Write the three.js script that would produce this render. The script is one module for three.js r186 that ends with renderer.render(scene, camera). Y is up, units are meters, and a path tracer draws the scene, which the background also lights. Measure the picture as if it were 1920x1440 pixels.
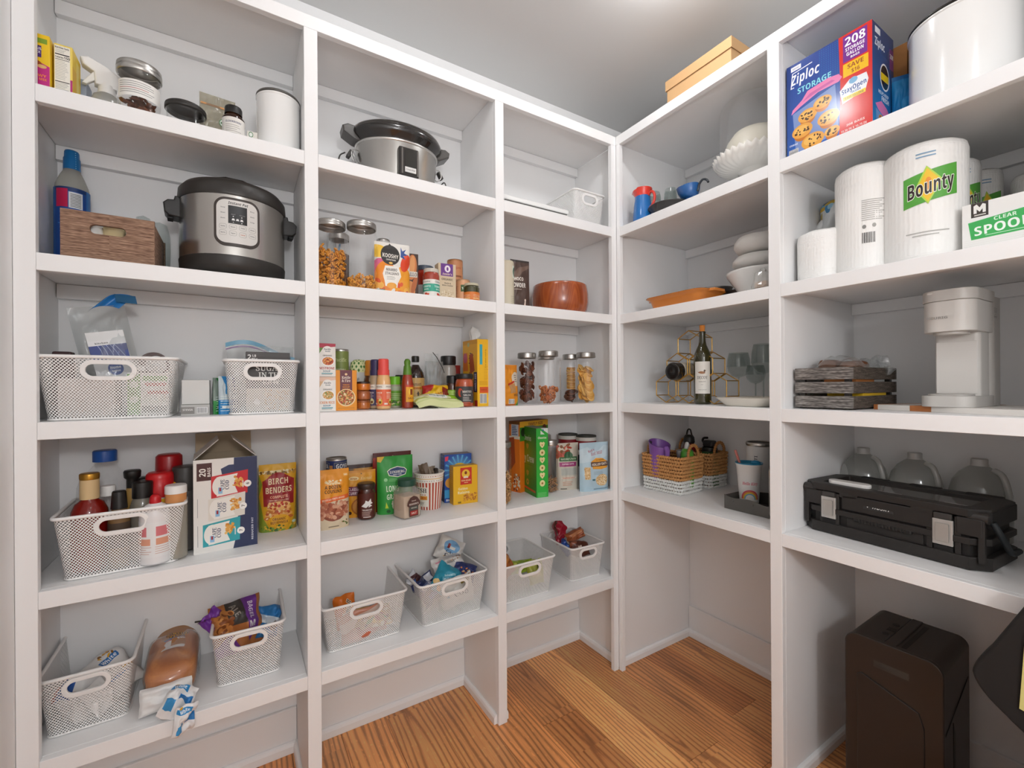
import * as THREE from 'three';
import { RoundedBoxGeometry } from 'three/addons/geometries/RoundedBoxGeometry.js';
import { mergeGeometries, mergeVertices } from 'three/addons/utils/BufferGeometryUtils.js';
import { ImprovedNoise } from 'three/addons/math/ImprovedNoise.js';
import { RectAreaLightUniformsLib } from 'three/addons/lights/RectAreaLightUniformsLib.js';

RectAreaLightUniformsLib.init();
const scene = new THREE.Scene();
// ---------------------------------------------------------------- camera (metres, y up; a level lens shifted a hair, rolled a third of a degree)
const camera = new THREE.PerspectiveCamera(81.766, 1920 / 1440, 0.05, 30);
camera.position.set(-1.358, 1.1927, 1.3505);
camera.rotation.set(0, THREE.MathUtils.degToRad(-31.8), THREE.MathUtils.degToRad(-0.3725), 'YXZ');
camera.setViewOffset(1920, 1440, 0, -4.35, 1920, 1440);
camera.updateProjectionMatrix();
const renderer = new THREE.WebGLRenderer({ antialias: true });
renderer.toneMapping = THREE.LinearToneMapping;
renderer.toneMappingExposure = 0.71;
renderer.shadowMap.enabled = true;
renderer.shadowMap.type = THREE.PCFSoftShadowMap;
// two recessed ceiling lamps; third lamp and pendant behind the camera are added fill; nothing else lights the pantry
const CEIL = 2.49;
const LAMPS = [[-0.28, 0.5, 0.48], [-0.95, 0.42, 0.3], [-1.0, 1.75, 0.4]], FILL_PENDANT = [-1.25, 1.6, 2.3, 2.6], LAMP_COLOR = new THREE.Color().setRGB(1.0, 1.0, 1.01);
scene.background = new THREE.Color(0x000000);

// ---------------------------------------------------------------- helpers
let seed = 7;
const rnd = () => { seed = (seed + 0x6d2b79f5) | 0; let t = Math.imul(seed ^ (seed >>> 15), 1 | seed); t = (t + Math.imul(t ^ (t >>> 7), 61 | t)) ^ t; return ((t ^ (t >>> 14)) >>> 0) / 4294967296; };
const rr = (a, b) => a + (b - a) * rnd();
const perlin = new ImprovedNoise();
const PI = Math.PI, V = (x, y, z) => new THREE.Vector3(x, y, z);
const used = {};
function numbered(n) { const k = used[n] = (used[n] ?? -1) + 1; return k ? n + '_' + String(k).padStart(3, '0') : n; }
function tag(o, label, category, group) { o.userData = { label, category }; if (group) o.userData.group = group; return o; }
function thing(name, label, category, pos, rot = 0, group) {
  const o = new THREE.Group(); o.name = numbered(name); scene.add(o);
  o.position.set(...pos); o.rotation.y = rot; return tag(o, label, category, group);
}
function P(parent, name, geo, mat, pos, rot, label) {
  const m = new THREE.Mesh(geo, mat); m.name = name; m.castShadow = m.receiveShadow = true;
  if (pos) m.position.set(...pos);
  if (rot) m.rotation.set(...rot);
  if (label) m.userData.label = label;
  parent.add(m); return m;
}
function struct(name, geo, mat) { const m = P(scene, name, geo, mat); m.userData.kind = 'structure'; return m; }
function copy(o, label, pos, rot) { const c = o.clone(); c.name = numbered(o.name.replace(/_\d+$/, '')); c.userData = { ...o.userData }; if (label) c.userData.label = label; if (pos) c.position.set(...pos); if (rot !== undefined) c.rotation.y = rot; scene.add(c); return c; }
const face = (x, z, k = 1) => Math.atan2(-1.358 - x, 1.3505 - z) * k;     // turn a label towards the middle of the room
const bx = (w, h, d, x = 0, y = 0, z = 0) => new THREE.BoxGeometry(w, h, d).translate(x, y, z);
const rb = (w, h, d, r = 0.002, s = 2) => new RoundedBoxGeometry(w, h, d, s, Math.min(r, w / 2.01, h / 2.01, d / 2.01)).translate(0, h / 2, 0);   // stands on y = 0
const lathe = (pts, seg = 40) => new THREE.LatheGeometry(pts.map(([r, y]) => new THREE.Vector2(Math.max(r, 1e-4), y)), seg);
const cyl = (r0, r1, h, y = 0, seg = 32) => new THREE.CylinderGeometry(r1, r0, h, seg).translate(0, y + h / 2, 0);
const band = (r, h, y = 0, arc = 2 * PI, r1 = r) => new THREE.CylinderGeometry(r1, r, h, 40, 1, true, -arc / 2, arc).translate(0, y + h / 2, 0);   // a label wrapped round +z
const tube = (pts, r, closed = false, n = 48, s = 8) => new THREE.TubeGeometry(new THREE.CatmullRomCurve3(pts.map((p) => V(...p)), closed), n, r, s, closed);
const poly = (pts, r, s = 8) => mergeGeometries(pts.slice(1).map((p, i) => { const a = V(...pts[i]), b = V(...p), d = b.clone().sub(a), g = new THREE.CylinderGeometry(r, r, d.length(), s); g.applyQuaternion(new THREE.Quaternion().setFromUnitVectors(V(0, 1, 0), d.normalize())); return g.translate(...a.add(b).multiplyScalar(0.5).toArray()); }));
const merge = (a) => mergeGeometries(a.map((g) => { g = g.index ? g.toNonIndexed() : g; g.clearGroups(); return g; }));
function extrude(pts, d, bevel = 0.001, holes = [], curve = 6) {
  const s = pts.getPoints ? pts : new THREE.Shape(pts.map((p) => new THREE.Vector2(...p)));
  s.holes.push(...holes);
  return new THREE.ExtrudeGeometry(s, { depth: d, bevelEnabled: bevel > 0, bevelSize: bevel, bevelThickness: bevel, bevelSegments: 2, curveSegments: curve }).translate(0, 0, -d / 2);
}
function rrect(w, h, r, cx = 0, cy = 0, path = new THREE.Shape()) {
  const x = cx - w / 2, y = cy - h / 2; r = Math.min(r, w / 2, h / 2);
  path.moveTo(x + r, y); path.lineTo(x + w - r, y); path.absarc(x + w - r, y + r, r, -PI / 2, 0); path.lineTo(x + w, y + h - r); path.absarc(x + w - r, y + h - r, r, 0, PI / 2);
  path.lineTo(x + r, y + h); path.absarc(x + r, y + h - r, r, PI / 2, PI); path.lineTo(x, y + r); path.absarc(x + r, y + r, r, PI, PI * 1.5); return path;
}
function grid(nx, ny, fn, flip) {      // an open sheet: fn(u, v) -> [x, y, z]
  const g = new THREE.PlaneGeometry(1, 1, nx, ny), p = g.attributes.position, uv = g.attributes.uv;
  for (let i = 0; i < p.count; i++) p.setXYZ(i, ...fn(uv.getX(i), uv.getY(i)));
  if (flip) { const ix = g.index.array; for (let i = 0; i < ix.length; i += 3) [ix[i], ix[i + 1]] = [ix[i + 1], ix[i]]; }
  g.computeVertexNormals(); return g;
}
function groups(list) { const g = mergeGeometries(list, true); return g; }   // one mesh, one material per piece
// a stand-up or flat pouch; front sheet faces +z; k shapes it: gusset (full at the foot), seal (flat top)
function pouch(w, h, t, { gusset = 1, wav = 0.004, sd = 1, pinch = 0.0, belly = 0.42, lean = 0 } = {}) {
  const T = (u, v) => {
    const e = Math.pow(Math.max(0, 1 - Math.pow(Math.abs(2 * u - 1), 2.6)), 0.55);
    const f = gusset ? Math.pow(Math.max(0, 1 - Math.pow(v, 2.2)), 0.8) * (0.82 + 0.18 * Math.sin(PI * Math.min(1, v / belly) / 2)) : Math.pow(Math.max(0, Math.sin(PI * v)), 0.6);
    return t / 2 * e * f;
  };
  const half = (s) => grid(22, 26, (u, v) => {
    const n = wav * (perlin.noise(u * 5 + sd * 3.1, v * 6 + sd, s * 2.7) + 0.6 * perlin.noise(u * 11 + sd, v * 9, s * 5.1 + sd)) * Math.min(1, 6 * u, 6 * (1 - u), 8 * v, 8 * (1 - v));
    const ww = w * (1 - pinch * Math.sin(PI * v)) * (1 - 0.05 * (gusset ? Math.max(0, v - 0.8) * 0 : 0));
    return [(u - 0.5) * ww, v * h, s * (T(u, v) + n + 0.0006) + lean * v * v];
  }, s < 0);
  const a = half(1), b = half(-1);
  const foot = grid(22, 2, (u, v) => [(u - 0.5) * w, 0, (v - 0.5) * 2 * (T(u, 0) + 0.0006)], true);
  return groups([a, b, foot]);
}
// a loose crumpled bag lying any way up: the front half-sheet carries the print
function crumple(w, h, t, sd = 1, amp = 0.012, seal = true) {
  const half = (s) => grid(20, 20, (u, v) => {
    const e = Math.pow(Math.max(0, 1 - Math.pow(Math.abs(2 * u - 1), 3)), 0.5), f = Math.pow(Math.max(0, 1 - Math.pow(Math.abs(2 * v - 1), seal ? 2.2 : 3)), 0.6);
    const n = amp * (perlin.noise(u * 3.3 + sd * 7.3, v * 3.3 + sd * 1.7, s) + 0.5 * perlin.noise(u * 8 + sd, v * 8 + sd * 2.1, s * 3.3));
    const x = (u - 0.5) * w * (1 + 0.08 * perlin.noise(v * 4, sd, 1.5)), y = (v - 0.5) * h * (1 + 0.08 * perlin.noise(u * 4, sd, 4.5));
    const z0 = amp * 1.6 * perlin.noise(u * 2 + sd, v * 2, sd * 3.3);
    return [x, y, z0 + s * (t / 2 * e * f + 0.0006) + n * e * f];
  }, s < 0);
  return groups([half(1), half(-1)]);
}
// ---------------------------------------------------------------- materials
const M = (color, roughness = 0.5, o = {}) => new THREE.MeshPhysicalMaterial({ color, roughness, side: THREE.DoubleSide, ...o });
function tex(w, h, draw, wrap) {
  const c = document.createElement('canvas'); c.width = w; c.height = h; draw(c.getContext('2d'), w, h);
  const t = new THREE.CanvasTexture(c); t.colorSpace = THREE.SRGBColorSpace; if (wrap) t.wrapS = t.wrapT = THREE.RepeatWrapping; t.anisotropy = 8; return t;
}
// package prints share a few big sheets: each takes a rectangle of one
const sheets = []; let sheet = null;
function place(w, h) {
  const pad = 8;
  if (sheet && sheet.x + w + pad * 2 > 2048) { sheet.x = 0; sheet.y += sheet.row; sheet.row = 0; }
  if (!sheet || sheet.y + h + pad * 2 > 2048) { const c = document.createElement('canvas'); c.width = c.height = 2048; const t = new THREE.CanvasTexture(c); t.colorSpace = THREE.SRGBColorSpace; t.anisotropy = 8; sheet = { c, g: c.getContext('2d'), t, x: 0, y: 0, row: 0 }; sheets.push(sheet); }
  const p = [sheet.x + pad, sheet.y + pad]; sheet.x += w + pad * 2; sheet.row = Math.max(sheet.row, h + pad * 2); return p;
}
const print = (w, h, bg, draw, rough = 0.45, o = {}) => {
  const [x, y] = place(w, h), { g, t } = sheet;
  g.save(); g.fillStyle = bg; g.fillRect(x - 7, y - 7, w + 14, h + 14); g.beginPath(); g.rect(x, y, w, h); g.clip(); g.translate(x, y); draw(g, w, h); g.restore();
  const map = t.clone(); map.repeat.set(w / 2048, h / 2048); map.offset.set(x / 2048, 1 - (y + h) / 2048); return M(0xffffff, rough, { map, ...o });
};
// text: T(ctx, words, x, y, size, colour, {w: fit width, b: weight, f: font, r: turn, s: outline, a: align})
function T(c, s, x, y, px, col = '#000', o = {}) {
  c.save(); c.translate(x, y); if (o.r) c.rotate(o.r); if (o.k) c.transform(1, 0, o.k, 1, 0, 0);
  c.font = (o.b ?? 'bold') + ' ' + px + 'px ' + (o.f ?? 'sans-serif'); c.textAlign = o.a ?? 'center'; c.textBaseline = 'middle';
  if (o.w) { const m = c.measureText(s).width; c.scale(Math.max(0.35, o.w / m), 1); }
  if (o.s) { c.lineWidth = o.sw ?? px * 0.18; c.lineJoin = 'round'; c.strokeStyle = o.s; c.strokeText(s, 0, 0); }
  c.fillStyle = col; c.fillText(s, 0, 0); c.restore();
}
const R = (c, x, y, w, h, col) => { c.fillStyle = col; c.fillRect(x, y, w, h); };
const E = (c, x, y, a, b, col, r = 0) => { c.fillStyle = col; c.beginPath(); c.ellipse(x, y, a, b, r, 0, 2 * PI); c.fill(); };
const G = (c, pts, col) => { c.fillStyle = col; c.beginPath(); pts.forEach(([x, y], i) => i ? c.lineTo(x, y) : c.moveTo(x, y)); c.closePath(); c.fill(); };
function scatter(c, n, x, y, w, h, a, cols, round) { for (let i = 0; i < n; i++) { let px = rnd(), py = rnd(); if (round) { const t = rnd() * 2 * PI, q = Math.sqrt(rnd()); px = 0.5 + q * Math.cos(t) / 2; py = 0.5 + q * Math.sin(t) / 2; } E(c, x + px * w, y + py * h, a * rr(0.6, 1.2), a * rr(0.4, 1), cols[Math.floor(rnd() * cols.length)], rnd() * PI); } }
function lines(c, n, x, y, w, dy, col, th = 2) { for (let i = 0; i < n; i++) R(c, x, y + i * dy, w * rr(0.7, 1), th, col); }
function barcode(c, x, y, w, h, turn) { R(c, x, y, w, h, '#fff'); let p = 3; while (p < (turn ? h : w) - 4) { const q = 1 + Math.floor(rnd() * 3); turn ? R(c, x + 3, y + p, w - 6, q, '#222') : R(c, x + p, y + 3, q, h - 6, '#222'); p += q + 1 + Math.floor(rnd() * 3); } }
const paint = M(0xf9f9f9, 0.45), paint2 = M(0xf7f7f7, 0.5), wallPaint = M(0xf7f7f7, 0.6), ceilPaint = M(0xd9d9d8, 0.8);
const glass = M(0xffffff, 0.03, { transmission: 1, thickness: 0, ior: 1.45, specularIntensity: 1 });
const greyGlass = M(0xe8eceb, 0.03, { transmission: 1, thickness: 0, ior: 1.45 });
const clearBag = M(0xf4f6f6, 0.18, { transmission: 0.9, thickness: 0, ior: 1.4 });
const milky = M(0xf2f2ef, 0.35, { transmission: 0.75, thickness: 0 });
const steel = M(0xc9c8c5, 0.28, { metalness: 1 }), lidSteel = M(0xbfbdb9, 0.32, { metalness: 1 }), tin = M(0x8b8b88, 0.4, { metalness: 0.9 });
const black = M(0x151413, 0.4), charcoal = M(0x2e2b28, 0.42), white = M(0xf4f3f0, 0.4), offwhite = M(0xe8e4da, 0.5), gold = M(0xd2a75a, 0.3, { metalness: 1 });
const kraft = M(0xc98f55, 0.8), cardIn = M(0xb9a68c, 0.85);
// ================================================================ the room
const XR = 0.485, ZB = -0.285, XL = -1.76, ZF = 2.6;
struct('ceiling', bx(XR - XL + 0.2, 0.1, ZF - ZB + 0.2, (XR + XL) / 2, CEIL + 0.05, (ZF + ZB) / 2), ceilPaint);
struct('wall_back', bx(XR - XL + 0.2, CEIL, 0.1, (XR + XL) / 2, CEIL / 2, ZB - 0.05), wallPaint);
struct('wall_right', bx(0.1, CEIL, ZF - ZB, XR + 0.05, CEIL / 2, (ZF + ZB) / 2), wallPaint);
struct('wall_left', bx(0.1, CEIL, ZF - ZB, XL - 0.05, CEIL / 2, (ZF + ZB) / 2), wallPaint);
struct('wall_front', bx(XR - XL + 0.2, CEIL, 0.1, (XR + XL) / 2, CEIL / 2, ZF + 0.05), wallPaint);
// oak planks, each its own board
const floor = new THREE.Group(); floor.name = 'floor'; floor.userData.kind = 'structure'; scene.add(floor);
P(floor, 'subfloor', bx(XR - XL + 0.2, 0.1, ZF - ZB + 0.2, (XR + XL) / 2, -0.0615, (ZF + ZB) / 2), M(0x1c110a, 0.9));
function oak(sd, base) {
  return tex(256, 1024, (c, w, h) => {
    const im = c.createImageData(w, h), d = im.data, ring = 7 + sd;
    for (let y = 0; y < h; y++) for (let x = 0; x < w; x++) {
      const u = x / w, v = y / h;
      const bend = 1.7 * perlin.noise(u * 1.6 + sd * 9, v * 2.2, sd) + 0.5 * perlin.noise(u * 4 + sd, v * 6, sd * 2);
      const dist = Math.hypot((u - 0.45 - 0.1 * sd) * 2.2, (v - 0.5) * 0.55) + 0.16 * bend;
      let g = 0.5 + 0.5 * Math.sin(dist * ring * 3.2);
      g = Math.pow(g, 3);
      const pore = perlin.noise(u * 70, v * 9 + sd * 5, sd * 3), fine = perlin.noise(u * 160, v * 24, sd);
      const fleck = perlin.noise(u * 24 + 2 * bend, v * 60, 8 + sd) > 0.42 ? 0.1 : 0;
      const k = 1 - 0.26 * g - 0.16 * Math.max(0, pore) - 0.07 * fine + fleck + 0.13 * perlin.noise(u * 2, v * 3, sd * 7);
      const i = (y * w + x) * 4;
      d[i] = Math.min(255, base[0] * k); d[i + 1] = Math.min(255, base[1] * k * (1 - 0.05 * g)); d[i + 2] = Math.min(255, base[2] * k * (1 - 0.1 * g)); d[i + 3] = 255;
    }
    c.putImageData(im, 0, 0);
  }, true);
}
const oaks = [[262, 190, 124], [244, 174, 112], [272, 202, 134]].map((b, i) => { const t = oak(i + 1, b); return [0xffffff, 0xe6dcd2, 0xd6c4b4, 0xfff3e6].map((k) => M(k, 0.42, { map: t, clearcoat: 0.25, clearcoatRoughness: 0.35 })); }).flat();
{
  const PW = 0.152; let first = XL - 0.06;
  for (let i = 0; first + i * PW < XR; i++) {
    let z = ZB - rr(0, 0.9) - 0.1; const x0 = first + i * PW;
    while (z < ZF) {
      const L = rr(0.75, 1.5), z0 = Math.max(z, ZB), z1 = Math.min(z + L, ZF);
      if (z1 - z0 > 0.03) {
        const g = new THREE.BoxGeometry(PW - 0.0012, 0.012, z1 - z0 - 0.0012), uv = g.attributes.uv, p = g.attributes.position, du = rnd(), dv = rnd(), fl = rnd() < 0.5 ? 1 : -1;
        for (let k = 0; k < p.count; k++) uv.setXY(k, (p.getX(k) / PW + 0.5) * 0.96 * fl + (rnd() < 0 ? du : 0), p.getZ(k) / 1.3 + dv);
        P(floor, 'floor_plank', g.translate(x0 + PW / 2, -0.006, (z0 + z1) / 2), oaks[Math.floor(rnd() * oaks.length)]);
      }
      z += L;
    }
  }
}
// recessed lamps; the third, behind the camera, is added as fill
LAMPS.forEach(([x, z, I], i) => {
  const t = thing('unseen_ceiling_lamp', ['white recessed ceiling lamp nearest the shelf corner', 'white recessed ceiling lamp above the middle of the long shelves', 'white ceiling lamp added behind the camera as fill'][i], 'lamp', [x, CEIL, z]);
  P(t, 'trim_ring', lathe([[0.05, -0.002], [0.052, -0.006], [0.066, -0.005], [0.07, -0.0002]], 48), white);
  P(t, 'lens', new THREE.CircleGeometry(0.051, 40).rotateX(PI / 2).translate(0, -0.0035, 0), M(0xffffff, 0.5, { emissive: 0xffffff, emissiveIntensity: 4 }));
  const l = new THREE.PointLight(LAMP_COLOR, I, 0, 2); l.position.set(0, -0.045, 0); l.castShadow = true; l.shadow.radius = 1.9; l.shadow.mapSize.set(1024, 1024); l.shadow.bias = -0.002; t.add(l);
});
{
  const [x, y, z, I] = FILL_PENDANT, t = thing('added_fill_pendant', 'added white globe pendant behind the camera giving fill light', 'lamp', [x, y, z]);  // pendant added behind the camera for even fill light
  P(t, 'globe', new THREE.SphereGeometry(0.1, 32, 20), M(0xffffff, 0.5, { emissive: 0xffffff, emissiveIntensity: 3 }));
  P(t, 'cord', cyl(0.003, 0.003, CEIL - y - 0.12, 0.1), black); P(t, 'canopy', lathe([[0, CEIL - y - 0.03], [0.05, CEIL - y - 0.025], [0.055, CEIL - y - 0.001]]), white);
  const l = new THREE.PointLight(LAMP_COLOR, I, 0, 2); l.castShadow = true; l.shadow.radius = 4; l.shadow.mapSize.set(1024, 1024); l.shadow.bias = -0.002; t.add(l);
}
// ================================================================ the built-in shelves
const LV = [1.853, 1.4885, 1.1213, 0.755, 0.389], TOP = 2.237, TH = 0.018, LIP = 0.038;
function shelving(name, label, rot, depth, stiles, comps, dividers, levels) {
  const t = thing(name, label, 'shelves', [0, 0, 0], rot);
  const W0 = stiles[0][0], W1 = stiles[stiles.length - 1][1];
  const board = (n, x0, x1, y0, y1, z0, z1, m = paint, r = 0.0014) => P(t, n, new RoundedBoxGeometry(x1 - x0, y1 - y0, z1 - z0, 1, r), m, [(x0 + x1) / 2, (y0 + y1) / 2, (z0 + z1) / 2]);
  for (const [a, b] of stiles) board('stile', a, b, 0.0005, TOP - LIP, -0.019, 0);
  board('top_rail', W0, W1, TOP - LIP, TOP, -0.019, 0);
  board('top_board', comps[0][0], comps[comps.length - 1][1], TOP - TH, TOP, -depth + 0.0005, -0.0192);
  for (const [a, b, zf = -0.0192] of dividers) board('divider_panel', a, b, 0.0005, TOP - TH - 0.0005, -depth + 0.0005, zf);
  comps.forEach(([a, b], i) => {
    const lip0 = stiles[i][1], lip1 = stiles[i + 1][0];
    for (const y of levels) {
      board('shelf', a + 0.0004, b - 0.0004, y - TH, y, -depth + 0.0005, -0.0192);
      board('shelf_lip', lip0, lip1, y - LIP, y, -0.019, -0.0002);
      board('cleat', a + 0.0006, b - 0.0006, y - TH - LIP - 0.0006, y - TH - 0.0006, -depth + 0.0004, -depth + 0.02, paint2);
    }
    board('cleat', a + 0.0006, b - 0.0006, TOP - TH - LIP - 0.0006, TOP - TH - 0.0006, -depth + 0.0004, -depth + 0.02, paint2);
    board('baseboard', a + 0.0006, b - 0.0006, 0.0008, 0.14, -depth + 0.0004, -depth + 0.013, paint2, 0.003);
    const q = (len) => extrude([[0, 0], [0.012, 0], [0.012, 0.022], [0.009, 0.03], [0.004, 0.034], [0, 0.034]].map(([x, y]) => [x, y]), len, 0);
    P(t, 'shoe_moulding', q(b - a - 0.002).rotateY(-PI / 2), paint, [(a + b) / 2, 0.0008, -depth + 0.0132]);
    P(t, 'shoe_moulding', q(depth - 0.03).rotateY(PI).translate(0, 0, 0), paint, [b - 0.0005, 0.0008, -(depth + 0.0) / 2 + 0.002]);
    P(t, 'shoe_moulding', q(depth - 0.03), paint, [a + 0.0005, 0.0008, -(depth + 0.0) / 2 + 0.002]);
  });
  return t;
}
shelving('shelving_unit', 'long white built-in shelving with three bays of five shelves on the left', 0, 0.285,
  [[-1.7595, -1.7246], [-1.195, -1.1595], [-0.583, -0.5486], [-0.027, 0]], [[-1.7595, -1.195], [-1.1595, -0.583], [-0.5486, 0.018]], [[-1.195, -1.1595], [-0.583, -0.5486], [0.0184, 0.036, -0.0305]], LV);
shelving('shelving_unit', 'deeper white built-in shelving with open floor space along the right wall', -PI / 2, 0.485,
  [[0.0004, 0.019], [0.6254, 0.6595], [1.235, 1.27]], [[-0.012, 0.6254], [0.6595, 1.235]], [[-0.03, -0.0124], [0.6254, 0.6595], [1.235, 1.27]], LV.slice(0, 4));
// ================================================================ makers used again and again
// carton: faces {f front, b back, l left, r right, t top}; local front is +z
function carton(name, label, w, h, d, pos, rot, F, { cat = 'box', r = 0.0012, part = 'carton', group } = {}) {
  const t = thing(name, label, cat, pos, rot, group), side = F.s ?? white;
  P(t, part, rb(w, h, d, r, 1), [F.r ?? side, F.l ?? side, F.t ?? side, side, F.f ?? side, F.b ?? side]);
  return t;
}
function bag(name, label, w, h, t, pos, rot, front, side, o = {}, cat = 'food bag') {
  const g = thing(name, label, cat, pos, rot, o.group);
  P(g, 'pouch', pouch(w, h, t, o), [front, side, side]);
  if (o.zip) P(g, 'seal', grid(16, 1, (u, v) => [(u - 0.5) * w, h * (0.965 + 0.04 * v), 0.0016 * Math.sin(u * 9)]), side);
  return g;
}
// square-shouldered glass jar with a screw lid
function glassJar(name, label, r, h, pos, { lid = lidSteel, lidH = 0.02, neck = 0.74, shoulder = 0.8, square = 0, cat = 'jar', group, rot = 0, body = glass } = {}) {
  const t = thing(name, label, cat, pos, rot, group), ys = h * shoulder, yl = h - lidH, rn = r * neck;
  let g = lathe([[0, 0.002], [r * 0.86, 0.0008], [r * 0.96, 0.006], [r, 0.014], [r, ys], [r * 0.97, ys + (yl - ys) * 0.3], [rn * 1.06, ys + (yl - ys) * 0.72], [rn, ys + (yl - ys) * 0.85], [rn, yl + 0.004], [rn * 0.9, yl + 0.004]], 48);
  if (square) { const p = g.attributes.position; for (let i = 0; i < p.count; i++) { const x = p.getX(i), z = p.getZ(i), rad = Math.hypot(x, z); if (rad > rn * 1.02) { const a = Math.atan2(z, x), k = 1 + square * (1 - Math.abs(Math.cos(2 * a))) * Math.min(1, (rad - rn) / (r - rn)); p.setX(i, x * (2 - k) * 1.03); p.setZ(i, z * (2 - k) * 1.03); } } g.computeVertexNormals(); }
  P(t, 'glass_body', g, body);
  const L = P(t, 'lid', lathe([[0, lidH], [rn * 1.03, lidH], [rn * 1.1, lidH - 0.002], [rn * 1.12, lidH * 0.55], [rn * 1.08, lidH * 0.5], [rn * 1.12, lidH * 0.42], [rn * 1.12, 0.001], [rn * 1.06, 0]], 48), lid, [0, yl, 0]);
  return t;
}
function can(name, label, r, h, pos, wrap, rot, { group, cat = 'can', lid = lidSteel } = {}) {
  const t = thing(name, label, cat, pos, rot, group);
  P(t, 'can_body', lathe([[0, 0.003], [r * 0.93, 0.003], [r * 0.97, 0], [r, 0.003], [r * 0.985, 0.006], [r * 0.985, h - 0.006], [r, h - 0.003], [r * 0.97, h], [r * 0.92, h - 0.004], [0, h - 0.004]], 40), lid);
  P(t, 'paper_label', band(r * 0.99, h - 0.014, 0.007), wrap);
  return t;
}
// bottle from a profile, with cap and optional label band
function bottle(name, label, prof, mat, pos, rot, { cap, capMat = black, lab, labMat, arc, cat = 'bottle', group } = {}) {
  const t = thing(name, label, cat, pos, rot, group);
  P(t, 'bottle_body', lathe(prof, 40), mat);
  if (cap) P(t, 'cap', lathe(cap, 32), capMat);
  if (lab) P(t, 'paper_label', band(lab[0], lab[2], lab[1], arc, lab[3] ?? lab[0]), labMat);
  return t;
}
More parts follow.
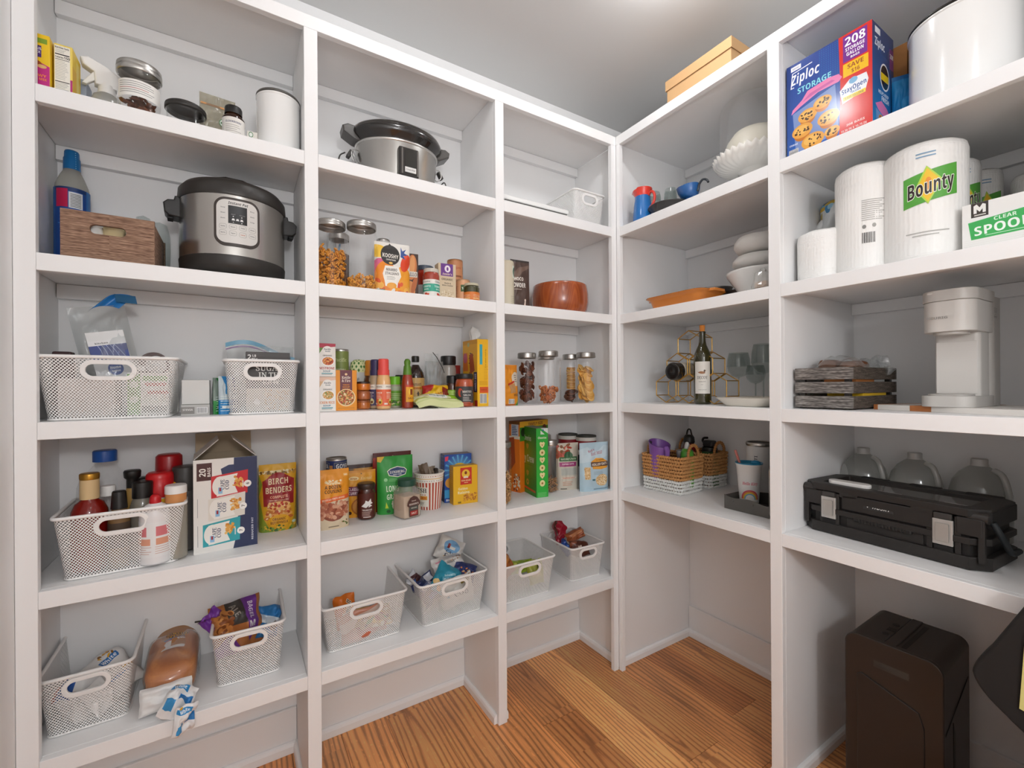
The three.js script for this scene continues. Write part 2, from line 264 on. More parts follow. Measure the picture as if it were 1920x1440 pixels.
// ---- white wire-mesh basket, tapering, rolled rim, oval grips in both ends
const meshTex = tex(64, 64, (c) => { c.fillStyle = '#fff'; c.fillRect(0, 0, 64, 64); c.fillStyle = '#000'; for (const [x, y] of [[32, 32], [0, 0], [64, 0], [0, 64], [64, 64]]) { c.beginPath(); c.ellipse(x, y, 17, 15, 0, 0, 2 * PI); c.fill(); } }, true);
meshTex.colorSpace = THREE.NoColorSpace;
const meshMat = M(0xf4f3f1, 0.4, { alphaMap: meshTex, transparent: true, alphaTest: 0 });
const wire = M(0xf8f7f5, 0.32);
function basket(label, w, d, h, pos, rot, group = 'white wire-mesh storage baskets') {
  const t = thing('mesh_basket', label, 'basket', pos, rot, group);
  const tp = 0.86, rc = 0.016, gw = Math.min(0.084, w * 0.42), gh = 0.03, gy = h - 0.031;
  const half = [w / 2 * 1, d / 2];
  const k = (y) => tp + (1 - tp) * y / h;
  // outline of the wall at height 1, walked round; s = metres along it
  const per = []; const seg = (x0, z0, x1, z1, n) => { for (let i = 0; i < n; i++) per.push([x0 + (x1 - x0) * i / n, z0 + (z1 - z0) * i / n]); };
  const arc = (cx, cz, a0) => { for (let i = 0; i < 5; i++) { const a = a0 + PI / 2 * i / 5; per.push([cx + rc * Math.cos(a), cz + rc * Math.sin(a)]); } };
  const [a, b] = half, nE = Math.round(w / 0.0045);
  seg(a - rc, -b, -a + rc, -b, nE); arc(-a + rc, -b + rc, -PI / 2); per.splice(-5, 5); for (let i = 0; i < 5; i++) { const q = -PI / 2 - PI / 2 * i / 5; per.push([-a + rc + rc * Math.cos(q), -b + rc + rc * Math.sin(q)]); }
  seg(-a, -b + rc, -a, b - rc, 10); for (let i = 0; i < 5; i++) { const q = PI - PI / 2 * i / 5; per.push([-a + rc + rc * Math.cos(q), b - rc + rc * Math.sin(q)]); }
  seg(-a + rc, b, a - rc, b, nE); for (let i = 0; i < 5; i++) { const q = PI / 2 - PI / 2 * i / 5; per.push([a - rc + rc * Math.cos(q), b - rc + rc * Math.sin(q)]); }
  seg(a, b - rc, a, -b + rc, 10); for (let i = 0; i < 5; i++) { const q = -PI / 2 * i / 5; per.push([a - rc + rc * Math.cos(q), -b + rc + rc * Math.sin(q)]); }
  per.push(per[0]);
  const ys = [0.004]; for (let y = 0.03; y < h - 0.055; y += 0.03) ys.push(y); for (let y = h - 0.053; y < h - 0.006; y += 0.0045) ys.push(y); ys.push(h - 0.002);
  const pos3 = [], uv = [], ix = []; let s = 0;
  per.forEach(([x, z], i) => { if (i) s += Math.hypot(x - per[i - 1][0], z - per[i - 1][1]); for (const y of ys) { pos3.push(x * k(y), y, z * k(y)); uv.push(s / 0.0068, y / 0.0072); } });
  const n = ys.length;
  for (let i = 0; i < per.length - 1; i++) for (let j = 0; j < n - 1; j++) {
    const x = (per[i][0] + per[i + 1][0]) / 2, y = (ys[j] + ys[j + 1]) / 2, end = Math.abs(Math.abs(per[i][1]) - b) < 1e-6 && Math.abs(Math.abs(per[i + 1][1]) - b) < 1e-6;
    if (end) { const q = Math.max(0, Math.abs(x) - (gw - gh) / 2); if (Math.hypot(q, y - gy) < gh / 2 + 0.003) continue; }
    const A = i * n + j; ix.push(A, A + n, A + 1, A + 1, A + n, A + n + 1);
  }
  const g = new THREE.BufferGeometry(); g.setAttribute('position', new THREE.Float32BufferAttribute(pos3, 3)); g.setAttribute('uv', new THREE.Float32BufferAttribute(uv, 2)); g.setIndex(ix); g.computeVertexNormals();
  P(t, 'mesh_wall', g, meshMat);
  const bg = new THREE.PlaneGeometry(w * tp - 0.002, d * tp - 0.002).rotateX(-PI / 2).translate(0, 0.0035, 0); { const u = bg.attributes.uv; for (let i = 0; i < 4; i++) u.setXY(i, u.getX(i) * w * tp / 0.0068, u.getY(i) * d * tp / 0.0072); }
  P(t, 'mesh_bottom', bg, meshMat);
  P(t, 'rim', tube(per.slice(0, -1).filter((_, i) => i % 2 === 0).map(([x, z]) => [x * 1.012, h - 0.001, z * 1.012]), 0.0042, true, 160, 8), wire);
  P(t, 'foot_wire', tube(per.slice(0, -1).filter((_, i) => i % 3 === 0).map(([x, z]) => [x * tp, 0.003, z * tp]), 0.0026, true, 120, 6), wire);
  for (const e of [1, -1]) {
    const hole = rrect(gw, gh, gh / 2, 0, 0, new THREE.Path());
    const ring = extrude(rrect(gw + 0.015, gh + 0.015, gh / 2 + 0.0075), 0.003, 0.0012, [hole], 10);
    const lean = Math.atan2((1 - tp) * b, h);
    P(t, 'grip', ring, wire, [0, gy, e * b * k(gy)], [e * lean, 0, 0]);
  }
  return t;
}
// ================================================================ left shelving, first bay
const [Y1, Y2, Y3, Y4, Y5] = LV;
// ---- top shelf
carton('snack_box', 'yellow and magenta trail-mix bar box at the far left end of the top shelf', 0.05, 0.126, 0.14, [-1.7335, Y1, -0.1], 0, {
  s: M(0xf2c71d, 0.45), f: print(128, 300, '#f6cd1c', (c) => {
    R(c, 0, 22, 118, 26, '#7ea02a'); R(c, 30, 62, 64, 62, '#4b2a80'); T(c, 'TRAIL', 74, 78, 17, '#fff', { w: 44 }); T(c, 'MIX', 74, 97, 17, '#fff');
    G(c, [[0, 170], [60, 140], [128, 165], [128, 300], [0, 300]], '#c92a86'); E(c, 62, 158, 34, 18, '#a4501f'); E(c, 96, 170, 20, 10, '#e8c07a'); E(c, 40, 168, 22, 9, '#e8912a');
    T(c, 'CHEWY', 74, 218, 20, '#f59a3c', { w: 80 }); T(c, 'TRAIL MIX', 74, 238, 16, '#f59a3c', { w: 84 }); T(c, 'VALUE', 56, 284, 26, '#f7b733', { w: 88 });
  }) });
carton('snack_box', 'yellow snack box showing its nutrition facts panel beside the magenta one', 0.031, 0.122, 0.062, [-1.6895, Y1, -0.072], 0, {
  s: M(0xf0cf3a, 0.45), r: print(128, 256, '#f1cd33', (c) => { R(c, 0, 90, 60, 120, '#e8b71d'); R(c, 60, 30, 40, 180, '#f7df75'); }), f: print(128, 400, '#f2d968', (c) => {
    R(c, 4, 12, 108, 388, '#f4f1e6'); T(c, 'Nutrition Facts', 56, 26, 19, '#111', { w: 98 }); lines(c, 3, 10, 42, 80, 9, '#777'); R(c, 8, 72, 100, 8, '#222'); T(c, 'Calories', 38, 96, 20, '#111', { w: 58 }); T(c, '150', 90, 96, 26, '#111'); R(c, 8, 112, 100, 4, '#333'); lines(c, 12, 10, 126, 92, 12, '#888'); R(c, 8, 276, 100, 6, '#222'); lines(c, 9, 10, 290, 96, 11, '#999', 3); R(c, 112, 250, 16, 150, '#b9357a');
  }) });
carton('snack_box', 'pale blue-grey snack box tucked behind the nutrition facts box', 0.03, 0.093, 0.05, [-1.681, Y1, -0.138], 0, { s: M(0xa9b4c6, 0.5) });
{ // white trigger sprayer
  const t = thing('spray_bottle', 'white trigger spray bottle with a clear body on the top shelf', 'spray bottle', [-1.628, Y1, -0.11], 0.25);
  P(t, 'bottle_body', lathe([[0, 0.001], [0.028, 0.001], [0.03, 0.006], [0.03, 0.045], [0.026, 0.058], [0.014, 0.068], [0.013, 0.075]]), M(0xe6e6e2, 0.15, { transmission: 0.7, thickness: 0 }));
  P(t, 'collar', cyl(0.0175, 0.0155, 0.022, 0.066), white);
  P(t, 'trigger_head', extrude([[-0.018, 0.086], [0.016, 0.086], [0.021, 0.104], [0.02, 0.116], [-0.002, 0.127], [-0.034, 0.137], [-0.043, 0.132], [-0.04, 0.122], [-0.02, 0.112]], 0.018, 0.004), white);
  P(t, 'trigger', extrude([[-0.012, 0.1], [-0.022, 0.112], [-0.033, 0.094], [-0.042, 0.078], [-0.037, 0.078], [-0.026, 0.09]], 0.009, 0.002), white);
}
bottle('brown_pot', 'small dark brown pot half hidden behind the spray bottle', [[0, 0], [0.018, 0], [0.02, 0.004], [0.02, 0.05], [0.017, 0.056]], M(0x3a271a, 0.5), [-1.672, Y1, -0.21], 0, { cap: [[0, 0.072], [0.018, 0.072], [0.019, 0.066], [0.019, 0.05]], capMat: M(0x4a3522, 0.6), cat: 'pot' });
{
  const t = glassJar('spice_jar', 'glass jar of dried peppers with a wide silver lid and typed white label', 0.0425, 0.136, [-1.56, Y1, -0.075], { neck: 0.94, lidH: 0.024, shoulder: 0.78, rot: face(-1.56, -0.075) });
  P(t, 'paper_label', band(0.0432, 0.04, 0.045, 2.3), print(256, 110, '#f3f1ec', (c) => { for (let i = 0; i < 6; i++) lines(c, 1, 16, 14 + i * 14, 215, 0, i === 3 ? '#a66' : '#8a8a8a', 4); }));
  const s = P(scene, numbered('dried_peppers'), (() => { const a = []; for (let i = 0; i < 90; i++) { const q = rr(0, 0.033), f = rr(0, 6.28); a.push(new THREE.SphereGeometry(0.008, 6, 5).scale(1.4, 0.35, 0.8).rotateX(rr(0, 3)).rotateY(rr(0, 6)).translate(q * Math.cos(f), 0.012 + rr(0, 0.042), q * Math.sin(f))); } return merge(a); })(), M(0x6b3a1f, 0.6), [-1.56, Y1, -0.075]);
  tag(s, 'dried brown peppers filling the jar with the typed label', 'spices').userData.kind = 'stuff';
}
bottle('seasoning_packet', 'small crumpled pale yellow packet between the two glass jars', [[0, 0], [0.018, 0.002], [0.02, 0.012], [0.012, 0.028], [0.003, 0.034]], M(0xe8dcae, 0.6), [-1.502, Y1, -0.12], 0, { cat: 'packet' });
glassJar('squat_jar', 'squat clear glass jar with a black lid on the top shelf', 0.041, 0.069, [-1.467, Y1, -0.075], { lid: charcoal, lidH: 0.014, neck: 0.97, shoulder: 0.7 });
{
  const t = bag('spice_bag', 'clear zip bag holding a little spice on the top shelf', 0.085, 0.165, 0.02, [-1.4, Y1, -0.155], 0.1, M(0xd9d5c8, 0.2, { transmission: 0.85, thickness: 0 }), M(0xd9d5c8, 0.2, { transmission: 0.85, thickness: 0 }), { wav: 0.007, sd: 3 }, 'bag');
  P(t, 'zip_strip', bx(0.08, 0.005, 0.002, 0, 0.135, 0.003), M(0xd79b62, 0.4));
  P(t, 'round_seal', new THREE.CircleGeometry(0.012, 24).translate(0.014, 0.088, 0.0135), print(64, 64, '#3f7a4b', (c) => { E(c, 32, 32, 27, 27, '#eef2ea'); R(c, 10, 24, 44, 16, '#3f7a4b'); }));
}
bottle('supplement_bottle', 'brown glass supplement bottle with black cap and white label', [[0, 0], [0.024, 0], [0.026, 0.004], [0.026, 0.062], [0.018, 0.072], [0.018, 0.076]], M(0x3d2012, 0.12, { transmission: 0.3, thickness: 0 }), [-1.362, Y1, -0.06], face(-1.362, -0.06), { cap: [[0, 0.094], [0.019, 0.094], [0.0205, 0.09], [0.0205, 0.074]], capMat: black, lab: [0.0264, 0.006, 0.052], labMat: print(384, 128, '#e9e5df', (c) => { for (let k = 0; k < 3; k++) { T(c, 'ELDERBERRY', 64 + 128 * k, 30, 16, '#4a4a60', { w: 90 }); lines(c, 5, 18 + 128 * k, 50, 90, 13, '#99928c', 3); R(c, 14 + 128 * k, 112, 100, 6, '#a33'); } }) });
{
  const t = carton('tea_packet', 'tiny white packet with a round green seal left of the canister', 0.026, 0.05, 0.02, [-1.318, Y1, -0.08], face(-1.318, -0.08), { f: print(96, 128, '#e9e4da', (c) => { E(c, 36, 24, 20, 20, '#3f7a4b'); E(c, 36, 24, 15, 15, '#eef2ea'); lines(c, 4, 14, 64, 70, 14, '#c6858a', 4); }), s: M(0xddd7c9, 0.6) }, { cat: 'packet' });
}
function canister(label, r, h, pos, body, lid) {
  const t = thing('canister', label, 'canister', pos, 0);
  P(t, 'canister_body', lathe([[0, 0], [r * 0.97, 0], [r, 0.003], [r, h - 0.008]], 64), body);
  P(t, 'rim_band', lathe([[r, 0], [r * 1.025, 0.0015], [r * 1.025, 0.005], [r, 0.0065]], 64), body, [0, h - 0.014, 0]);
  P(t, 'lid', lathe([[0, 0.009], [r * 0.98, 0.009], [r * 1.02, 0.006], [r * 1.02, 0], [r * 0.9, 0]], 64), lid, [0, h - 0.008, 0]);
  return t;
}
const enamel = M(0xf3f3f1, 0.18, { clearcoat: 0.6 });
canister('small white enamel canister with a grey lid on the left top shelf', 0.0555, 0.17, [-1.252, Y1, -0.09], enamel, M(0x55534f, 0.35));
// ---- second shelf
{
  const t = bottle('soda_bottle', 'tall blue-capped plastic bottle standing behind the wooden crate', [[0, 0], [0.03, 0], [0.034, 0.006], [0.034, 0.21], [0.032, 0.226], [0.024, 0.25], [0.0175, 0.264], [0.0165, 0.27]], M(0xd8d8d2, 0.12, { transmission: 0.6, thickness: 0 }), [-1.7175, Y2, -0.222], 0.55, {
    cap: [[0, 0.318], [0.013, 0.318], [0.0145, 0.314], [0.015, 0.3], [0.0165, 0.298], [0.017, 0.268]], capMat: M(0x0f6fb0, 0.3), lab: [0.0344, 0.03, 0.185], labMat: print(512, 384, '#164a97', (c) => {
      R(c, 0, 0, 512, 20, '#12366f'); R(c, 150, 10, 60, 96, '#c9174f'); R(c, 214, 24, 64, 84, '#dfe3e6'); for (let i = 0; i < 9; i++) R(c, 222, 34 + i * 8, 48, 3, '#5a5a52'); lines(c, 6, 170, 130, 120, 20, '#2f73c4', 7); R(c, 160, 190, 130, 3, '#4b8fd8'); R(c, 300, 0, 212, 384, '#1c6fb8'); R(c, 0, 0, 140, 384, '#1a61ad'); }) });
  for (let i = 0; i < 8; i++) P(t, 'cap_dot', new THREE.SphereGeometry(0.0011, 6, 5), M(0x9fd6ee, 0.3), [0.002, 0.272 + i * 0.0056, 0.0164 - 0.0002 * i]);
}
function weathered(sd, hues) { return tex(512, 256, (c, w, h) => { const im = c.createImageData(w, h); for (let y = 0; y < h; y++) for (let x = 0; x < w; x++) { const n = perlin.noise(x / 90, y / 5, sd) * 0.6 + perlin.noise(x / 22, y / 2.2, sd * 2) * 0.5, k = Math.max(0, Math.min(1, 0.5 + n * 0.9)), i = (y * w + x) * 4; for (let j = 0; j < 3; j++) im.data[i + j] = hues[0][j] + (hues[1][j] - hues[0][j]) * k; im.data[i + 3] = 255; } c.putImageData(im, 0, 0); }, true); }
{
  const t = thing('wooden_crate', 'weathered brown wooden crate with an oval hand hole', 'crate', [-1.609, Y2, -0.119], 0);
  const wm = M(0xffffff, 0.8, { map: weathered(3, [[96, 68, 52], [186, 152, 128]]) });
  const w = 0.164, h = 0.108, d = 0.196, hole = () => rrect(0.066, 0.023, 0.0115, -0.002, h * 0.66, new THREE.Path());
  const end = () => { const g = extrude([[-w / 2, 0], [w / 2, 0], [w / 2, h], [-w / 2, h]], 0.008, 0.001, [hole()], 10), u = g.attributes.uv; for (let i = 0; i < u.count; i++) u.setXY(i, u.getX(i) * 4, u.getY(i) * 7); return g; };
  P(t, 'front_board', end(), wm, [0, 0.0012, d / 2 - 0.005]); P(t, 'back_board', end(), wm, [0, 0.0012, -d / 2 + 0.005]);
  for (const s of [-1, 1]) P(t, 'side_board', rb(0.008, h - 0.001, d - 0.022, 0.001), wm, [s * (w / 2 - 0.005), 0.0005, 0]);
  P(t, 'bottom_board', rb(w - 0.02, 0.006, d - 0.022, 0.001), wm, [0, 0.001, 0]);
  bottle('white_shaker', 'white plastic shaker seen through the hand hole of the wooden crate', [[0, 0], [0.02, 0], [0.022, 0.004], [0.022, 0.07], [0.018, 0.085], [0, 0.086]], white, [-1.648, Y2 + 0.008, -0.065], 0, { cat: 'shaker' });
  bottle('cream_tub', 'cream tub with a slanting edge inside the wooden crate', [[0, 0], [0.018, 0], [0.02, 0.003], [0.021, 0.082], [0, 0.084]], M(0xe3cf9f, 0.5), [-1.608, Y2 + 0.008, -0.068], 0, { cat: 'tub' });
  bottle('black_shaker', 'dark green-black tin seen through the crate hand hole', [[0, 0], [0.019, 0], [0.021, 0.004], [0.021, 0.078], [0, 0.08]], M(0x1a1c18, 0.3), [-1.564, Y2 + 0.008, -0.062], 0, { cat: 'tin' });
  for (const [x, z, q, yh] of [[-1.571, -0.195, 0.022, 0.165], [-1.536, -0.185, 0.025, 0.15]]) glassWare('stemless_glass', x > -1.55 ? 'clear upturned glass leaning out behind the right end of the wooden crate' : 'clear upturned glass standing inside the back of the wooden crate', q, yh, [x, Y2 + 0.008, z]);
}
function glassWare(name, label, r, h, pos, group) { const t = thing(name, label, 'glass', pos, 0, group); P(t, 'glass_body', lathe([[r * 0.9, 0], [r, h * 0.5], [r * 0.97, h * 0.75], [r * 0.7, h * 0.95], [0, h]], 32), greyGlass); return t; }
{ // pressure cooker
  const t = thing('pressure_cooker', 'stainless electric pressure cooker with black lid and white control panel', 'pressure cooker', [-1.362, Y2, -0.142], 0.06);
  const r = 0.127, br = M(0xb9b6b1, 0.25, { metalness: 1, anisotropy: 0.4 });
  P(t, 'base', lathe([[0, 0.006], [0.1, 0.006], [0.118, 0.012], [0.127, 0.028], [0.1285, 0.05], [0.127, 0.052]], 64), charcoal);
  for (const a of [0.7, 2.3, 3.9, 5.5]) P(t, 'foot', cyl(0.01, 0.012, 0.008), black, [0.085 * Math.cos(a), 0, 0.085 * Math.sin(a)]);
  P(t, 'steel_body', lathe([[r, 0.05], [r, 0.212]], 72), br);
  P(t, 'lid', lathe([[r + 0.001, 0.208], [r + 0.004, 0.214], [r + 0.002, 0.238], [0.118, 0.252], [0.1, 0.26], [0.06, 0.264], [0, 0.265]], 64), charcoal);
  P(t, 'lid_handle', extrude([[-0.098, 0.25], [-0.092, 0.262], [-0.06, 0.285], [-0.02, 0.297], [0.02, 0.297], [0.06, 0.285], [0.092, 0.262], [0.098, 0.25], [0.08, 0.255], [0.05, 0.273], [0.015, 0.282], [-0.015, 0.282], [-0.05, 0.273], [-0.08, 0.255]], 0.035, 0.004), charcoal, [0, -0.002, -0.01]);
  for (const s of [-1, 1]) {
    P(t, 'side_handle', extrude([[0, 0.16], [0.022, 0.162], [0.03, 0.17], [0.032, 0.19], [0.024, 0.198], [0.01, 0.2], [0.008, 0.21], [0, 0.212]].map(([x, y]) => [s * (r - 0.003 + x), y]), 0.045, 0.003), black);
    P(t, 'handle_slot', bx(0.012, 0.008, 0.03, s * (r + 0.018), 0.158, 0), M(0x050505, 0.6));
  }
  const pw = 0.104, ph = 0.126, arcp = (R0) => (g) => { const p = g.attributes.position; for (let i = 0; i < p.count; i++) { const a = p.getX(i) / R0, q = R0 + p.getZ(i); p.setXYZ(i, q * Math.sin(a), p.getY(i), q * Math.cos(a)); } g.computeVertexNormals(); return g; };
  const fr = grid(24, 2, (u, v) => [(u - 0.5) * pw, (v - 0.5) * ph, 0]);
  const shape = (w, h, q) => { const s = rrect(w, h, q), g0 = new THREE.ShapeGeometry(s, 8); return g0; };
  const curved = (w, h, q, dz) => { // fine-celled rounded rectangle bent round the pot
    const g0 = grid(28, 30, (u, v) => { let x = (u - 0.5) * w, y = (v - 0.5) * h; const ax = Math.max(0, Math.abs(x) - (w / 2 - q)), ay = Math.max(0, Math.abs(y) - (h / 2 - q)), L = Math.max(ax, ay), m = Math.hypot(ax, ay); if (m > 0) { const f = L / m; x = Math.sign(x) * (w / 2 - q + ax * f) * (ax ? 1 : Math.abs(x) / (w / 2 - q)) ; y = Math.sign(y) * (h / 2 - q + ay * f) * (ay ? 1 : Math.abs(y) / (h / 2 - q)); } return [x, y, dz]; });
    return arcp(r)(g0);
  };
  P(t, 'panel_frame', curved(pw, ph, 0.026, 0.0022), M(0x3a322d, 0.4), [0, 0.137, 0]);
  const panel = print(400, 480, '#dcdad6', (c) => {
    T(c, 'Instant Pot', 205, 34, 42, '#222', { w: 190, b: 'bold italic' }); R(c, 112, 62, 180, 200, '#18181a'); R(c, 120, 70, 164, 78, '#222326'); T(c, 'ADJUST', 160, 160, 12, '#999'); T(c, 'PRESSURE', 245, 160, 12, '#999');
    for (const x of [160, 200, 240]) { G(c, [[x - 16, 226], [x - 9, 204], [x + 9, 204], [x + 16, 226]], '#e6e6e6'); } E(c, 160, 182, 6, 6, '#ddd'); E(c, 240, 182, 6, 6, '#ddd'); E(c, 160, 246, 5, 4, '#ddd'); E(c, 240, 246, 6, 6, '#ddd');
    c.strokeStyle = '#9a9893'; c.lineWidth = 3; const btn = (x, y, s, q) => { c.beginPath(); c.roundRect(x - 34, y - 26, 68, 52, 18); c.stroke(); T(c, s, x, y, 17, q ?? '#666', { w: 44 }); };
    [['Soup', 62, 90], ['Meat', 62, 150], ['Bean', 62, 210], ['Rice', 345, 90], ['Multi', 345, 150], ['Porridge', 345, 210]].forEach(([s, x, y]) => T(c, s, x, y, 17, '#777', { w: 44 }));
    for (const [s, x, y, q] of [['Saute', 62, 300], ['Steam', 156, 300], ['Timer', 250, 300], ['Slow', 345, 300], ['Warm', 62, 370], ['Yogurt', 156, 370], ['Cancel', 250, 375, '#b4502e'], ['Delay', 345, 370]]) btn(x, y, s, q);
  }, 0.3);
  P(t, 'control_panel', curved(pw - 0.012, ph - 0.014, 0.021, 0.0034), panel, [0, 0.1375, 0]);
  P(t, 'steam_catch', rb(0.014, 0.014, 0.02, 0.003), black, [r + 0.006, 0.02, -0.01]);
}
// ---- third shelf, first bay
basket('large white mesh basket holding a bagged carton at the left of the third shelf', 0.252, 0.245, 0.146, [-1.611, Y3, -0.142], 0);
{
  const t = carton('trash_bag_carton', 'white and blue carton tilted in a clear zip bag, standing in the mesh basket', 0.072, 0.2, 0.05, [-1.6, Y3 + 0.018, -0.14], 0.12, {
    s: white, f: print(256, 640, '#f1f1f3', (c) => { R(c, 0, 0, 256, 70, '#eceded'); T(c, 'kitchen', 90, 90, 18, '#555', { w: 90 }); R(c, 0, 108, 256, 112, '#273f8c'); c.strokeStyle = '#aab6da'; c.lineWidth = 5; for (let i = 0; i < 5; i++) { c.beginPath(); c.moveTo(60 + i * 28, 108); c.quadraticCurveTo(90 + i * 30, 170, 70 + i * 40, 220); c.stroke(); } E(c, 140, 300, 52, 52, '#2f56a8'); T(c, 'Home', 140, 290, 30, '#fff', { w: 76 }); T(c, 'sense', 140, 318, 26, '#fff', { w: 60 }); lines(c, 3, 100, 390, 120, 22, '#888', 6); }) });
  t.rotation.z = 0.2;
  const b = thing('zip_bag', 'clear plastic zip bag with blue seal around the tilted white carton', 'bag', [-1.606, Y3 + 0.02, -0.138], 0.12); b.rotation.z = 0.19;
  P(b, 'bag_film', pouch(0.108, 0.262, 0.075, { wav: 0.012, sd: 9, gusset: 1, belly: 0.2 }), [clearBag, clearBag, clearBag]);
  P(b, 'zip_seal', grid(14, 2, (u, v) => [(u - 0.5) * 0.06 + 0.012 + 0.035 * v, 0.25 + 0.028 * v + 0.012 * Math.sin(u * 3), 0.006 * Math.sin(u * 8)]), M(0x2c84cf, 0.35));
  P(b, 'zip_seal', grid(10, 2, (u, v) => [0.04 + 0.04 * u, 0.268 + 0.02 * v - 0.012 * u, 0.012 + 0.02 * u]), M(0x2a6a98, 0.35));
}
{
  const t = thing('brown_bottle_top', 'dark maroon bottle top poking over the left end of the large basket', 'bottle', [-1.706, Y3 + 0.006, -0.1], 0);
  P(t, 'bottle_body', lathe([[0, 0], [0.018, 0], [0.019, 0.004], [0.019, 0.128]]), M(0x4a2a28, 0.3)); P(t, 'cap', rb(0.034, 0.026, 0.03, 0.004), M(0x3a2022, 0.4), [0, 0.128, 0]);
}
{ const t = thing('cable_coil', 'coil of pinkish grey cable standing in the large basket', 'cable', [-1.545, Y3 + 0.105, -0.15], 0.2); P(t, 'cable', merge([0, 1, 2].map((i) => new THREE.TorusGeometry(0.03 - i * 0.002, 0.0028, 8, 40).translate(0.002 * i, 0.03, i * 0.005))), M(0x6f5f5c, 0.4)); P(t, 'clip', rb(0.02, 0.014, 0.008, 0.002), white, [-0.028, 0.012, 0.01]); }
carton('white_carton', 'white carton standing at the back right inside the large basket', 0.06, 0.14, 0.02, [-1.528, Y3 + 0.006, -0.215], 0, { s: M(0xe8e8e4, 0.6) });
carton('green_snack_carton', 'green and white snack carton seen faintly through the large basket mesh', 0.08, 0.105, 0.05, [-1.545, Y3 + 0.006, -0.075], 0.06, { s: white, f: print(192, 256, '#f2f1ec', (c) => { R(c, 0, 10, 60, 240, '#86bb69'); R(c, 70, 20, 116, 30, '#8cc06c'); R(c, 80, 60, 100, 20, '#e07f74'); R(c, 90, 110, 100, 20, '#d46a5e'); R(c, 60, 150, 120, 34, '#eef3ea'); R(c, 66, 200, 116, 40, '#9a9a94'); E(c, 30, 70, 20, 20, '#e9f2e2'); E(c, 30, 160, 20, 20, '#e9f2e2'); }) });
carton('pale_packet', 'pale pinkish packet seen through the left half of the large basket', 0.1, 0.09, 0.06, [-1.655, Y3 + 0.006, -0.085], -0.05, { s: M(0xd9cdc8, 0.6) });
{
  carton('white_tin_box', 'plain light grey carton with a black edge standing on the barcode carton', 0.06, 0.064, 0.05, [-1.45, Y3 + 0.0295, -0.105], -0.02, { s: M(0xd9d9d6, 0.5), t: M(0x3c3a38, 0.5) });
  carton('barcode_carton', 'flat grey carton with a barcode under the plain grey carton', 0.062, 0.029, 0.06, [-1.45, Y3, -0.1], -0.02, { s: M(0xbdbdba, 0.5), f: print(256, 96, '#b9b8b5', (c) => { R(c, 0, 20, 120, 60, '#85827e'); T(c, 'STEVIA', 60, 44, 24, '#e5e3df', { w: 90 }); barcode(c, 140, 24, 96, 52); }) });
}
for (const [n, lab, x, z, rot, w, h, base, c2] of [
  ['seasoning_pouch', 'slim green and silver pouch leaning beside the grey carton', -1.4, -0.12, 1.0, 0.05, 0.1, '#8fa196', '#1f8f3a'],
  ['seasoning_pouch', 'slim bright blue and white pouch between the green pouch and the small basket', -1.385, -0.1, 0.35, 0.034, 0.104, '#cfdde3', '#2e8fd0'],
  ['seasoning_pouch', 'slim dark blue pouch edge against the small mesh basket', -1.37, -0.125, 0.9, 0.034, 0.104, '#c4d0da', '#22508f']])
  bag(n, lab, w, h, 0.02, [x, Y3, z], rot, print(96, 192, base, (c) => { R(c, 0, 120, 96, 72, c2); G(c, [[20, 0], [76, 0], [52, 40], [52, 90], [42, 90], [42, 40]], c2); for (let i = 0; i < 7; i++) R(c, 8, 100 + i * 12, 80, 3, '#e8f2ee'); R(c, 20, 150, 56, 12, '#f3f6f5'); }), M(base, 0.4), { sd: x * 9 });
basket('small white mesh basket holding a dark sugar box on the third shelf', 0.176, 0.22, 0.146, [-1.298, Y3, -0.135], 0);
{
  carton('sugar_carton', 'dark brown two-pound sugar box standing in the small mesh basket', 0.108, 0.165, 0.05, [-1.283, Y3 + 0.006, -0.085], 0, { s: M(0x2a2523, 0.5), f: print(384, 560, '#352e2b', (c) => { R(c, 0, 0, 384, 40, '#3d3836'); T(c, '2', 28, 50, 64, '#eeece8'); T(c, 'LB', 70, 36, 30, '#eeece8'); T(c, '907 g', 72, 64, 22, '#eeece8', { w: 50 }); T(c, 'SUGAR', 200, 150, 74, '#f3f1ec', { f: 'serif', w: 240 }); T(c, 'IN THE', 214, 215, 66, '#f3f1ec', { f: 'serif', w: 220 }); T(c, 'RAW', 214, 280, 66, '#f3f1ec', { f: 'serif', w: 150 }); R(c, 0, 340, 384, 220, '#cfc3b4'); scatter(c, 80, 160, 360, 220, 190, 12, ['#d9b98a', '#c79d66', '#e6d3b4']); E(c, 90, 470, 26, 26, '#f4f2ee'); }) });
  bag('zip_bag', 'large clear freezer bag with a blue zip rising behind the sugar box', 0.17, 0.188, 0.03, [-1.297, Y3 + 0.006, -0.145], 0, M(0xeceeee, 0.2, { transmission: 0.8, thickness: 0 }), M(0xeceeee, 0.2, { transmission: 0.8, thickness: 0 }), { wav: 0.006, sd: 5 }, 'bag');
  const z = thing('bag_zip', 'wavy blue and purple zip strip along the top of the freezer bag', 'zip strip', [-1.297, Y3 + 0.176, -0.143], 0);
  P(z, 'blue_strip', grid(24, 1, (u, v) => [(u - 0.5) * 0.176, 0.012 + v * 0.012 - 0.026 * u * u + 0.012 * Math.sin(u * 5), 0.004 * Math.sin(u * 7)]), M(0x6fa9c6, 0.35));
  P(z, 'purple_strip', grid(24, 1, (u, v) => [(u - 0.5) * 0.176, 0.004 + v * 0.0035 - 0.026 * u * u + 0.012 * Math.sin(u * 5), 0.001 + 0.004 * Math.sin(u * 7)]), M(0x8b6c98, 0.35));
}
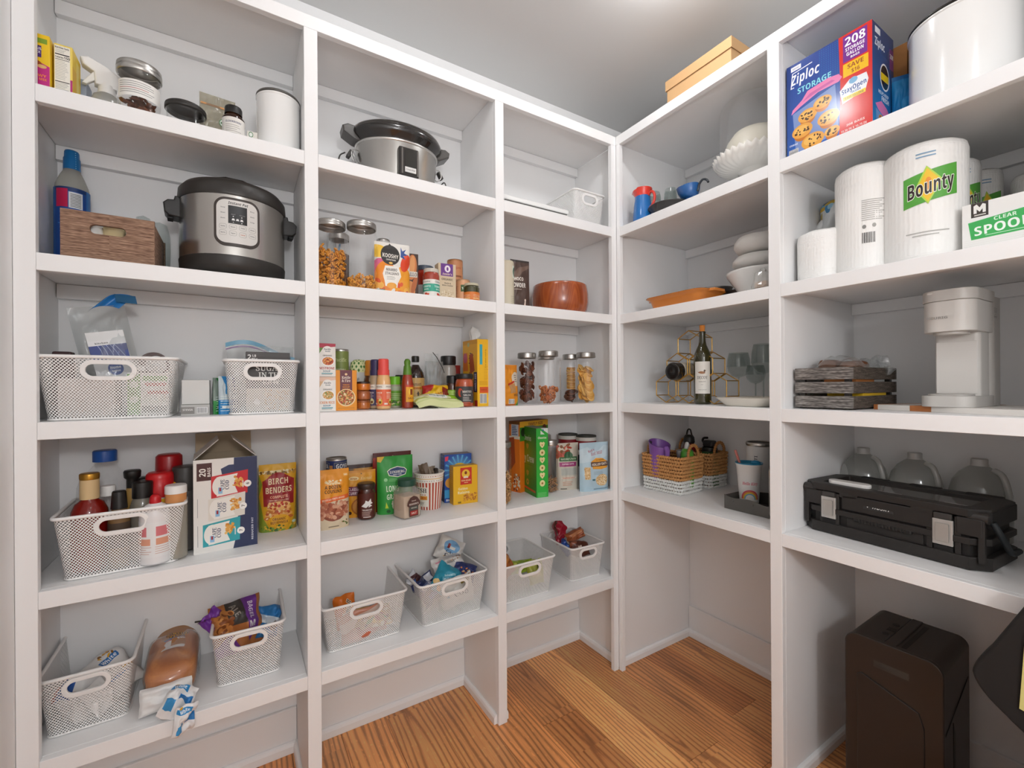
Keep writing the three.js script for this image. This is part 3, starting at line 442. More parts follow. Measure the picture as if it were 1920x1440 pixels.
// ---- fourth shelf, first bay
basket('large white mesh basket packed with bottles on the fourth shelf', 0.238, 0.24, 0.148, [-1.597, Y4, -0.15], 0.05);
const bz = Y4 + 0.006;
bottle('syrup_bottle', 'red syrup bottle with gold cap and cream neck at the left of the basket', [[0, 0.001], [0.03, 0.001], [0.034, 0.006], [0.034, 0.128], [0.033, 0.143], [0.026, 0.16], [0.0165, 0.168], [0.0155, 0.2]], M(0x9c1d12, 0.1, { transmission: 0.35, thickness: 0 }), [-1.659, bz, -0.085], 0, { cap: [[0, 0.231], [0.0165, 0.231], [0.0185, 0.229], [0.0185, 0.219], [0.0175, 0.216]], capMat: M(0xb98a35, 0.35, { metalness: 0.8 }), lab: [0.0178, 0.17, 0.046], labMat: M(0xdcbf8e, 0.6) });
bottle('water_jug', 'clear plastic jug with a blue screw cap at the back of the basket', [[0, 0.001], [0.05, 0.001], [0.056, 0.01], [0.056, 0.13], [0.054, 0.18], [0.047, 0.208], [0.03, 0.226], [0.022, 0.236], [0.021, 0.246]], glass, [-1.653, bz, -0.2], 0, { cap: [[0, 0.272], [0.022, 0.272], [0.0245, 0.269], [0.0245, 0.243], [0.022, 0.243]], capMat: M(0x2156a8, 0.35), cat: 'jug' });
bottle('small_bottle', 'small clear bottle with a white cap between the syrup and the jug', [[0, 0], [0.018, 0], [0.02, 0.004], [0.02, 0.13], [0.013, 0.15], [0.012, 0.168]], glass, [-1.634, bz, -0.13], 0, { cap: [[0, 0.19], [0.013, 0.19], [0.0145, 0.187], [0.0145, 0.172], [0.016, 0.17], [0.016, 0.165]], capMat: white });
bottle('vanilla_bottle', 'small bottle with a tapered black cap at the front of the basket', [[0, 0], [0.02, 0], [0.021, 0.004], [0.021, 0.118], [0.014, 0.14], [0.012, 0.147]], M(0xb08b5c, 0.15, { transmission: 0.5, thickness: 0 }), [-1.603, bz, -0.07], 0, { cap: [[0, 0.184], [0.012, 0.184], [0.0135, 0.181], [0.016, 0.142]], lab: [0.0215, 0.05, 0.06], labMat: M(0x4a3a2c, 0.6) });
bottle('pump_bottle', 'tall gold bottle with a flared black cap in the middle of the basket', [[0, 0], [0.02, 0], [0.021, 0.004], [0.021, 0.15], [0.013, 0.17], [0.012, 0.178]], M(0xb28d4a, 0.3), [-1.588, bz, -0.135], 0, { cap: [[0, 0.223], [0.016, 0.223], [0.018, 0.219], [0.017, 0.205], [0.012, 0.2], [0.012, 0.175]] });
bottle('sauce_bottle', 'clear-shouldered bottle with a broad black cap beside the red nozzle', [[0, 0], [0.025, 0], [0.027, 0.005], [0.027, 0.13], [0.022, 0.15], [0.019, 0.158]], M(0xb9b4a6, 0.12, { transmission: 0.6, thickness: 0 }), [-1.562, bz, -0.095], 0, { cap: [[0, 0.198], [0.019, 0.198], [0.021, 0.195], [0.021, 0.158]] });
bottle('black_lid_bottle', 'low black lid behind the broad black cap', [[0, 0], [0.02, 0], [0.02, 0.15]], charcoal, [-1.571, bz, -0.17], 0, { cap: [[0, 0.197], [0.017, 0.197], [0.019, 0.192], [0.019, 0.15]] });
bottle('spray_can', 'red-capped can with a yellow label band, the nearer of two', [[0, 0], [0.029, 0], [0.031, 0.004], [0.031, 0.146], [0.028, 0.152]], M(0xd8d6cf, 0.4), [-1.531, bz, -0.125], 0, { cap: [[0, 0.214], [0.024, 0.214], [0.0285, 0.209], [0.03, 0.2], [0.03, 0.182], [0.033, 0.18], [0.033, 0.152]], capMat: M(0xc4161c, 0.3), lab: [0.0316, 0.06, 0.088], labMat: print(256, 128, '#e8b822', (c) => { R(c, 0, 50, 256, 16, '#f2eee0'); R(c, 0, 76, 256, 30, '#c52a1e'); }), cat: 'spray can' });
bottle('spray_can', 'tall can with a deep red cap at the back of the basket', [[0, 0], [0.028, 0], [0.03, 0.004], [0.03, 0.18]], M(0xc99a1c, 0.4), [-1.52, bz, -0.205], 0, { cap: [[0, 0.25], [0.024, 0.25], [0.03, 0.244], [0.031, 0.205], [0.033, 0.18]], capMat: M(0xa80f16, 0.3), cat: 'spray can' });
{ const t = carton('mustard_bottle', 'yellow mustard bottle beside the red spray cans', 0.024, 0.185, 0.03, [-1.497, bz, -0.13], 0.1, { s: M(0xd49a13, 0.4) }, { cat: 'bottle', part: 'bottle_body', r: 0.006 }); }
bottle('cleaner_bottle', 'white squeeze bottle with a small red nozzle at the front of the basket', [[0, 0], [0.03, 0], [0.032, 0.005], [0.032, 0.115], [0.028, 0.132], [0.02, 0.142], [0.012, 0.147]], M(0xeceaea, 0.35), [-1.533, bz, -0.062], 0, { cap: [[0, 0.168], [0.006, 0.168], [0.0105, 0.163], [0.012, 0.155], [0.012, 0.146]], capMat: M(0xc21820, 0.3), lab: [0.0325, 0.02, 0.085], labMat: print(256, 160, '#eee', (c) => { for (let k = 0; k < 4; k++) { R(c, k * 64 + 6, 20, 40, 44, '#d8797f'); R(c, k * 64 + 6, 74, 50, 30, '#e3a184'); lines(c, 4, k * 64 + 4, 112, 56, 10, '#c98'); } }) });
bottle('jam_jar', 'small orange-banded jar with a white lid at the right of the basket', [[0, 0], [0.023, 0], [0.024, 0.004], [0.024, 0.13], [0.021, 0.15], [0.021, 0.165]], M(0xd8d2c4, 0.1, { transmission: 0.6, thickness: 0 }), [-1.493, bz, -0.075], 0, { cap: [[0, 0.185], [0.021, 0.185], [0.0235, 0.182], [0.0235, 0.164]], capMat: white, lab: [0.0225, 0.142, 0.022], labMat: M(0xd99559, 0.5), cat: 'jar' });
bottle('spray_can', 'dark grey spray can with a tapered cap against the cracker box', [[0, 0], [0.03, 0], [0.032, 0.004], [0.032, 0.15], [0.028, 0.158]], M(0x494746, 0.35), [-1.478, bz, -0.14], 0, { cap: [[0, 0.222], [0.027, 0.222], [0.029, 0.218], [0.031, 0.17], [0.029, 0.158]], capMat: M(0x3a3938, 0.35), cat: 'spray can' });
glassWare('clear_lid', 'shallow clear plastic cup behind the orange-banded jar', 0.028, 0.15, [-1.498, bz, -0.175]);
{ // chip carton with open flaps
  const w = 0.146, h = 0.248, d = 0.15, front = print(480, 800, '#ebe9e4', (c) => {
    G(c, [[300, 0], [480, 0], [480, 800], [290, 800], [312, 700], [330, 500], [290, 300]], '#263257'); G(c, [[200, 90], [260, 60], [300, 60], [300, 130], [210, 150]], '#2c3a5e'); R(c, 24, 30, 110, 150, '#4a2320'); T(c, '20', 66, 110, 66, '#f0ece4', { r: -PI / 2 }); T(c, 'BAGS', 112, 110, 32, '#f0ece4', { r: -PI / 2 });
    const pk = (y, x, col, n, dx) => { c.save(); c.translate(x, y); G(c, [[0, 0], [280, -36], [275, 170], [0, 190]], col); E(c, 70, 90, 62, 86, '#f2efe8'); G(c, [[40, 10], [200, -10], [170, 80], [200, 160], [40, 178]], '#f2efe8'); T(c, 'CAPE', 84, 78, 40, '#23304f', { r: -PI / 2, f: 'serif', w: 90 }); T(c, 'COD', 118, 84, 40, '#23304f', { r: -PI / 2, f: 'serif', w: 84 }); R(c, 52, 100, 32, 56, '#8fbfe0'); R(c, 60, 104, 14, 30, '#a3262e'); scatter(c, 26, 170, 20, 70, 90, 14, ['#e2a44a', '#f0c271', '#d0872e']); R(c, 236, 60, 8, 60, '#ddd'); E(c, dx, 90, 30, 30, '#f7f5f0'); T(c, n, dx, 90, 34, '#333', { r: -PI / 2 }); c.restore(); };
    pk(150, 128, '#c9252c', '6', 276); pk(560, 66, '#2fa3ad', '7', 284); pk(345, 106, '#e2ddd2', '7', 262);
    T(c, 'REDUCED FAT', 440, 650, 22, '#dfe3ea', { r: -PI / 2, w: 200 }); R(c, 28, 330, 4, 160, '#999'); R(c, 28, 560, 4, 180, '#999');
  });
  const t = thing('chip_carton', 'open twenty-bag potato chip carton with raised flaps on the fourth shelf', 'box', [-1.388, Y4, -0.158], 0.05);
  const wall = (W) => new THREE.PlaneGeometry(W, h).translate(0, h / 2, 0), sideM = M(0xe4e1da, 0.6);
  P(t, 'front_panel', rb(w, h, 0.003, 0.0006), [sideM, sideM, sideM, sideM, front, cardIn], [0, 0, d / 2]); P(t, 'back_panel', rb(w, h, 0.003, 0.0006), cardIn, [0, 0, -d / 2]);
  for (const s of [-1, 1]) {
    P(t, 'side_panel', rb(0.003, h - 0.0005, d - 0.004, 0.0006), sideM, [s * (w / 2 - 0.0015), 0, 0]);
    P(t, 'flap', rb(0.002, 0.074, d * 0.9, 0.0006), M(0xdcd9d3, 0.6), [s * (w / 2 - 0.002), h, -0.002], [0, 0, s * 0.82]);
  }
  P(t, 'back_flap', rb(w * 0.96, 0.06, 0.002, 0.0006), cardIn, [0, h, -d / 2], [-0.35, 0, 0]);
  P(t, 'bottom_panel', rb(w - 0.006, 0.003, d - 0.004, 0.0006), cardIn, [0, 0.0005, 0]);
}
bag('pancake_mix_bag', 'yellow and red pancake mix pouch beside the open chip carton', 0.103, 0.203, 0.05, [-1.252, Y4, -0.2], 0.03, print(360, 700, '#dba31d', (c) => {
  R(c, 0, 0, 360, 70, '#e3ae24'); R(c, 0, 66, 360, 24, '#e9d9a9'); scatter(c, 40, 0, 74, 360, 24, 16, ['#7a5a20', '#c29033', '#efe1b8']); G(c, [[0, 330], [30, 200], [0, 100], [0, 700], [110, 700], [40, 560]], '#8a9a2c'); G(c, [[360, 330], [340, 200], [360, 100], [360, 700], [280, 700], [330, 560]], '#a6912a');
  c.fillStyle = '#9c1f24'; c.beginPath(); c.moveTo(30, 170); c.quadraticCurveTo(70, 150, 100, 120); c.quadraticCurveTo(180, 60, 260, 120); c.quadraticCurveTo(300, 150, 335, 165); c.lineTo(325, 420); c.lineTo(40, 430); c.fill();
  T(c, 'BIRCH', 180, 178, 86, '#f2dfb6', { w: 200 }); T(c, 'BENDERS', 182, 268, 86, '#f2dfb6', { w: 256 }); T(c, 'COMPLETE', 184, 340, 38, '#f6c9a2', { w: 170 }); T(c, 'PANCAKE & WAFFLE MIX', 184, 374, 16, '#f2dfb6', { w: 180 });
  for (let i = 0; i < 5; i++) E(c, 182, 560 - i * 36, 140 - i * 8, 30, ['#c4682a', '#e8a85c', '#cf7a34', '#edb56a', '#f0c27e'][i]); scatter(c, 50, 70, 400, 220, 160, 15, ['#b8562a', '#f0d2a0', '#c22f2a', '#e9b26a']);
  E(c, 184, 590, 106, 66, '#e6a71f'); T(c, 'ORGANIC', 184, 572, 36, '#6c3b16', { w: 130 }); T(c, 'BUTTERMILK', 184, 608, 36, '#6c3b16', { w: 170 }); scatter(c, 40, 20, 640, 320, 60, 14, ['#3f6b2f', '#7b9a3a', '#e6b93a']); E(c, 330, 620, 20, 16, '#cfe3cf');
}), M(0xd69d1f, 0.4), { sd: 4, wav: 0.006 });
// ---- bottom shelf, first bay
const BW = [0.166, 0.25, 0.14];
basket('white mesh basket at the left end of the bottom shelf with a bread bag inside', 0.166, 0.252, 0.142, [-1.664, Y5, -0.186], 0.02);
function loafGeo(len, w, h, sd) { const g = new THREE.SphereGeometry(1, 32, 24), p = g.attributes.position; for (let i = 0; i < p.count; i++) { let x = p.getX(i), y = p.getY(i), z = p.getZ(i); const sq = (q, e) => Math.sign(q) * Math.pow(Math.abs(q), e); x = sq(x, 0.6); y = sq(y, 0.6); z = sq(z, 0.45); const n = 1 + 0.05 * perlin.noise(x * 2 + sd, y * 2, z * 3); p.setXYZ(i, x * w / 2 * n * (1 + 0.12 * Math.max(0, y)), (y * 0.5 + 0.5) * h * n, z * len / 2 * n); } g.computeVertexNormals(); return g; }
const breadMat = M(0xffffff, 0.55, { map: tex(256, 256, (c, w, h) => { const im = c.createImageData(w, h); for (let y = 0; y < h; y++) for (let x = 0; x < w; x++) { const n = 0.5 + 0.7 * perlin.noise(x / 40, y / 40, 2) + 0.2 * perlin.noise(x / 7, y / 7, 5), i = (y * w + x) * 4, k = Math.max(0, Math.min(1, n)); im.data[i] = 168 + 52 * k; im.data[i + 1] = 92 + 56 * k; im.data[i + 2] = 34 + 46 * k; im.data[i + 3] = 255; } c.putImageData(im, 0, 0); }, true) });
{
  const t = thing('bread_bag', 'crumpled white bread bag with blue print at the bottom of the left basket', 'food bag', [-1.665, Y5 + 0.048, -0.17], 0.5);
  const wp = print(384, 256, '#e9e8e6', (c) => { G(c, [[0, 90], [150, 30], [160, 70], [30, 150]], '#2556a5'); G(c, [[0, 70], [120, 18], [130, 36], [0, 92]], '#c44a34'); R(c, 230, 70, 90, 30, '#2c6fb4'); T(c, 'White', 275, 86, 26, '#fff'); scatter(c, 10, 250, 30, 60, 40, 10, ['#e3a827', '#8a5a1c']); R(c, 200, 190, 90, 18, '#5a92cc'); R(c, 300, 150, 60, 12, '#e6b43a'); });
  P(t, 'bread_wrapper', crumple(0.16, 0.13, 0.085, 3, 0.022), [wp, M(0xe9e8e6, 0.4)], [0, 0, 0], [-1.2, 0, 0.25]);
  P(t, 'bag_neck', crumple(0.05, 0.075, 0.03, 7, 0.012), [M(0xf0efed, 0.4), M(0xf0efed, 0.4)], [-0.02, 0.008, 0.075], [-0.5, 0.2, 0.4]);
}
{ // the loaf between the baskets
  const t = thing('bread_loaf', 'bagged loaf of sliced bread lying between the two baskets on the bottom shelf', 'bread', [-1.51, Y5, -0.163], 0.03);
  const L = P(t, 'loaf', loafGeo(0.225, 0.108, 0.094, 4), breadMat, [0, 0.004, -0.012]);
  const wrap = grid(40, 20, (u, v) => { const a = PI * (1.04 - 1.08 * u), n = 1 + 0.03 * perlin.noise(u * 7, v * 6, 3); return [0.0585 * Math.cos(a) * n, Math.max(0.002, 0.008 + 0.094 * Math.pow(Math.max(0, Math.sin(a)), 0.6) * n), -0.135 + v * 0.14]; });
  P(t, 'bread_wrapper', wrap, print(512, 512, '#a86a34', (c) => {
    c.save(); c.translate(512, 512); c.rotate(PI);
    R(c, 0, 0, 512, 512, '#a9723e'); R(c, 0, 340, 512, 172, '#eceae8'); R(c, 0, 290, 512, 34, '#3a77b4'); R(c, 0, 322, 512, 26, '#b84a36');
    R(c, 120, 300, 150, 160, '#b6783a'); T(c, 'Nature', 190, 318, 26, '#fff', { w: 100 }); c.restore();
    c.save(); c.translate(300, 250); c.rotate(PI); T(c, "Nature's", 0, -52, 44, '#e6a92c', { s: '#3a2410', w: 190 }); T(c, 'Own', 10, -4, 58, '#e6a92c', { s: '#3a2410', w: 130 }); T(c, 'Honey', -20, 60, 30, '#f1f4f8', { w: 100 }); c.restore();
    R(c, 440, 0, 72, 512, '#eceae8'); R(c, 0, 0, 60, 512, '#eceae8'); for (let i = 0; i < 6; i++) R(c, 445, 200 + i * 22, 60, 10, '#2b60a8');
  }, 0.25));
  P(t, 'clear_film', loafGeo(0.24, 0.114, 0.099, 4), M(0xffffff, 0.12, { transmission: 0.96, thickness: 0 }), [0, 0.003, -0.008]);
  P(t, 'bag_foot', crumple(0.105, 0.06, 0.05, 5, 0.014), [M(0xf1f0ee, 0.4), M(0xf1f0ee, 0.4)], [-0.006, 0.034, 0.112], [-0.35, 0, 0]);
  const tail = print(192, 256, '#f1f1f1', (c) => { R(c, 10, 20, 120, 40, '#2a8fcf'); T(c, 'White', 70, 40, 30, '#fff'); R(c, 90, 90, 90, 60, '#2079be'); R(c, 20, 150, 60, 70, '#3a96d2'); E(c, 40, 14, 16, 10, '#e0a92e'); });
  P(t, 'bag_tail', crumple(0.062, 0.07, 0.03, 11, 0.018), [tail, tail], [0.02, 0.03, 0.146], [-0.9, 0.2, -0.4]);
  P(t, 'bag_tail', crumple(0.045, 0.07, 0.012, 13, 0.012), [tail, M(0xf2f2f2, 0.4)], [0.034, 0.002, 0.178], [0.1, 0.4, -0.2]);
}
basket('white mesh basket right of the loaf filled with bagged bagels', 0.172, 0.235, 0.146, [-1.331, Y5, -0.176], -0.02);
{
  const t = thing('bagel_bag', 'purple and orange bag of bagels rising out of the basket', 'food bag', [-1.355, Y5 + 0.1, -0.15], 0);
  const pp = print(384, 384, '#b5713a', (c) => { G(c, [[120, 0], [240, 0], [250, 200], [110, 180]], '#3c3733'); T(c, 'ALE', 176, 80, 60, '#9a938a', { r: 1.3 }); G(c, [[240, 0], [350, 0], [330, 250], [250, 330]], '#6f3690'); T(c, 'BAGEL', 292, 110, 50, '#e6ddea', { r: 1.6, w: 140 }); T(c, 'M', 280, 220, 60, '#e2e0e0'); G(c, [[0, 300], [120, 240], [200, 384], [0, 384]], '#7d3f9b'); scatter(c, 40, 20, 60, 120, 180, 22, ['#c98443', '#8a4b20', '#d99a58']); });
  P(t, 'bread_wrapper', crumple(0.125, 0.14, 0.075, 21, 0.026), [pp, M(0xb87540, 0.4)], [-0.004, 0.022, 0], [-0.5, 0.15, 0.15]);
  P(t, 'bag_neck', crumple(0.055, 0.05, 0.02, 23, 0.02), [M(0x74379a, 0.35), M(0x74379a, 0.35)], [-0.064, 0.058, 0.004], [0, 0.3, 0.7]);
  P(t, 'tie', rb(0.024, 0.004, 0.004, 0.001), black, [-0.093, 0.062, 0.012], [0, 0, -0.1]);
}
{ const t = thing('snack_bag', 'blue snack bag behind the bagels at the right side of the basket', 'food bag', [-1.282, Y5 + 0.1, -0.16], 0.3); P(t, 'wrapper', crumple(0.06, 0.085, 0.04, 31, 0.02), [print(128, 192, '#2f7ab8', (c) => { G(c, [[0, 40], [128, 90], [128, 130], [0, 100]], '#dfe9ef'); E(c, 90, 130, 26, 30, '#5a3a22'); R(c, 10, 150, 90, 20, '#7fb4dc'); }), M(0x3a83bd, 0.35)], [0, 0.008, 0], [-0.4, 0, -0.3]); }
// ================================================================ left shelving, second bay
{ // slow cooker
  const t = thing('slow_cooker', 'oval stainless slow cooker with black rim and lid on the middle top shelf', 'slow cooker', [-0.885, Y1, -0.152], -0.03);
  const ov = (g, sz = 0.78) => g.scale(1, 1, sz), st = M(0xb3b1ad, 0.26, { metalness: 1, anisotropy: 0.3 }), blk = M(0x1d1a18, 0.18, { clearcoat: 0.7 });
  P(t, 'base', ov(lathe([[0, 0.002], [0.122, 0.002], [0.128, 0.012], [0.13, 0.016]], 64)), blk);
  P(t, 'steel_body', ov(lathe([[0.128, 0.014], [0.136, 0.132]], 72)), st);
  P(t, 'steel_rim', ov(lathe([[0.135, 0.13], [0.1395, 0.132], [0.1395, 0.137], [0.134, 0.139]], 72)), M(0xd5d3cf, 0.3, { metalness: 1 }));
  P(t, 'crock_rim', ov(lathe([[0.132, 0.136], [0.136, 0.145], [0.149, 0.157], [0.154, 0.166], [0.153, 0.176], [0.146, 0.182]], 72)), blk);
  P(t, 'lid', ov(lathe([[0.147, 0.181], [0.146, 0.188], [0.125, 0.2], [0.08, 0.212], [0.03, 0.217], [0, 0.218]], 64)), M(0x55524e, 0.06, { transmission: 0.6, thickness: 0 }));
  P(t, 'lid_knob', lathe([[0, 0.217], [0.014, 0.218], [0.017, 0.226], [0.016, 0.236], [0, 0.24]], 24), blk);
  for (const s of [-1, 1]) { P(t, 'crock_handle', extrude([[0.128, 0.142], [0.145, 0.146], [0.176, 0.163], [0.178, 0.175], [0.165, 0.182], [0.145, 0.18]].map(([x, y]) => [s * x, y]), 0.05, 0.004), M(0x4a4744, 0.3)); }
  // the digital control box, turned a little to the right
  const q = new THREE.Group(); q.name = 'control_box'; q.position.set(0.004, 0.015, 0.112); q.rotation.y = 0.04; t.add(q);
  P(q, 'housing', rb(0.066, 0.092, 0.022, 0.005), blk);
  P(q, 'display', rb(0.037, 0.062, 0.003, 0.001), M(0x32322f, 0.2), [0.004, 0.026, 0.0105]);
  P(q, 'brand_plate', rb(0.037, 0.017, 0.003, 0.001), print(160, 72, '#e3e2df', (c) => T(c, 'Crock-Pot', 80, 36, 34, '#6a6866', { w: 130 })), [0.004, 0.012, 0.0108]);
  for (const x of [-0.023, 0.028]) P(q, 'chrome_strip', rb(0.006, 0.082, 0.003, 0.001), M(0x8a8884, 0.25, { metalness: 1 }), [x, 0.005, 0.0105]);
  for (const s of [-1, 1]) { P(t, 'latch_wire', tube([[s * 0.135, 0.12, 0.0], [s * 0.15, 0.11, 0.012], [s * 0.153, 0.088, 0.016], [s * 0.142, 0.076, 0.006], [s * 0.136, 0.095, -0.01], [s * 0.15, 0.118, -0.008]], 0.0017), M(0xe4e3e0, 0.25, { metalness: 0.6 })); P(t, 'latch_grip', rb(0.012, 0.028, 0.018, 0.003), charcoal, [s * 0.163, 0.09, -0.004], [0, 0, s * 0.5]); }
  P(t, 'cord', tube([[-0.17, 0.105, -0.004], [-0.186, 0.09, 0.0], [-0.192, 0.05, 0.002], [-0.186, 0.012, 0.0], [-0.16, 0.004, -0.02], [-0.13, 0.006, -0.04]], 0.0022), charcoal);
  P(t, 'cord', tube([[0.142, 0.006, 0.0], [0.145, 0.05, 0.03], [0.16, 0.066, 0.03], [0.168, 0.05, 0.03], [0.178, 0.026, 0.03]], 0.0022), charcoal);
  P(t, 'plug', rb(0.02, 0.03, 0.018, 0.005), charcoal, [0.178, 0.003, 0.03]);
  P(t, 'cord_tag', rb(0.016, 0.045, 0.001, 0.0004), M(0xe6e4df, 0.5), [0.152, 0.004, 0.028]);
}
// ---- second shelf
const pastaMat = M(0xe3992b, 0.5);
function heap(name, label, at, r, h, n, geo, mat, cat = 'food') {
  const m = new THREE.InstancedMesh(geo, mat, n), q = new THREE.Object3D(), col = new THREE.Color();
  for (let i = 0; i < n; i++) { const a = rr(0, 6.283), d = r * Math.sqrt(i % 3 ? rr(0.55, 1) : rr(0, 1)); q.position.set(d * Math.cos(a), 0.006 + rr(0, h - 0.006) * (1 - 0.12 * rnd()), d * Math.sin(a)); q.rotation.set(rr(0, 6), rr(0, 6), rr(0, 6)); q.scale.setScalar(rr(0.85, 1.15)); q.updateMatrix(); m.setMatrixAt(i, q.matrix); const k = rr(0.78, 1.12); m.setColorAt(i, col.setRGB(k, k * rr(0.94, 1.02), k)); }
  m.name = numbered(name); m.position.set(...at); scene.add(m); tag(m, label, cat).userData.kind = 'stuff'; m.castShadow = m.receiveShadow = true; return m;
}
const shellGeo = merge([new THREE.TorusGeometry(0.0035, 0.0022, 6, 10), new THREE.SphereGeometry(0.003, 6, 5).translate(0.003, 0.001, 0)]);
glassJar('pasta_jar', 'square glass jar full of elbow pasta with a silver lid beside the post', 0.0465, 0.208, [-1.112, Y2, -0.09], { square: 0.06, neck: 0.82, shoulder: 0.78, lidH: 0.019 });
heap('pasta', 'golden elbow pasta filling the left square jar past half', [-1.112, Y2, -0.09], 0.039, 0.132, 520, shellGeo, pastaMat);
glassJar('pasta_jar', 'square glass jar with only a little pasta at the bottom, beside the orange pouch', 0.0495, 0.215, [-1.024, Y2, -0.075], { square: 0.06, neck: 0.8, shoulder: 0.78, lidH: 0.019 });
heap('pasta', 'thin layer of golden pasta at the bottom of the second square jar', [-1.024, Y2, -0.075], 0.041, 0.05, 240, shellGeo, M(0xe7a23a, 0.5));
glassJar('dark_jar', 'narrow glass jar behind and between the two pasta jars', 0.034, 0.21, [-1.068, Y2, -0.2], { neck: 0.85 });
bottle('coffee_fill', 'dark brown ground coffee filling the narrow jar between the pasta jars', [[0, 0.002], [0.03, 0.003], [0.031, 0.14], [0, 0.145]], M(0x3a2115, 0.8), [-1.068, Y2 + 0.003, -0.2], 0, { cat: 'coffee' });
{
  const t = bag('zip_bag', 'clear zip bag with a blue edge standing up behind the pasta jars', 0.06, 0.235, 0.02, [-1.085, Y2, -0.235], 0.9, clearBag, clearBag, { wav: 0.004, sd: 6 }, 'bag');
  P(t, 'blue_edge', grid(2, 20, (u, v) => [0.024 + 0.012 * u + 0.02 * v * v, 0.12 + 0.13 * v, 0.004 + 0.01 * v]), M(0x2f7fb4, 0.35));
}
bag('snack_pouch', 'white and orange chickpea snack pouch with a round black logo', 0.112, 0.166, 0.04, [-0.932, Y2, -0.062], -0.06, print(448, 640, '#ece9e2', (c) => {
  E(c, 40, 120, 120, 80, '#efc13a'); E(c, 60, 330, 90, 120, '#d9668f'); E(c, 130, 430, 130, 190, '#ef8f25'); E(c, 350, 480, 130, 190, '#f0a02c'); E(c, 384, 240, 60, 120, '#e0461f', 0.35); G(c, [[330, 40], [350, 90], [400, 60], [370, 110], [420, 130], [360, 150], [380, 200], [320, 170]], '#2b4f97');
  scatter(c, 26, 20, 470, 420, 150, 44, ['#f0a338', '#e8862a', '#f5b95a', '#d9562c']); E(c, 190, 160, 118, 128, '#24211f'); G(c, [[170, 40], [190, 8], [212, 40]], '#24211f'); T(c, 'KOOSHY', 190, 172, 72, '#f1ede4', { w: 200, r: 0.08 }); T(c, 'CROUTONS', 196, 222, 26, '#f1ede4', { w: 120, r: 0.06 }); E(c, 192, 262, 24, 16, '#e6b95a');
  G(c, [[120, 300], [290, 300], [320, 420], [280, 500], [270, 560], [120, 550], [110, 480], [90, 400]], '#f4f1ea'); T(c, 'MAMBO', 200, 346, 46, '#3a3632', { w: 140 }); T(c, 'ITALIANO', 206, 392, 46, '#5b5650', { w: 170 }); lines(c, 3, 140, 430, 130, 16, '#8a857e', 4); E(c, 200, 540, 60, 36, '#f0a83a'); R(c, 0, 590, 100, 50, '#5f9aa0'); scatter(c, 20, 100, 600, 320, 36, 16, ['#c9344f', '#6a8f3a', '#f0a23a']);
}), M(0xe9e5dc, 0.4), { sd: 2, wav: 0.004 });
can('tall_can', 'silver-topped pale can standing behind the chickpea snack pouch', 0.022, 0.207, [-0.93, Y2, -0.17], M(0xdedcd6, 0.4), 0);
carton('bread_carton', 'brown carton printed with a long loaf between the pouch and the sauces', 0.05, 0.145, 0.04, [-0.866, Y2, -0.088], -0.12, { s: M(0x6b3d22, 0.5), f: print(192, 480, '#3b2114', (c) => { E(c, 110, 150, 62, 140, '#c9763a', 0.1); E(c, 116, 130, 34, 110, '#dd9a5c', 0.1); E(c, 100, 390, 50, 90, '#d08a4a', -0.15); E(c, 140, 340, 30, 110, '#b05f2a', 0.3); R(c, 20, 196, 160, 62, '#dcd6cc'); T(c, 'GALLO', 100, 228, 56, '#2c2420', { f: 'serif', w: 150 }); T(c, 'Snaps', 100, 450, 50, '#e8dfd0', { f: 'serif', w: 130 }); }) });
const sauceProf = (r, h) => [[0, 0.001], [r * 0.92, 0.001], [r, 0.006], [r, h * 0.76], [r * 0.9, h * 0.84], [r * 0.84, h * 0.88]], sauceCap = (r, h) => [[0, h], [r * 0.86, h], [r * 0.92, h - 0.002], [r * 0.92, h * 0.87], [r * 0.86, h * 0.87]];
bottle('sauce_jar', 'red tomato sauce jar with a dark lid behind the teal-labelled jar', sauceProf(0.0335, 0.13), M(0xa32a14, 0.15, { clearcoat: 0.8 }), [-0.789, Y2, -0.15], 0, { cap: sauceCap(0.0335, 0.13), capMat: M(0x4d5663, 0.35), lab: [0.0339, 0.02, 0.04], labMat: M(0xd9d6cf, 0.5), cat: 'jar' });
bottle('sauce_jar', 'red tomato sauce jar with a teal label and pale lid', sauceProf(0.0275, 0.098), M(0xa5361a, 0.15, { clearcoat: 0.8 }), [-0.801, Y2, -0.058], face(-0.801, -0.058, 0.6), { cap: sauceCap(0.0275, 0.098), capMat: M(0xcfc9bd, 0.35), lab: [0.0279, 0.004, 0.056, 0.0279], labMat: print(512, 168, '#e9e6df', (c) => { for (let k = 0; k < 4; k++) { const x = k * 128; R(c, x, 44, 128, 76, '#35a48a'); T(c, 'Classico', x + 64, 22, 24, '#777', { w: 80 }); T(c, 'TOMATO', x + 64, 70, 28, '#dff0ea', { w: 92 }); T(c, 'BASIL', x + 64, 98, 22, '#dff0ea', { w: 60 }); E(c, x + 60, 144, 16, 12, '#c33a26'); E(c, x + 84, 148, 12, 9, '#d4523a'); } }), cat: 'jar' });
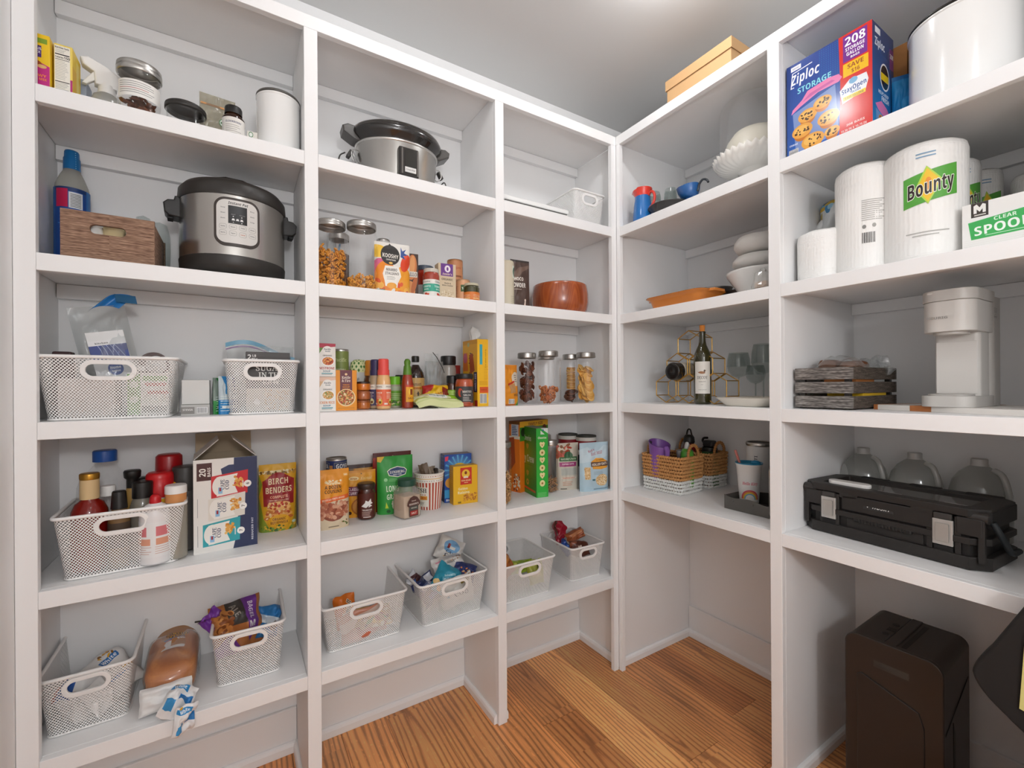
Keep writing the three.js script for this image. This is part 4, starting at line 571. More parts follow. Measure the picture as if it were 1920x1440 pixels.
carton('mac_carton', 'tan macaroni box with a purple logo square beside the teal jar', 0.064, 0.125, 0.035, [-0.744, Y2, -0.072], -0.04, { s: M(0xc9b292, 0.6), f: print(288, 560, '#d5c2a4', (c) => { R(c, 40, 0, 200, 190, '#6b3a8c'); E(c, 150, 78, 48, 54, '#efe6ee'); E(c, 150, 80, 16, 30, '#6b3a8c'); T(c, "Annie's", 144, 158, 46, '#f0dcc0', { f: 'serif', w: 160 }); T(c, 'ORGANIC', 144, 240, 44, '#4b4035', { w: 190 }); T(c, 'Shells &', 150, 300, 30, '#4b4035', { w: 110 }); T(c, 'White Cheddar', 148, 334, 28, '#4b4035', { w: 180 }); scatter(c, 30, 50, 400, 190, 100, 14, ['#e5d6be', '#c4ab86']); scatter(c, 16, 0, 500, 288, 60, 20, ['#6b3a8c', '#8a5a3a', '#c4ab86']); }) });
const copperWrap = print(512, 384, '#c98a5f', (c) => { for (let k = 0; k < 3; k++) { const x = k * 170; R(c, x + 20, 40, 44, 70, '#2f3a26'); T(c, '1', x + 42, 76, 40, '#e9e4d6'); T(c, 'Organic', x + 112, 60, 30, '#b5543a', { w: 90 }); R(c, x + 80, 130, 84, 16, '#8e5334'); T(c, 'BROTH', x + 112, 180, 28, '#7a4227', { w: 80 }); G(c, [[x + 20, 250], [x + 80, 220], [x + 70, 300], [x + 20, 310]], '#7ea83a'); } });
can('broth_can', 'tall copper-coloured can at the back behind the macaroni box', 0.029, 0.168, [-0.672, Y2, -0.15], copperWrap, face(-0.672, -0.15), { lid: M(0xb98258, 0.4, { metalness: 0.5 }) });
can('broth_can', 'short peach can with a small green logo behind the pickle jar', 0.026, 0.082, [-0.672, Y2, -0.085], print(512, 256, '#dba37a', (c) => { for (let k = 0; k < 4; k++) { R(c, k * 128 + 18, 50, 40, 90, '#3d5a2c'); T(c, '1', k * 128 + 38, 96, 44, '#e6ecdc'); lines(c, 5, k * 128 + 66, 70, 50, 22, '#b86d45', 5); } }), face(-0.69, -0.085) - 0.5, { lid: M(0xd0a07a, 0.4, { metalness: 0.4 }) });
bottle('pickle_jar', 'short dark green pickle jar with an orange label at the right end', sauceProf(0.0285, 0.065), M(0x3b3a16, 0.12, { clearcoat: 0.8 }), [-0.652, Y2, -0.056], face(-0.652, -0.056), { cap: sauceCap(0.0285, 0.066), capMat: M(0xc7c0a6, 0.35), lab: [0.029, 0.003, 0.031], labMat: print(512, 96, '#d9792f', (c) => { for (let k = 0; k < 4; k++) { T(c, 'Capers', k * 128 + 66, 40, 34, '#c5301d', { s: '#f1cf9a', w: 90 }); R(c, k * 128 + 18, 66, 96, 8, '#f1d9a6'); } }), cat: 'jar' });
// ---- third shelf, second bay
const soupFace = (name, y, hot) => print(256, 448, '#f1eee8', (c) => { G(c, [[0, 0], [256, 0], [256, 40], [120, 60], [60, 130], [0, 160]], hot ? '#b8324a' : '#e8c6b0'); G(c, [[0, 60], [110, 60], [60, 150], [0, 190]], hot ? '#5f8f3a' : '#d9b48a'); E(c, 160, 92, 60, 56, '#f6f3ee'); T(c, 'Pacific', 160, 80, 30, '#3d4a58', { f: 'serif', w: 84 }); T(c, 'foods', 164, 108, 26, '#3d4a58', { f: 'serif', w: 60 }); T(c, 'ORGANIC', 160, 166, 26, '#444', { w: 110 }); E(c, 166, 240, 74, 62, '#fff'); E(c, 166, 240, 66, 54, hot ? '#c65a24' : '#d9a05a'); scatter(c, 40, 110, 195, 112, 90, 10, hot ? ['#e28a3a', '#8f2f1a', '#e9c46a'] : ['#f0d9a8', '#d1843a', '#7a9a4a'], true); T(c, name, 128, 336, 44, hot ? '#a82a2a' : '#d77a3a', { w: 230 }); T(c, 'SOUP', 150, 376, 32, '#3a6a86', { w: 90 }); R(c, 90, 400, 130, 12, '#4aa0b0'); R(c, 90, 420, 120, 6, '#888'); E(c, 32, 412, 22, 20, '#444'); R(c, 14, 404, 36, 10, '#f1eee8'); });
const soup2 = carton('soup_carton', 'chicken soup carton at the bottom of the two-carton stack by the post', 0.062, 0.104, 0.045, [-1.1335, Y3, -0.1], 0, { s: M(0xe9e5dd, 0.5), f: soupFace('CHICKEN RICE', 0, 0) });
carton('soup_carton', 'minestrone soup carton stacked on top of the chicken soup carton', 0.062, 0.1, 0.045, [-1.1335, Y3 + 0.1045, -0.1], 0, { s: M(0xe9e5dd, 0.5), f: soupFace('MINESTRONE', 0, 1) });
can('broth_can', 'tall olive green can standing behind the orange soup box', 0.0255, 0.198, [-1.063, Y3, -0.21], print(512, 512, '#8a9a52', (c) => { for (let k = 0; k < 3; k++) { const x = k * 170; T(c, 'Pacific', x + 85, 80, 44, '#d3dba4', { f: 'serif', w: 130 }); T(c, 'VEGETABLE', x + 85, 170, 22, '#e6e8cc', { w: 110 }); lines(c, 5, x + 30, 200, 110, 26, '#6a7a34', 8); E(c, x + 110, 400, 44, 40, '#d9843a'); E(c, x + 60, 430, 30, 40, '#e0a050'); } }), face(-1.063, -0.21));
carton('soup_carton', 'orange soup box with a purple panel and a round bowl picture', 0.064, 0.125, 0.04, [-1.0705, Y3, -0.106], -0.02, { s: M(0xd98a1e, 0.5), f: print(320, 600, '#e8951e', (c) => { R(c, 70, 0, 180, 330, '#6a3540'); E(c, 160, 62, 20, 18, '#f0cda0'); T(c, 'Kettle', 160, 110, 54, '#f3ead9', { f: 'serif', w: 130 }); T(c, '& Fire', 160, 158, 54, '#f3ead9', { f: 'serif', w: 130 }); T(c, 'TOMATO', 160, 220, 28, '#e8951e', { w: 100 }); T(c, 'SOUP', 160, 252, 28, '#e8951e', { w: 110 }); T(c, 'WITH BEEF', 160, 284, 26, '#e8951e', { w: 120 }); E(c, 160, 410, 138, 130, '#f0d3a0'); E(c, 160, 406, 122, 114, '#9a4a1e'); scatter(c, 130, 52, 305, 216, 200, 15, ['#c8642a', '#e2b46a', '#7a8a3a', '#d9a45a', '#b23a22', '#eed9ae'], true); R(c, 40, 560, 240, 10, '#c57812'); }) });
{ // upside-down squeeze bottle
  const t = thing('squeeze_bottle', 'squeeze bottle with a green checked shoulder behind the orange soup box', 'bottle', [-1.0055, Y3, -0.2], 0.35);
  P(t, 'bottle_body', lathe([[0, 0.002], [0.02, 0.002], [0.022, 0.03], [0.031, 0.06], [0.033, 0.1], [0.033, 0.13], [0.029, 0.155], [0.018, 0.164], [0, 0.166]]).scale(1, 1, 0.7), print(512, 512, '#d5d7d2', (c) => { R(c, 0, 0, 512, 210, '#dfe6b0'); for (let y = 0; y < 7; y++) for (let x = 0; x < 24; x++) if ((x + y) % 2) G(c, [[x * 22, y * 30 + 15], [x * 22 + 11, y * 30], [x * 22 + 22, y * 30 + 15], [x * 22 + 11, y * 30 + 30]], '#3f7d2a'); R(c, 0, 0, 512, 40, '#2c5a22'); for (const x of [0, 256]) { T(c, 'Vegenaise', x + 128, 260, 50, '#3a3f3a', { f: 'serif', b: 'italic', w: 180 }); T(c, 'spread', x + 128, 310, 40, '#3a3f3a', { w: 100 }); lines(c, 3, x + 70, 350, 110, 22, '#8a8f88', 5); } }));
}
[0, 0.03, 0.06].forEach((y, i) => bottle('baby_food_jar', ['small orange glass jar at the bottom of the three-high stack', 'small orange glass jar in the middle of the stack', 'small orange jar with a dark lid on top of the three-high stack'][i], [[0, 0.001], [0.02, 0.001], [0.0225, 0.006], [0.0225, 0.02], [0.02, 0.024]], M([0xc5702e, 0xb96a3c, 0xd97a25][i], 0.2, { clearcoat: 0.8 }), [-1.0115, Y3 + y, -0.12], 0, { cap: [[0, 0.0298], [0.019, 0.0298], [0.021, 0.028], [0.021, 0.023]], capMat: [M(0x9a5a34, 0.4), M(0xa8623a, 0.4), M(0x3a241a, 0.4)][i], cat: 'jar' }));
const dressProf = [[0, 0.001], [0.02, 0.001], [0.0225, 0.006], [0.0225, 0.078], [0.021, 0.096], [0.0155, 0.118], [0.0145, 0.125]], dressCap = [[0, 0.162], [0.014, 0.162], [0.0165, 0.158], [0.0165, 0.128], [0.018, 0.126], [0.0185, 0.11]];
const dressLab = (main, alt) => print(512, 256, main, (c) => { for (let k = 0; k < 4; k++) { const x = k * 128; R(c, x, 0, 128, 60, '#efe6d8'); T(c, 'PRIMAL', x + 64, 28, 24, '#8a8378', { w: 90 }); T(c, 'RANCH', x + 64, 100, 26, '#f8efe2', { w: 80 }); lines(c, 4, x + 26, 122, 76, 14, '#f5e6d2', 4); E(c, x + 80, 205, 28, 36, alt); E(c, x + 80, 212, 15, 17, '#7a4a20'); E(c, x + 78, 186, 12, 14, '#e6e8a8'); R(c, x, 220, 40, 20, '#efe6d8'); } });
bottle('dressing_bottle', 'coral-capped dressing bottle with an avocado on its label', dressProf, M(0xe8b679, 0.2, { clearcoat: 0.7 }), [-0.9585, Y3, -0.075], face(-0.9585, -0.075) * 0.7, { cap: dressCap, capMat: M(0xe8524a, 0.45), lab: [0.0229, 0.012, 0.068], labMat: dressLab('#e66a45', '#e0b23a') });
bottle('dressing_bottle', 'purple-capped dressing bottle just behind the coral-capped one', dressProf, M(0xb9a17e, 0.2, { clearcoat: 0.7 }), [-0.97, Y3, -0.125], face(-0.97, -0.125), { cap: dressCap, capMat: M(0x3d3560, 0.45), lab: [0.0229, 0.012, 0.068], labMat: dressLab('#433a63', '#d7cfa0') });
bottle('dressing_bottle', 'amber dressing bottle with an orange cap, farthest back of the three', dressProf, M(0x6a3a18, 0.2, { clearcoat: 0.7 }), [-0.975, Y3, -0.175], face(-0.975, -0.175), { cap: dressCap, capMat: M(0xd9892a, 0.45), lab: [0.0229, 0.012, 0.068], labMat: dressLab('#8a7a3a', '#3f6a2a') });
bottle('sauce_bottle', 'dark green-sided bottle edge behind the amber dressing bottle', dressProf, M(0x4a5a22, 0.2), [-1.0, Y3, -0.23], 0, { cap: dressCap, capMat: M(0x4f7a2e, 0.4) });
bottle('spice_shaker', 'shaker with a bright green lid and green label', [[0, 0], [0.02, 0], [0.021, 0.003], [0.021, 0.08]], M(0xb9b59e, 0.2), [-0.897, Y3, -0.16], 0, { cap: [[0, 0.108], [0.017, 0.108], [0.0195, 0.105], [0.0205, 0.08]], capMat: M(0x7ccf2c, 0.4), lab: [0.0214, 0.008, 0.066], labMat: print(256, 160, '#6fae35', (c) => { R(c, 0, 0, 256, 36, '#b9c7a8'); lines(c, 4, 20, 60, 200, 14, '#dbe8b8', 5); scatter(c, 24, 0, 120, 256, 36, 10, ['#3f6a1e', '#e3d9a8']); }), cat: 'shaker' });
bottle('soy_bottle', 'small dark bottle with a black lid beside the green shaker', [[0, 0], [0.02, 0], [0.021, 0.003], [0.021, 0.085], [0.016, 0.096]], M(0x1c1517, 0.15, { clearcoat: 0.6 }), [-0.868, Y3, -0.19], 0, { cap: [[0, 0.114], [0.015, 0.114], [0.017, 0.111], [0.017, 0.095]] });
bottle('hot_sauce_bottle', 'tall red hot sauce bottle with a green round cap', [[0, 0.001], [0.018, 0.001], [0.0195, 0.005], [0.0195, 0.082], [0.017, 0.1], [0.0115, 0.122], [0.0105, 0.135]], M(0x9c3214, 0.12, { clearcoat: 0.8 }), [-0.8735, Y3, -0.095], face(-0.87, -0.09) + 0.75, { cap: [[0, 0.166], [0.006, 0.165], [0.0105, 0.158], [0.0105, 0.15], [0.009, 0.144], [0.0118, 0.14], [0.0145, 0.112]], capMat: M(0x5c8a2c, 0.4), lab: [0.02, 0.022, 0.056, 0.02], arc: 2.0, labMat: print(192, 256, '#e6a11d', (c) => { R(c, 0, 0, 192, 30, '#c23a1a'); E(c, 96, 100, 50, 60, '#f3c84a'); R(c, 70, 60, 50, 90, '#8a3a1a'); T(c, 'SALSA', 96, 200, 40, '#7a2412', { w: 130 }); }) });
bottle('soy_bottle', 'dark soy sauce bottle with a black cap and kraft-coloured label', [[0, 0.001], [0.029, 0.001], [0.031, 0.006], [0.031, 0.105], [0.028, 0.122], [0.016, 0.142], [0.012, 0.15]], M(0x241010, 0.1, { clearcoat: 0.8 }), [-0.818, Y3, -0.172], face(-0.818, -0.172) + 0.1, { cap: [[0, 0.181], [0.012, 0.181], [0.0135, 0.178], [0.0135, 0.162], [0.0128, 0.16]], lab: [0.0314, 0.008, 0.095], labMat: print(512, 256, '#c9a567', (c) => { for (let k = 0; k < 3; k++) { const x = k * 170; T(c, 'Tamari', x + 85, 60, 40, '#4a2a18', { f: 'serif', w: 100 }); R(c, x + 20, 84, 130, 24, '#d98a1e'); T(c, 'SOY SAUCE', x + 85, 97, 18, '#4a2a18', { w: 96 }); R(c, x + 96, 130, 12, 40, '#2e201a'); R(c, x + 90, 144, 24, 8, '#2e201a'); lines(c, 3, x + 40, 190, 90, 14, '#8a6a3c', 4); } }) });
bag('zip_bag', 'tall clear zip bag with a black pull standing behind the candy', 0.075, 0.165, 0.05, [-0.742, Y3, -0.185], 0.1, M(0xf1f2f2, 0.2, { transmission: 0.85, thickness: 0 }), clearBag, { sd: 8, wav: 0.01 }, 'bag');
{ const t = thing('bag_pull', 'thin black slider along the slanting edge of the tall clear bag', 'bag clip', [-0.755, Y3, -0.165], 0); P(t, 'slider', poly([[0.0, 0.196, 0.0], [0.014, 0.18, 0.002], [0.035, 0.142, 0.004], [0.043, 0.122, 0.004]], 0.0014), charcoal); P(t, 'bag_peak', pouch(0.05, 0.19, 0.03, { gusset: 1, wav: 0.01, sd: 12 }), [clearBag, clearBag, clearBag], [0, 0.002, -0.01]); }
{ const t = thing('candy_bag', 'crumpled yellow and red candy bag behind the flat wraps', 'food bag', [-0.757, Y3 + 0.041, -0.125], 0.1); P(t, 'wrapper', crumple(0.1, 0.075, 0.035, 41, 0.012), [print(256, 192, '#e8b51e', (c) => { G(c, [[0, 0], [90, 0], [60, 60], [0, 80]], '#b0221c'); R(c, 40, 60, 60, 90, '#f2cf3c'); T(c, 'TOOTSIE', 150, 90, 44, '#7a1c14', { w: 150, r: -0.2 }); G(c, [[180, 20], [256, 50], [256, 150], [200, 190], [170, 100]], '#8a2a18'); scatter(c, 16, 110, 110, 90, 60, 14, ['#f4d03a', '#c2401f']); }), M(0xd9a41c, 0.35)], [0, 0, 0], [-0.25, 0, 0]); }
{ const t = thing('tortilla_bag', 'flat clear bag of yellow-green wraps lying at the front of the shelf', 'food bag', [-0.775, Y3 + 0.021, -0.075], 0); P(t, 'wrapper', crumple(0.165, 0.09, 0.034, 43, 0.009), [print(320, 192, '#d7dba2', (c) => { R(c, 0, 60, 320, 14, '#e9ecd0'); R(c, 0, 110, 320, 22, '#b6c464'); R(c, 100, 30, 130, 60, '#eef0ea'); T(c, 'Thin Wraps', 165, 60, 34, '#2e5a2a', { w: 110 }); G(c, [[240, 20], [320, 60], [320, 150], [260, 120]], '#8fc02e'); R(c, 0, 150, 320, 10, '#c2cc8a'); }, 0.25), M(0xdfe3c0, 0.25)], [0, 0, 0], [-1.15, 0, 0]); }
bottle('seasoning_shaker', 'clear plastic shaker with a black lid at the back beside the clear bag', [[0, 0], [0.027, 0], [0.0288, 0.004], [0.0288, 0.14], [0.025, 0.152]], M(0xdedad2, 0.12, { transmission: 0.6, thickness: 0 }), [-0.679, Y3, -0.2], 0, { cap: [[0, 0.187], [0.026, 0.187], [0.0288, 0.184], [0.0288, 0.158], [0.026, 0.152]], lab: [0.0292, 0.02, 0.06], labMat: M(0xd4b8a2, 0.5), cat: 'shaker' });
bottle('sauce_bottle', 'small dark bottle with a lime green label beside the salsa jar', [[0, 0], [0.0215, 0], [0.023, 0.004], [0.023, 0.07], [0.019, 0.086]], M(0x4a2416, 0.15, { clearcoat: 0.6 }), [-0.692, Y3, -0.135], face(-0.69, -0.13), { cap: [[0, 0.112], [0.019, 0.112], [0.021, 0.109], [0.021, 0.084]], lab: [0.0234, 0.006, 0.054], labMat: print(128, 128, '#93c23a', (c) => { lines(c, 6, 10, 14, 108, 18, '#c9e08a', 7); }) });
bottle('salsa_jar', 'red salsa jar with a black lid and charcoal label', [[0, 0.001], [0.0295, 0.001], [0.032, 0.006], [0.032, 0.082], [0.03, 0.094], [0.027, 0.099]], M(0xb04a20, 0.15, { clearcoat: 0.8 }), [-0.669, Y3, -0.083], face(-0.669, -0.083), { cap: [[0, 0.117], [0.029, 0.117], [0.031, 0.114], [0.031, 0.1], [0.029, 0.099]], lab: [0.0324, 0.014, 0.058], labMat: print(640, 192, '#3a3b3d', (c) => { for (let k = 0; k < 3; k++) { const x = k * 213; E(c, x + 60, 70, 30, 50, '#c9442e'); E(c, x + 74, 78, 14, 38, '#3a3b3d'); T(c, 'MATEO', x + 140, 60, 34, '#d8d4cc', { w: 110 }); T(c, 'SALSA', x + 140, 100, 26, '#d8d4cc', { w: 90 }); lines(c, 3, x + 90, 124, 100, 18, '#c9c5bd', 6); R(c, x + 40, 180, 140, 8, '#c95a2a'); } }), cat: 'jar' });
bag('chip_bag', 'red and yellow bag peeking out behind the salsa jar', 0.06, 0.155, 0.02, [-0.64, Y3, -0.235], 0.2, print(128, 256, '#d9a322', (c) => { R(c, 0, 0, 128, 70, '#9c2a22'); G(c, [[0, 120], [60, 70], [128, 140], [128, 256], [0, 256]], '#e6b52a'); }), M(0x9c2a22, 0.4), { sd: 14 });
{ // cracker box, flap open
  const w = 0.05, h = 0.242, d = 0.115, ang = 0;
  const t = carton('cracker_box', 'tall yellow family-size cookie box standing end-on with its white liner sticking out', w, h, d, [-0.6035, Y3, -0.12], 0.02, { s: M(0xe8b41c, 0.45), t: M(0x8a6a3a, 0.8),
    f: print(192, 900, '#f0bb1f', (c) => { R(c, 36, 70, 44, 270, '#41a9b8'); T(c, 'Best when used by', 130, 260, 26, '#a87a12', { r: -PI / 2, w: 260 }); lines(c, 12, 100, 360, 70, 20, '#d9a118', 8); R(c, 34, 640, 136, 80, '#d4561f'); T(c, 'NABISCO', 100, 680, 24, '#8a2a14', { w: 100 }); barcode(c, 36, 730, 110, 130); R(c, 30, 560, 130, 60, '#e2a917'); }),
    l: print(400, 900, '#e9ae1c', (c) => { R(c, 0, 0, 400, 60, '#d99a14'); G(c, [[20, 170], [130, 170], [150, 420], [10, 420]], '#d9722a'); E(c, 70, 240, 56, 70, '#c9637a'); E(c, 160, 60, 30, 30, '#b9c28a'); T(c, 'Teddy', 220, 330, 130, '#5a2a18', { r: -PI / 2, s: '#f5c93a', w: 330 }); G(c, [[180, 200], [280, 180], [330, 420], [200, 470]], '#a8481c'); R(c, 300, 440, 90, 270, '#2c2347'); T(c, 'FAMILY SIZE', 346, 575, 56, '#e9e6ee', { r: -PI / 2, w: 230 }); R(c, 320, 820, 80, 80, '#a82a1c'); }) });
  P(t, 'liner', crumple(0.045, 0.085, 0.03, 51, 0.01), [M(0xe9e7e2, 0.35), M(0xe9e7e2, 0.35)], [0.006, h + 0.012, -0.015], [-0.2, 0.5, -0.3]);
  P(t, 'flap', rb(0.001, 0.03, 0.1, 0.0004), M(0xd9a31a, 0.5), [w / 2 - 0.001, h, 0], [0, 0, -0.25]);
}
// ---- fourth shelf, second bay
const beanWrap = print(768, 384, '#1f2f66', (c) => { for (let k = 0; k < 3; k++) { const x = k * 256; R(c, x + 60, 26, 196, 100, '#26365f'); c.strokeStyle = '#cfc7a0'; c.lineWidth = 3; c.strokeRect(x + 60, 26, 190, 100); T(c, 'GOYA', x + 156, 76, 82, '#f1efe8', { w: 160 }); T(c, 'Black Beans', x + 156, 154, 28, '#e9d38a', { w: 140 }); T(c, 'Frijoles Negros', x + 156, 186, 26, '#e6e6ec', { w: 160 }); E(c, x + 150, 280, 104, 84, '#191a20'); scatter(c, 60, x + 60, 210, 180, 140, 9, ['#3a3a44', '#121216', '#55555e'], true); R(c, x + 60, 352, 196, 32, '#e6c23a'); R(c, x, 60, 40, 70, '#c78a4a'); R(c, x + 4, 200, 34, 60, '#e9e6df'); } });
const tomWrap = print(640, 320, '#d9ae2a', (c) => { for (let k = 0; k < 4; k++) { const x = k * 160; R(c, x, 0, 160, 70, '#8e1f22'); E(c, x + 74, 120, 66, 50, '#efc83a'); T(c, 'ROSARITA', x + 74, 104, 28, '#7a1a1a', { w: 104 }); T(c, 'BEANS', x + 74, 138, 28, '#3a2a14', { w: 80 }); R(c, x + 6, 176, 130, 50, '#332016'); R(c, x, 240, 160, 80, '#8e2a1e'); } });
const cR = can('bean_can', 'red and yellow bean can holding up the dark blue can', 0.0335, 0.104, [-1.082, Y4, -0.185], tomWrap, face(-1.082, -0.185)); void cR;
can('bean_can', 'red and yellow bean can half hidden by the post beside the stack', 0.0335, 0.098, [-1.142, Y4, -0.165], tomWrap, face(-1.14, -0.17) + 0.4);
can('bean_can', 'dark blue black-bean can stacked on the red and yellow can', 0.0325, 0.104, [-1.0825, Y4 + 0.1045, -0.186], beanWrap, face(-1.08, -0.185) + 0.35);
bag('bean_pouch', 'orange pinto bean pouch standing at the front left of the fourth shelf', 0.098, 0.182, 0.045, [-1.106, Y4, -0.125], 0.02, print(384, 720, '#ec9a1e', (c) => { lines(c, 3, 30, 70, 40, 14, '#f6cf8a', 4); R(c, 310, 50, 60, 50, '#f1a73a'); T(c, '18G', 340, 76, 28, '#fff3d6'); scatter(c, 30, 90, 130, 190, 50, 12, ['#f6d9a0', '#f9e6bf']); T(c, 'A DOZEN', 190, 210, 56, '#2e2016', { w: 190 }); T(c, 'COUSINS', 190, 262, 56, '#2e2016', { w: 200 }); G(c, [[0, 350], [370, 310], [370, 360], [0, 400]], '#e8672a'); T(c, 'MEXICAN PINTO BEANS', 190, 352, 26, '#f8e4cc', { w: 260, r: -0.09 }); G(c, [[0, 400], [384, 360], [384, 720], [0, 720]], '#dcc9aa'); c.fillStyle = '#8f4a34'; c.beginPath(); c.ellipse(190, 430, 176, 190, 0, 0, PI); c.fill(); scatter(c, 100, 20, 390, 340, 190, 26, ['#c98a6a', '#b5684a', '#d9a587', '#a5583f'], false); R(c, 130, 680, 120, 14, '#8a7a62'); E(c, 24, 684, 22, 18, '#554a3c'); scatter(c, 10, 290, 620, 60, 60, 12, ['#4a6a2a', '#8a5a2a']); }), M(0xd98c22, 0.4), { sd: 15, wav: 0.004 });
bag('curry_pouch', 'yellow curry pouch with a purple stripe behind the barbecue sauce jar', 0.094, 0.156, 0.03, [-1.0, Y4, -0.205], -0.08, print(384, 600, '#e79f1e', (c) => { R(c, 0, 0, 384, 30, '#d98f14'); E(c, 190, 44, 8, 8, '#6a4a14'); E(c, 90, 100, 66, 26, '#f6d898'); T(c, 'Maya', 88, 100, 34, '#b5631a', { w: 90 }); T(c, 'Kaimal', 250, 104, 50, '#f6d898', { f: 'serif', b: 'italic', w: 150 }); R(c, 0, 200, 384, 120, '#7a3550'); T(c, 'CLASSIC', 90, 236, 50, '#f4e6ea', { w: 150 }); T(c, 'CURRY', 80, 288, 50, '#f4e6ea', { w: 120 }); E(c, 200, 460, 150, 120, '#a8621f'); E(c, 200, 460, 130, 104, '#c98a3a'); E(c, 36, 540, 22, 22, '#4a2a14'); }), M(0xdf9720, 0.4), { sd: 16 });
bag('curry_pouch', 'second curry pouch with a dark top edge behind the yellow one', 0.094, 0.17, 0.03, [-1.0, Y4, -0.242], -0.03, print(192, 320, '#c9831e', (c) => { R(c, 0, 0, 192, 24, '#3a2018'); R(c, 70, 24, 110, 60, '#d9a04a'); R(c, 0, 24, 60, 60, '#7a5a2a'); }), M(0x8a5a22, 0.4), { sd: 17 });
bottle('barbecue_jar', 'dark brown barbecue sauce jar with a white bull-shaped logo', [[0, 0.001], [0.026, 0.001], [0.0285, 0.006], [0.0285, 0.088], [0.025, 0.1]], M(0x4a1d12, 0.2, { clearcoat: 0.7 }), [-0.9925, Y4, -0.168], face(-0.99, -0.17), { cap: [[0, 0.119], [0.025, 0.119], [0.028, 0.116], [0.028, 0.104], [0.025, 0.1]], capMat: M(0x3a2a22, 0.35), lab: [0.0288, 0.008, 0.08], labMat: print(640, 288, '#552218', (c) => { for (const x of [0, 213, 426]) { G(c, [[x + 50, 150], [x + 90, 110], [x + 100, 80], [x + 130, 96], [x + 160, 60], [x + 166, 104], [x + 186, 120], [x + 150, 130], [x + 176, 150], [x + 130, 166], [x + 140, 140], [x + 104, 168]], '#f1eeea'); T(c, 'TRUECUE', x + 116, 196, 26, '#e9e3dd', { w: 120 }); lines(c, 4, x + 56, 216, 110, 14, '#c9b0a6', 5); R(c, x + 70, 274, 90, 8, '#e9e3dd'); } }), cat: 'jar' });
bag('rice_bag', 'dark red bag standing behind the green rice bag', 0.138, 0.205, 0.04, [-0.885, Y4, -0.232], 0, print(192, 256, '#a32a1c', (c) => { R(c, 0, 0, 192, 20, '#5a1a14'); E(c, 96, 18, 4, 3, '#e9d9c9'); }), M(0x8a241a, 0.4), { sd: 18 });
bag('rice_bag', 'bright green long-grain rice bag with a blue logo', 0.124, 0.197, 0.055, [-0.888, Y4, -0.19], -0.04, print(448, 720, '#2f9a3c', (c) => { G(c, [[0, 0], [90, 0], [40, 70], [0, 60]], '#e0b52a'); G(c, [[110, 180], [150, 150], [240, 128], [330, 150], [360, 180], [340, 240], [240, 262], [130, 240]], '#f0ead8'); G(c, [[120, 184], [156, 158], [240, 138], [324, 158], [350, 184], [332, 232], [240, 252], [138, 232]], '#25406f'); T(c, 'LUNDBERG', 236, 196, 44, '#f4f0e4', { f: 'serif', w: 190 }); T(c, 'FAMILY FARMS', 236, 228, 18, '#f4f0e4', { w: 110 }); E(c, 92, 288, 22, 22, '#8fcf8f'); lines(c, 3, 130, 276, 110, 14, '#8fcf8f', 4); T(c, 'LONG', 170, 400, 100, '#e6f2d9', { w: 160 }); T(c, 'GRAIN', 180, 500, 90, '#e6f2d9', { w: 170 }); scatter(c, 26, 170, 560, 200, 120, 26, ['#e9e3d0', '#d6cfb4']); G(c, [[90, 560], [120, 640], [80, 640]], '#c9d83a'); E(c, 120, 680, 24, 22, '#1d5a2a'); }), M(0x2c8f3a, 0.35), { sd: 19, wav: 0.004 });
{ // popcorn seasoning shaker, square
  const t = thing('seasoning_jar', 'square clear plastic jar of pink-white seasoning with a dark green lid', 'jar', [-0.872, Y4, -0.112], 0.28);
  const sq = (g, k) => { const p = g.attributes.position; for (let i = 0; i < p.count; i++) { const x = p.getX(i), z = p.getZ(i), y = p.getY(i), a = Math.atan2(z, x), m = Math.max(Math.abs(Math.cos(a)), Math.abs(Math.sin(a))), f = y < 0.085 ? 1 : Math.max(0, 1 - (y - 0.085) / 0.018); const s = 1 + f * k * (1 / m - 1) - f * 0.1; p.setX(i, x * s); p.setZ(i, z * s); } g.computeVertexNormals(); return g; };
  P(t, 'jar_body', sq(lathe([[0, 0.001], [0.033, 0.001], [0.0375, 0.006], [0.0375, 0.084], [0.033, 0.095], [0.027, 0.102], [0.027, 0.11]], 64), 0.75), M(0xf2efea, 0.08, { transmission: 0.8, thickness: 0 }));
  P(t, 'seasoning', sq(lathe([[0, 0.003], [0.034, 0.003], [0.0355, 0.008], [0.0355, 0.074], [0.03, 0.076], [0, 0.076]], 64), 0.75), M(0xe3c6a8, 0.85));
  P(t, 'lid', lathe([[0, 0.128], [0.028, 0.128], [0.0305, 0.125], [0.0305, 0.108], [0.029, 0.106]], 40), M(0x1f4a3c, 0.4));
  P(t, 'paper_label', new THREE.ShapeGeometry(new THREE.Shape([[-0.018, 0.008], [0.018, 0.008], [0.018, 0.04], [0.026, 0.046], [0.024, 0.056], [0.014, 0.07], [0, 0.076], [-0.014, 0.07], [-0.024, 0.056], [-0.026, 0.046], [-0.018, 0.04]].map((p) => new THREE.Vector2(...p)))).translate(0.002, 0, 0.0366), M(0x5a3a34, 0.5));
  P(t, 'paper_label', new THREE.PlaneGeometry(0.044, 0.066).translate(0.002, 0.041, 0.0371), M(0xffffff, 0.5, { transparent: true, map: tex(176, 264, (c) => { T(c, 'Kernel', 88, 58, 22, '#d8c9bc', { w: 70 }); T(c, "SEASON'S", 88, 100, 30, '#e9ddd0', { w: 150 }); R(c, 20, 128, 136, 50, '#4d5048'); T(c, 'POPCORN', 88, 152, 22, '#d9cfc0', { w: 90 }); R(c, 30, 190, 116, 60, '#a8322c'); T(c, 'SALT', 88, 220, 34, '#e9ddd0', { w: 80 }); }) }));
}
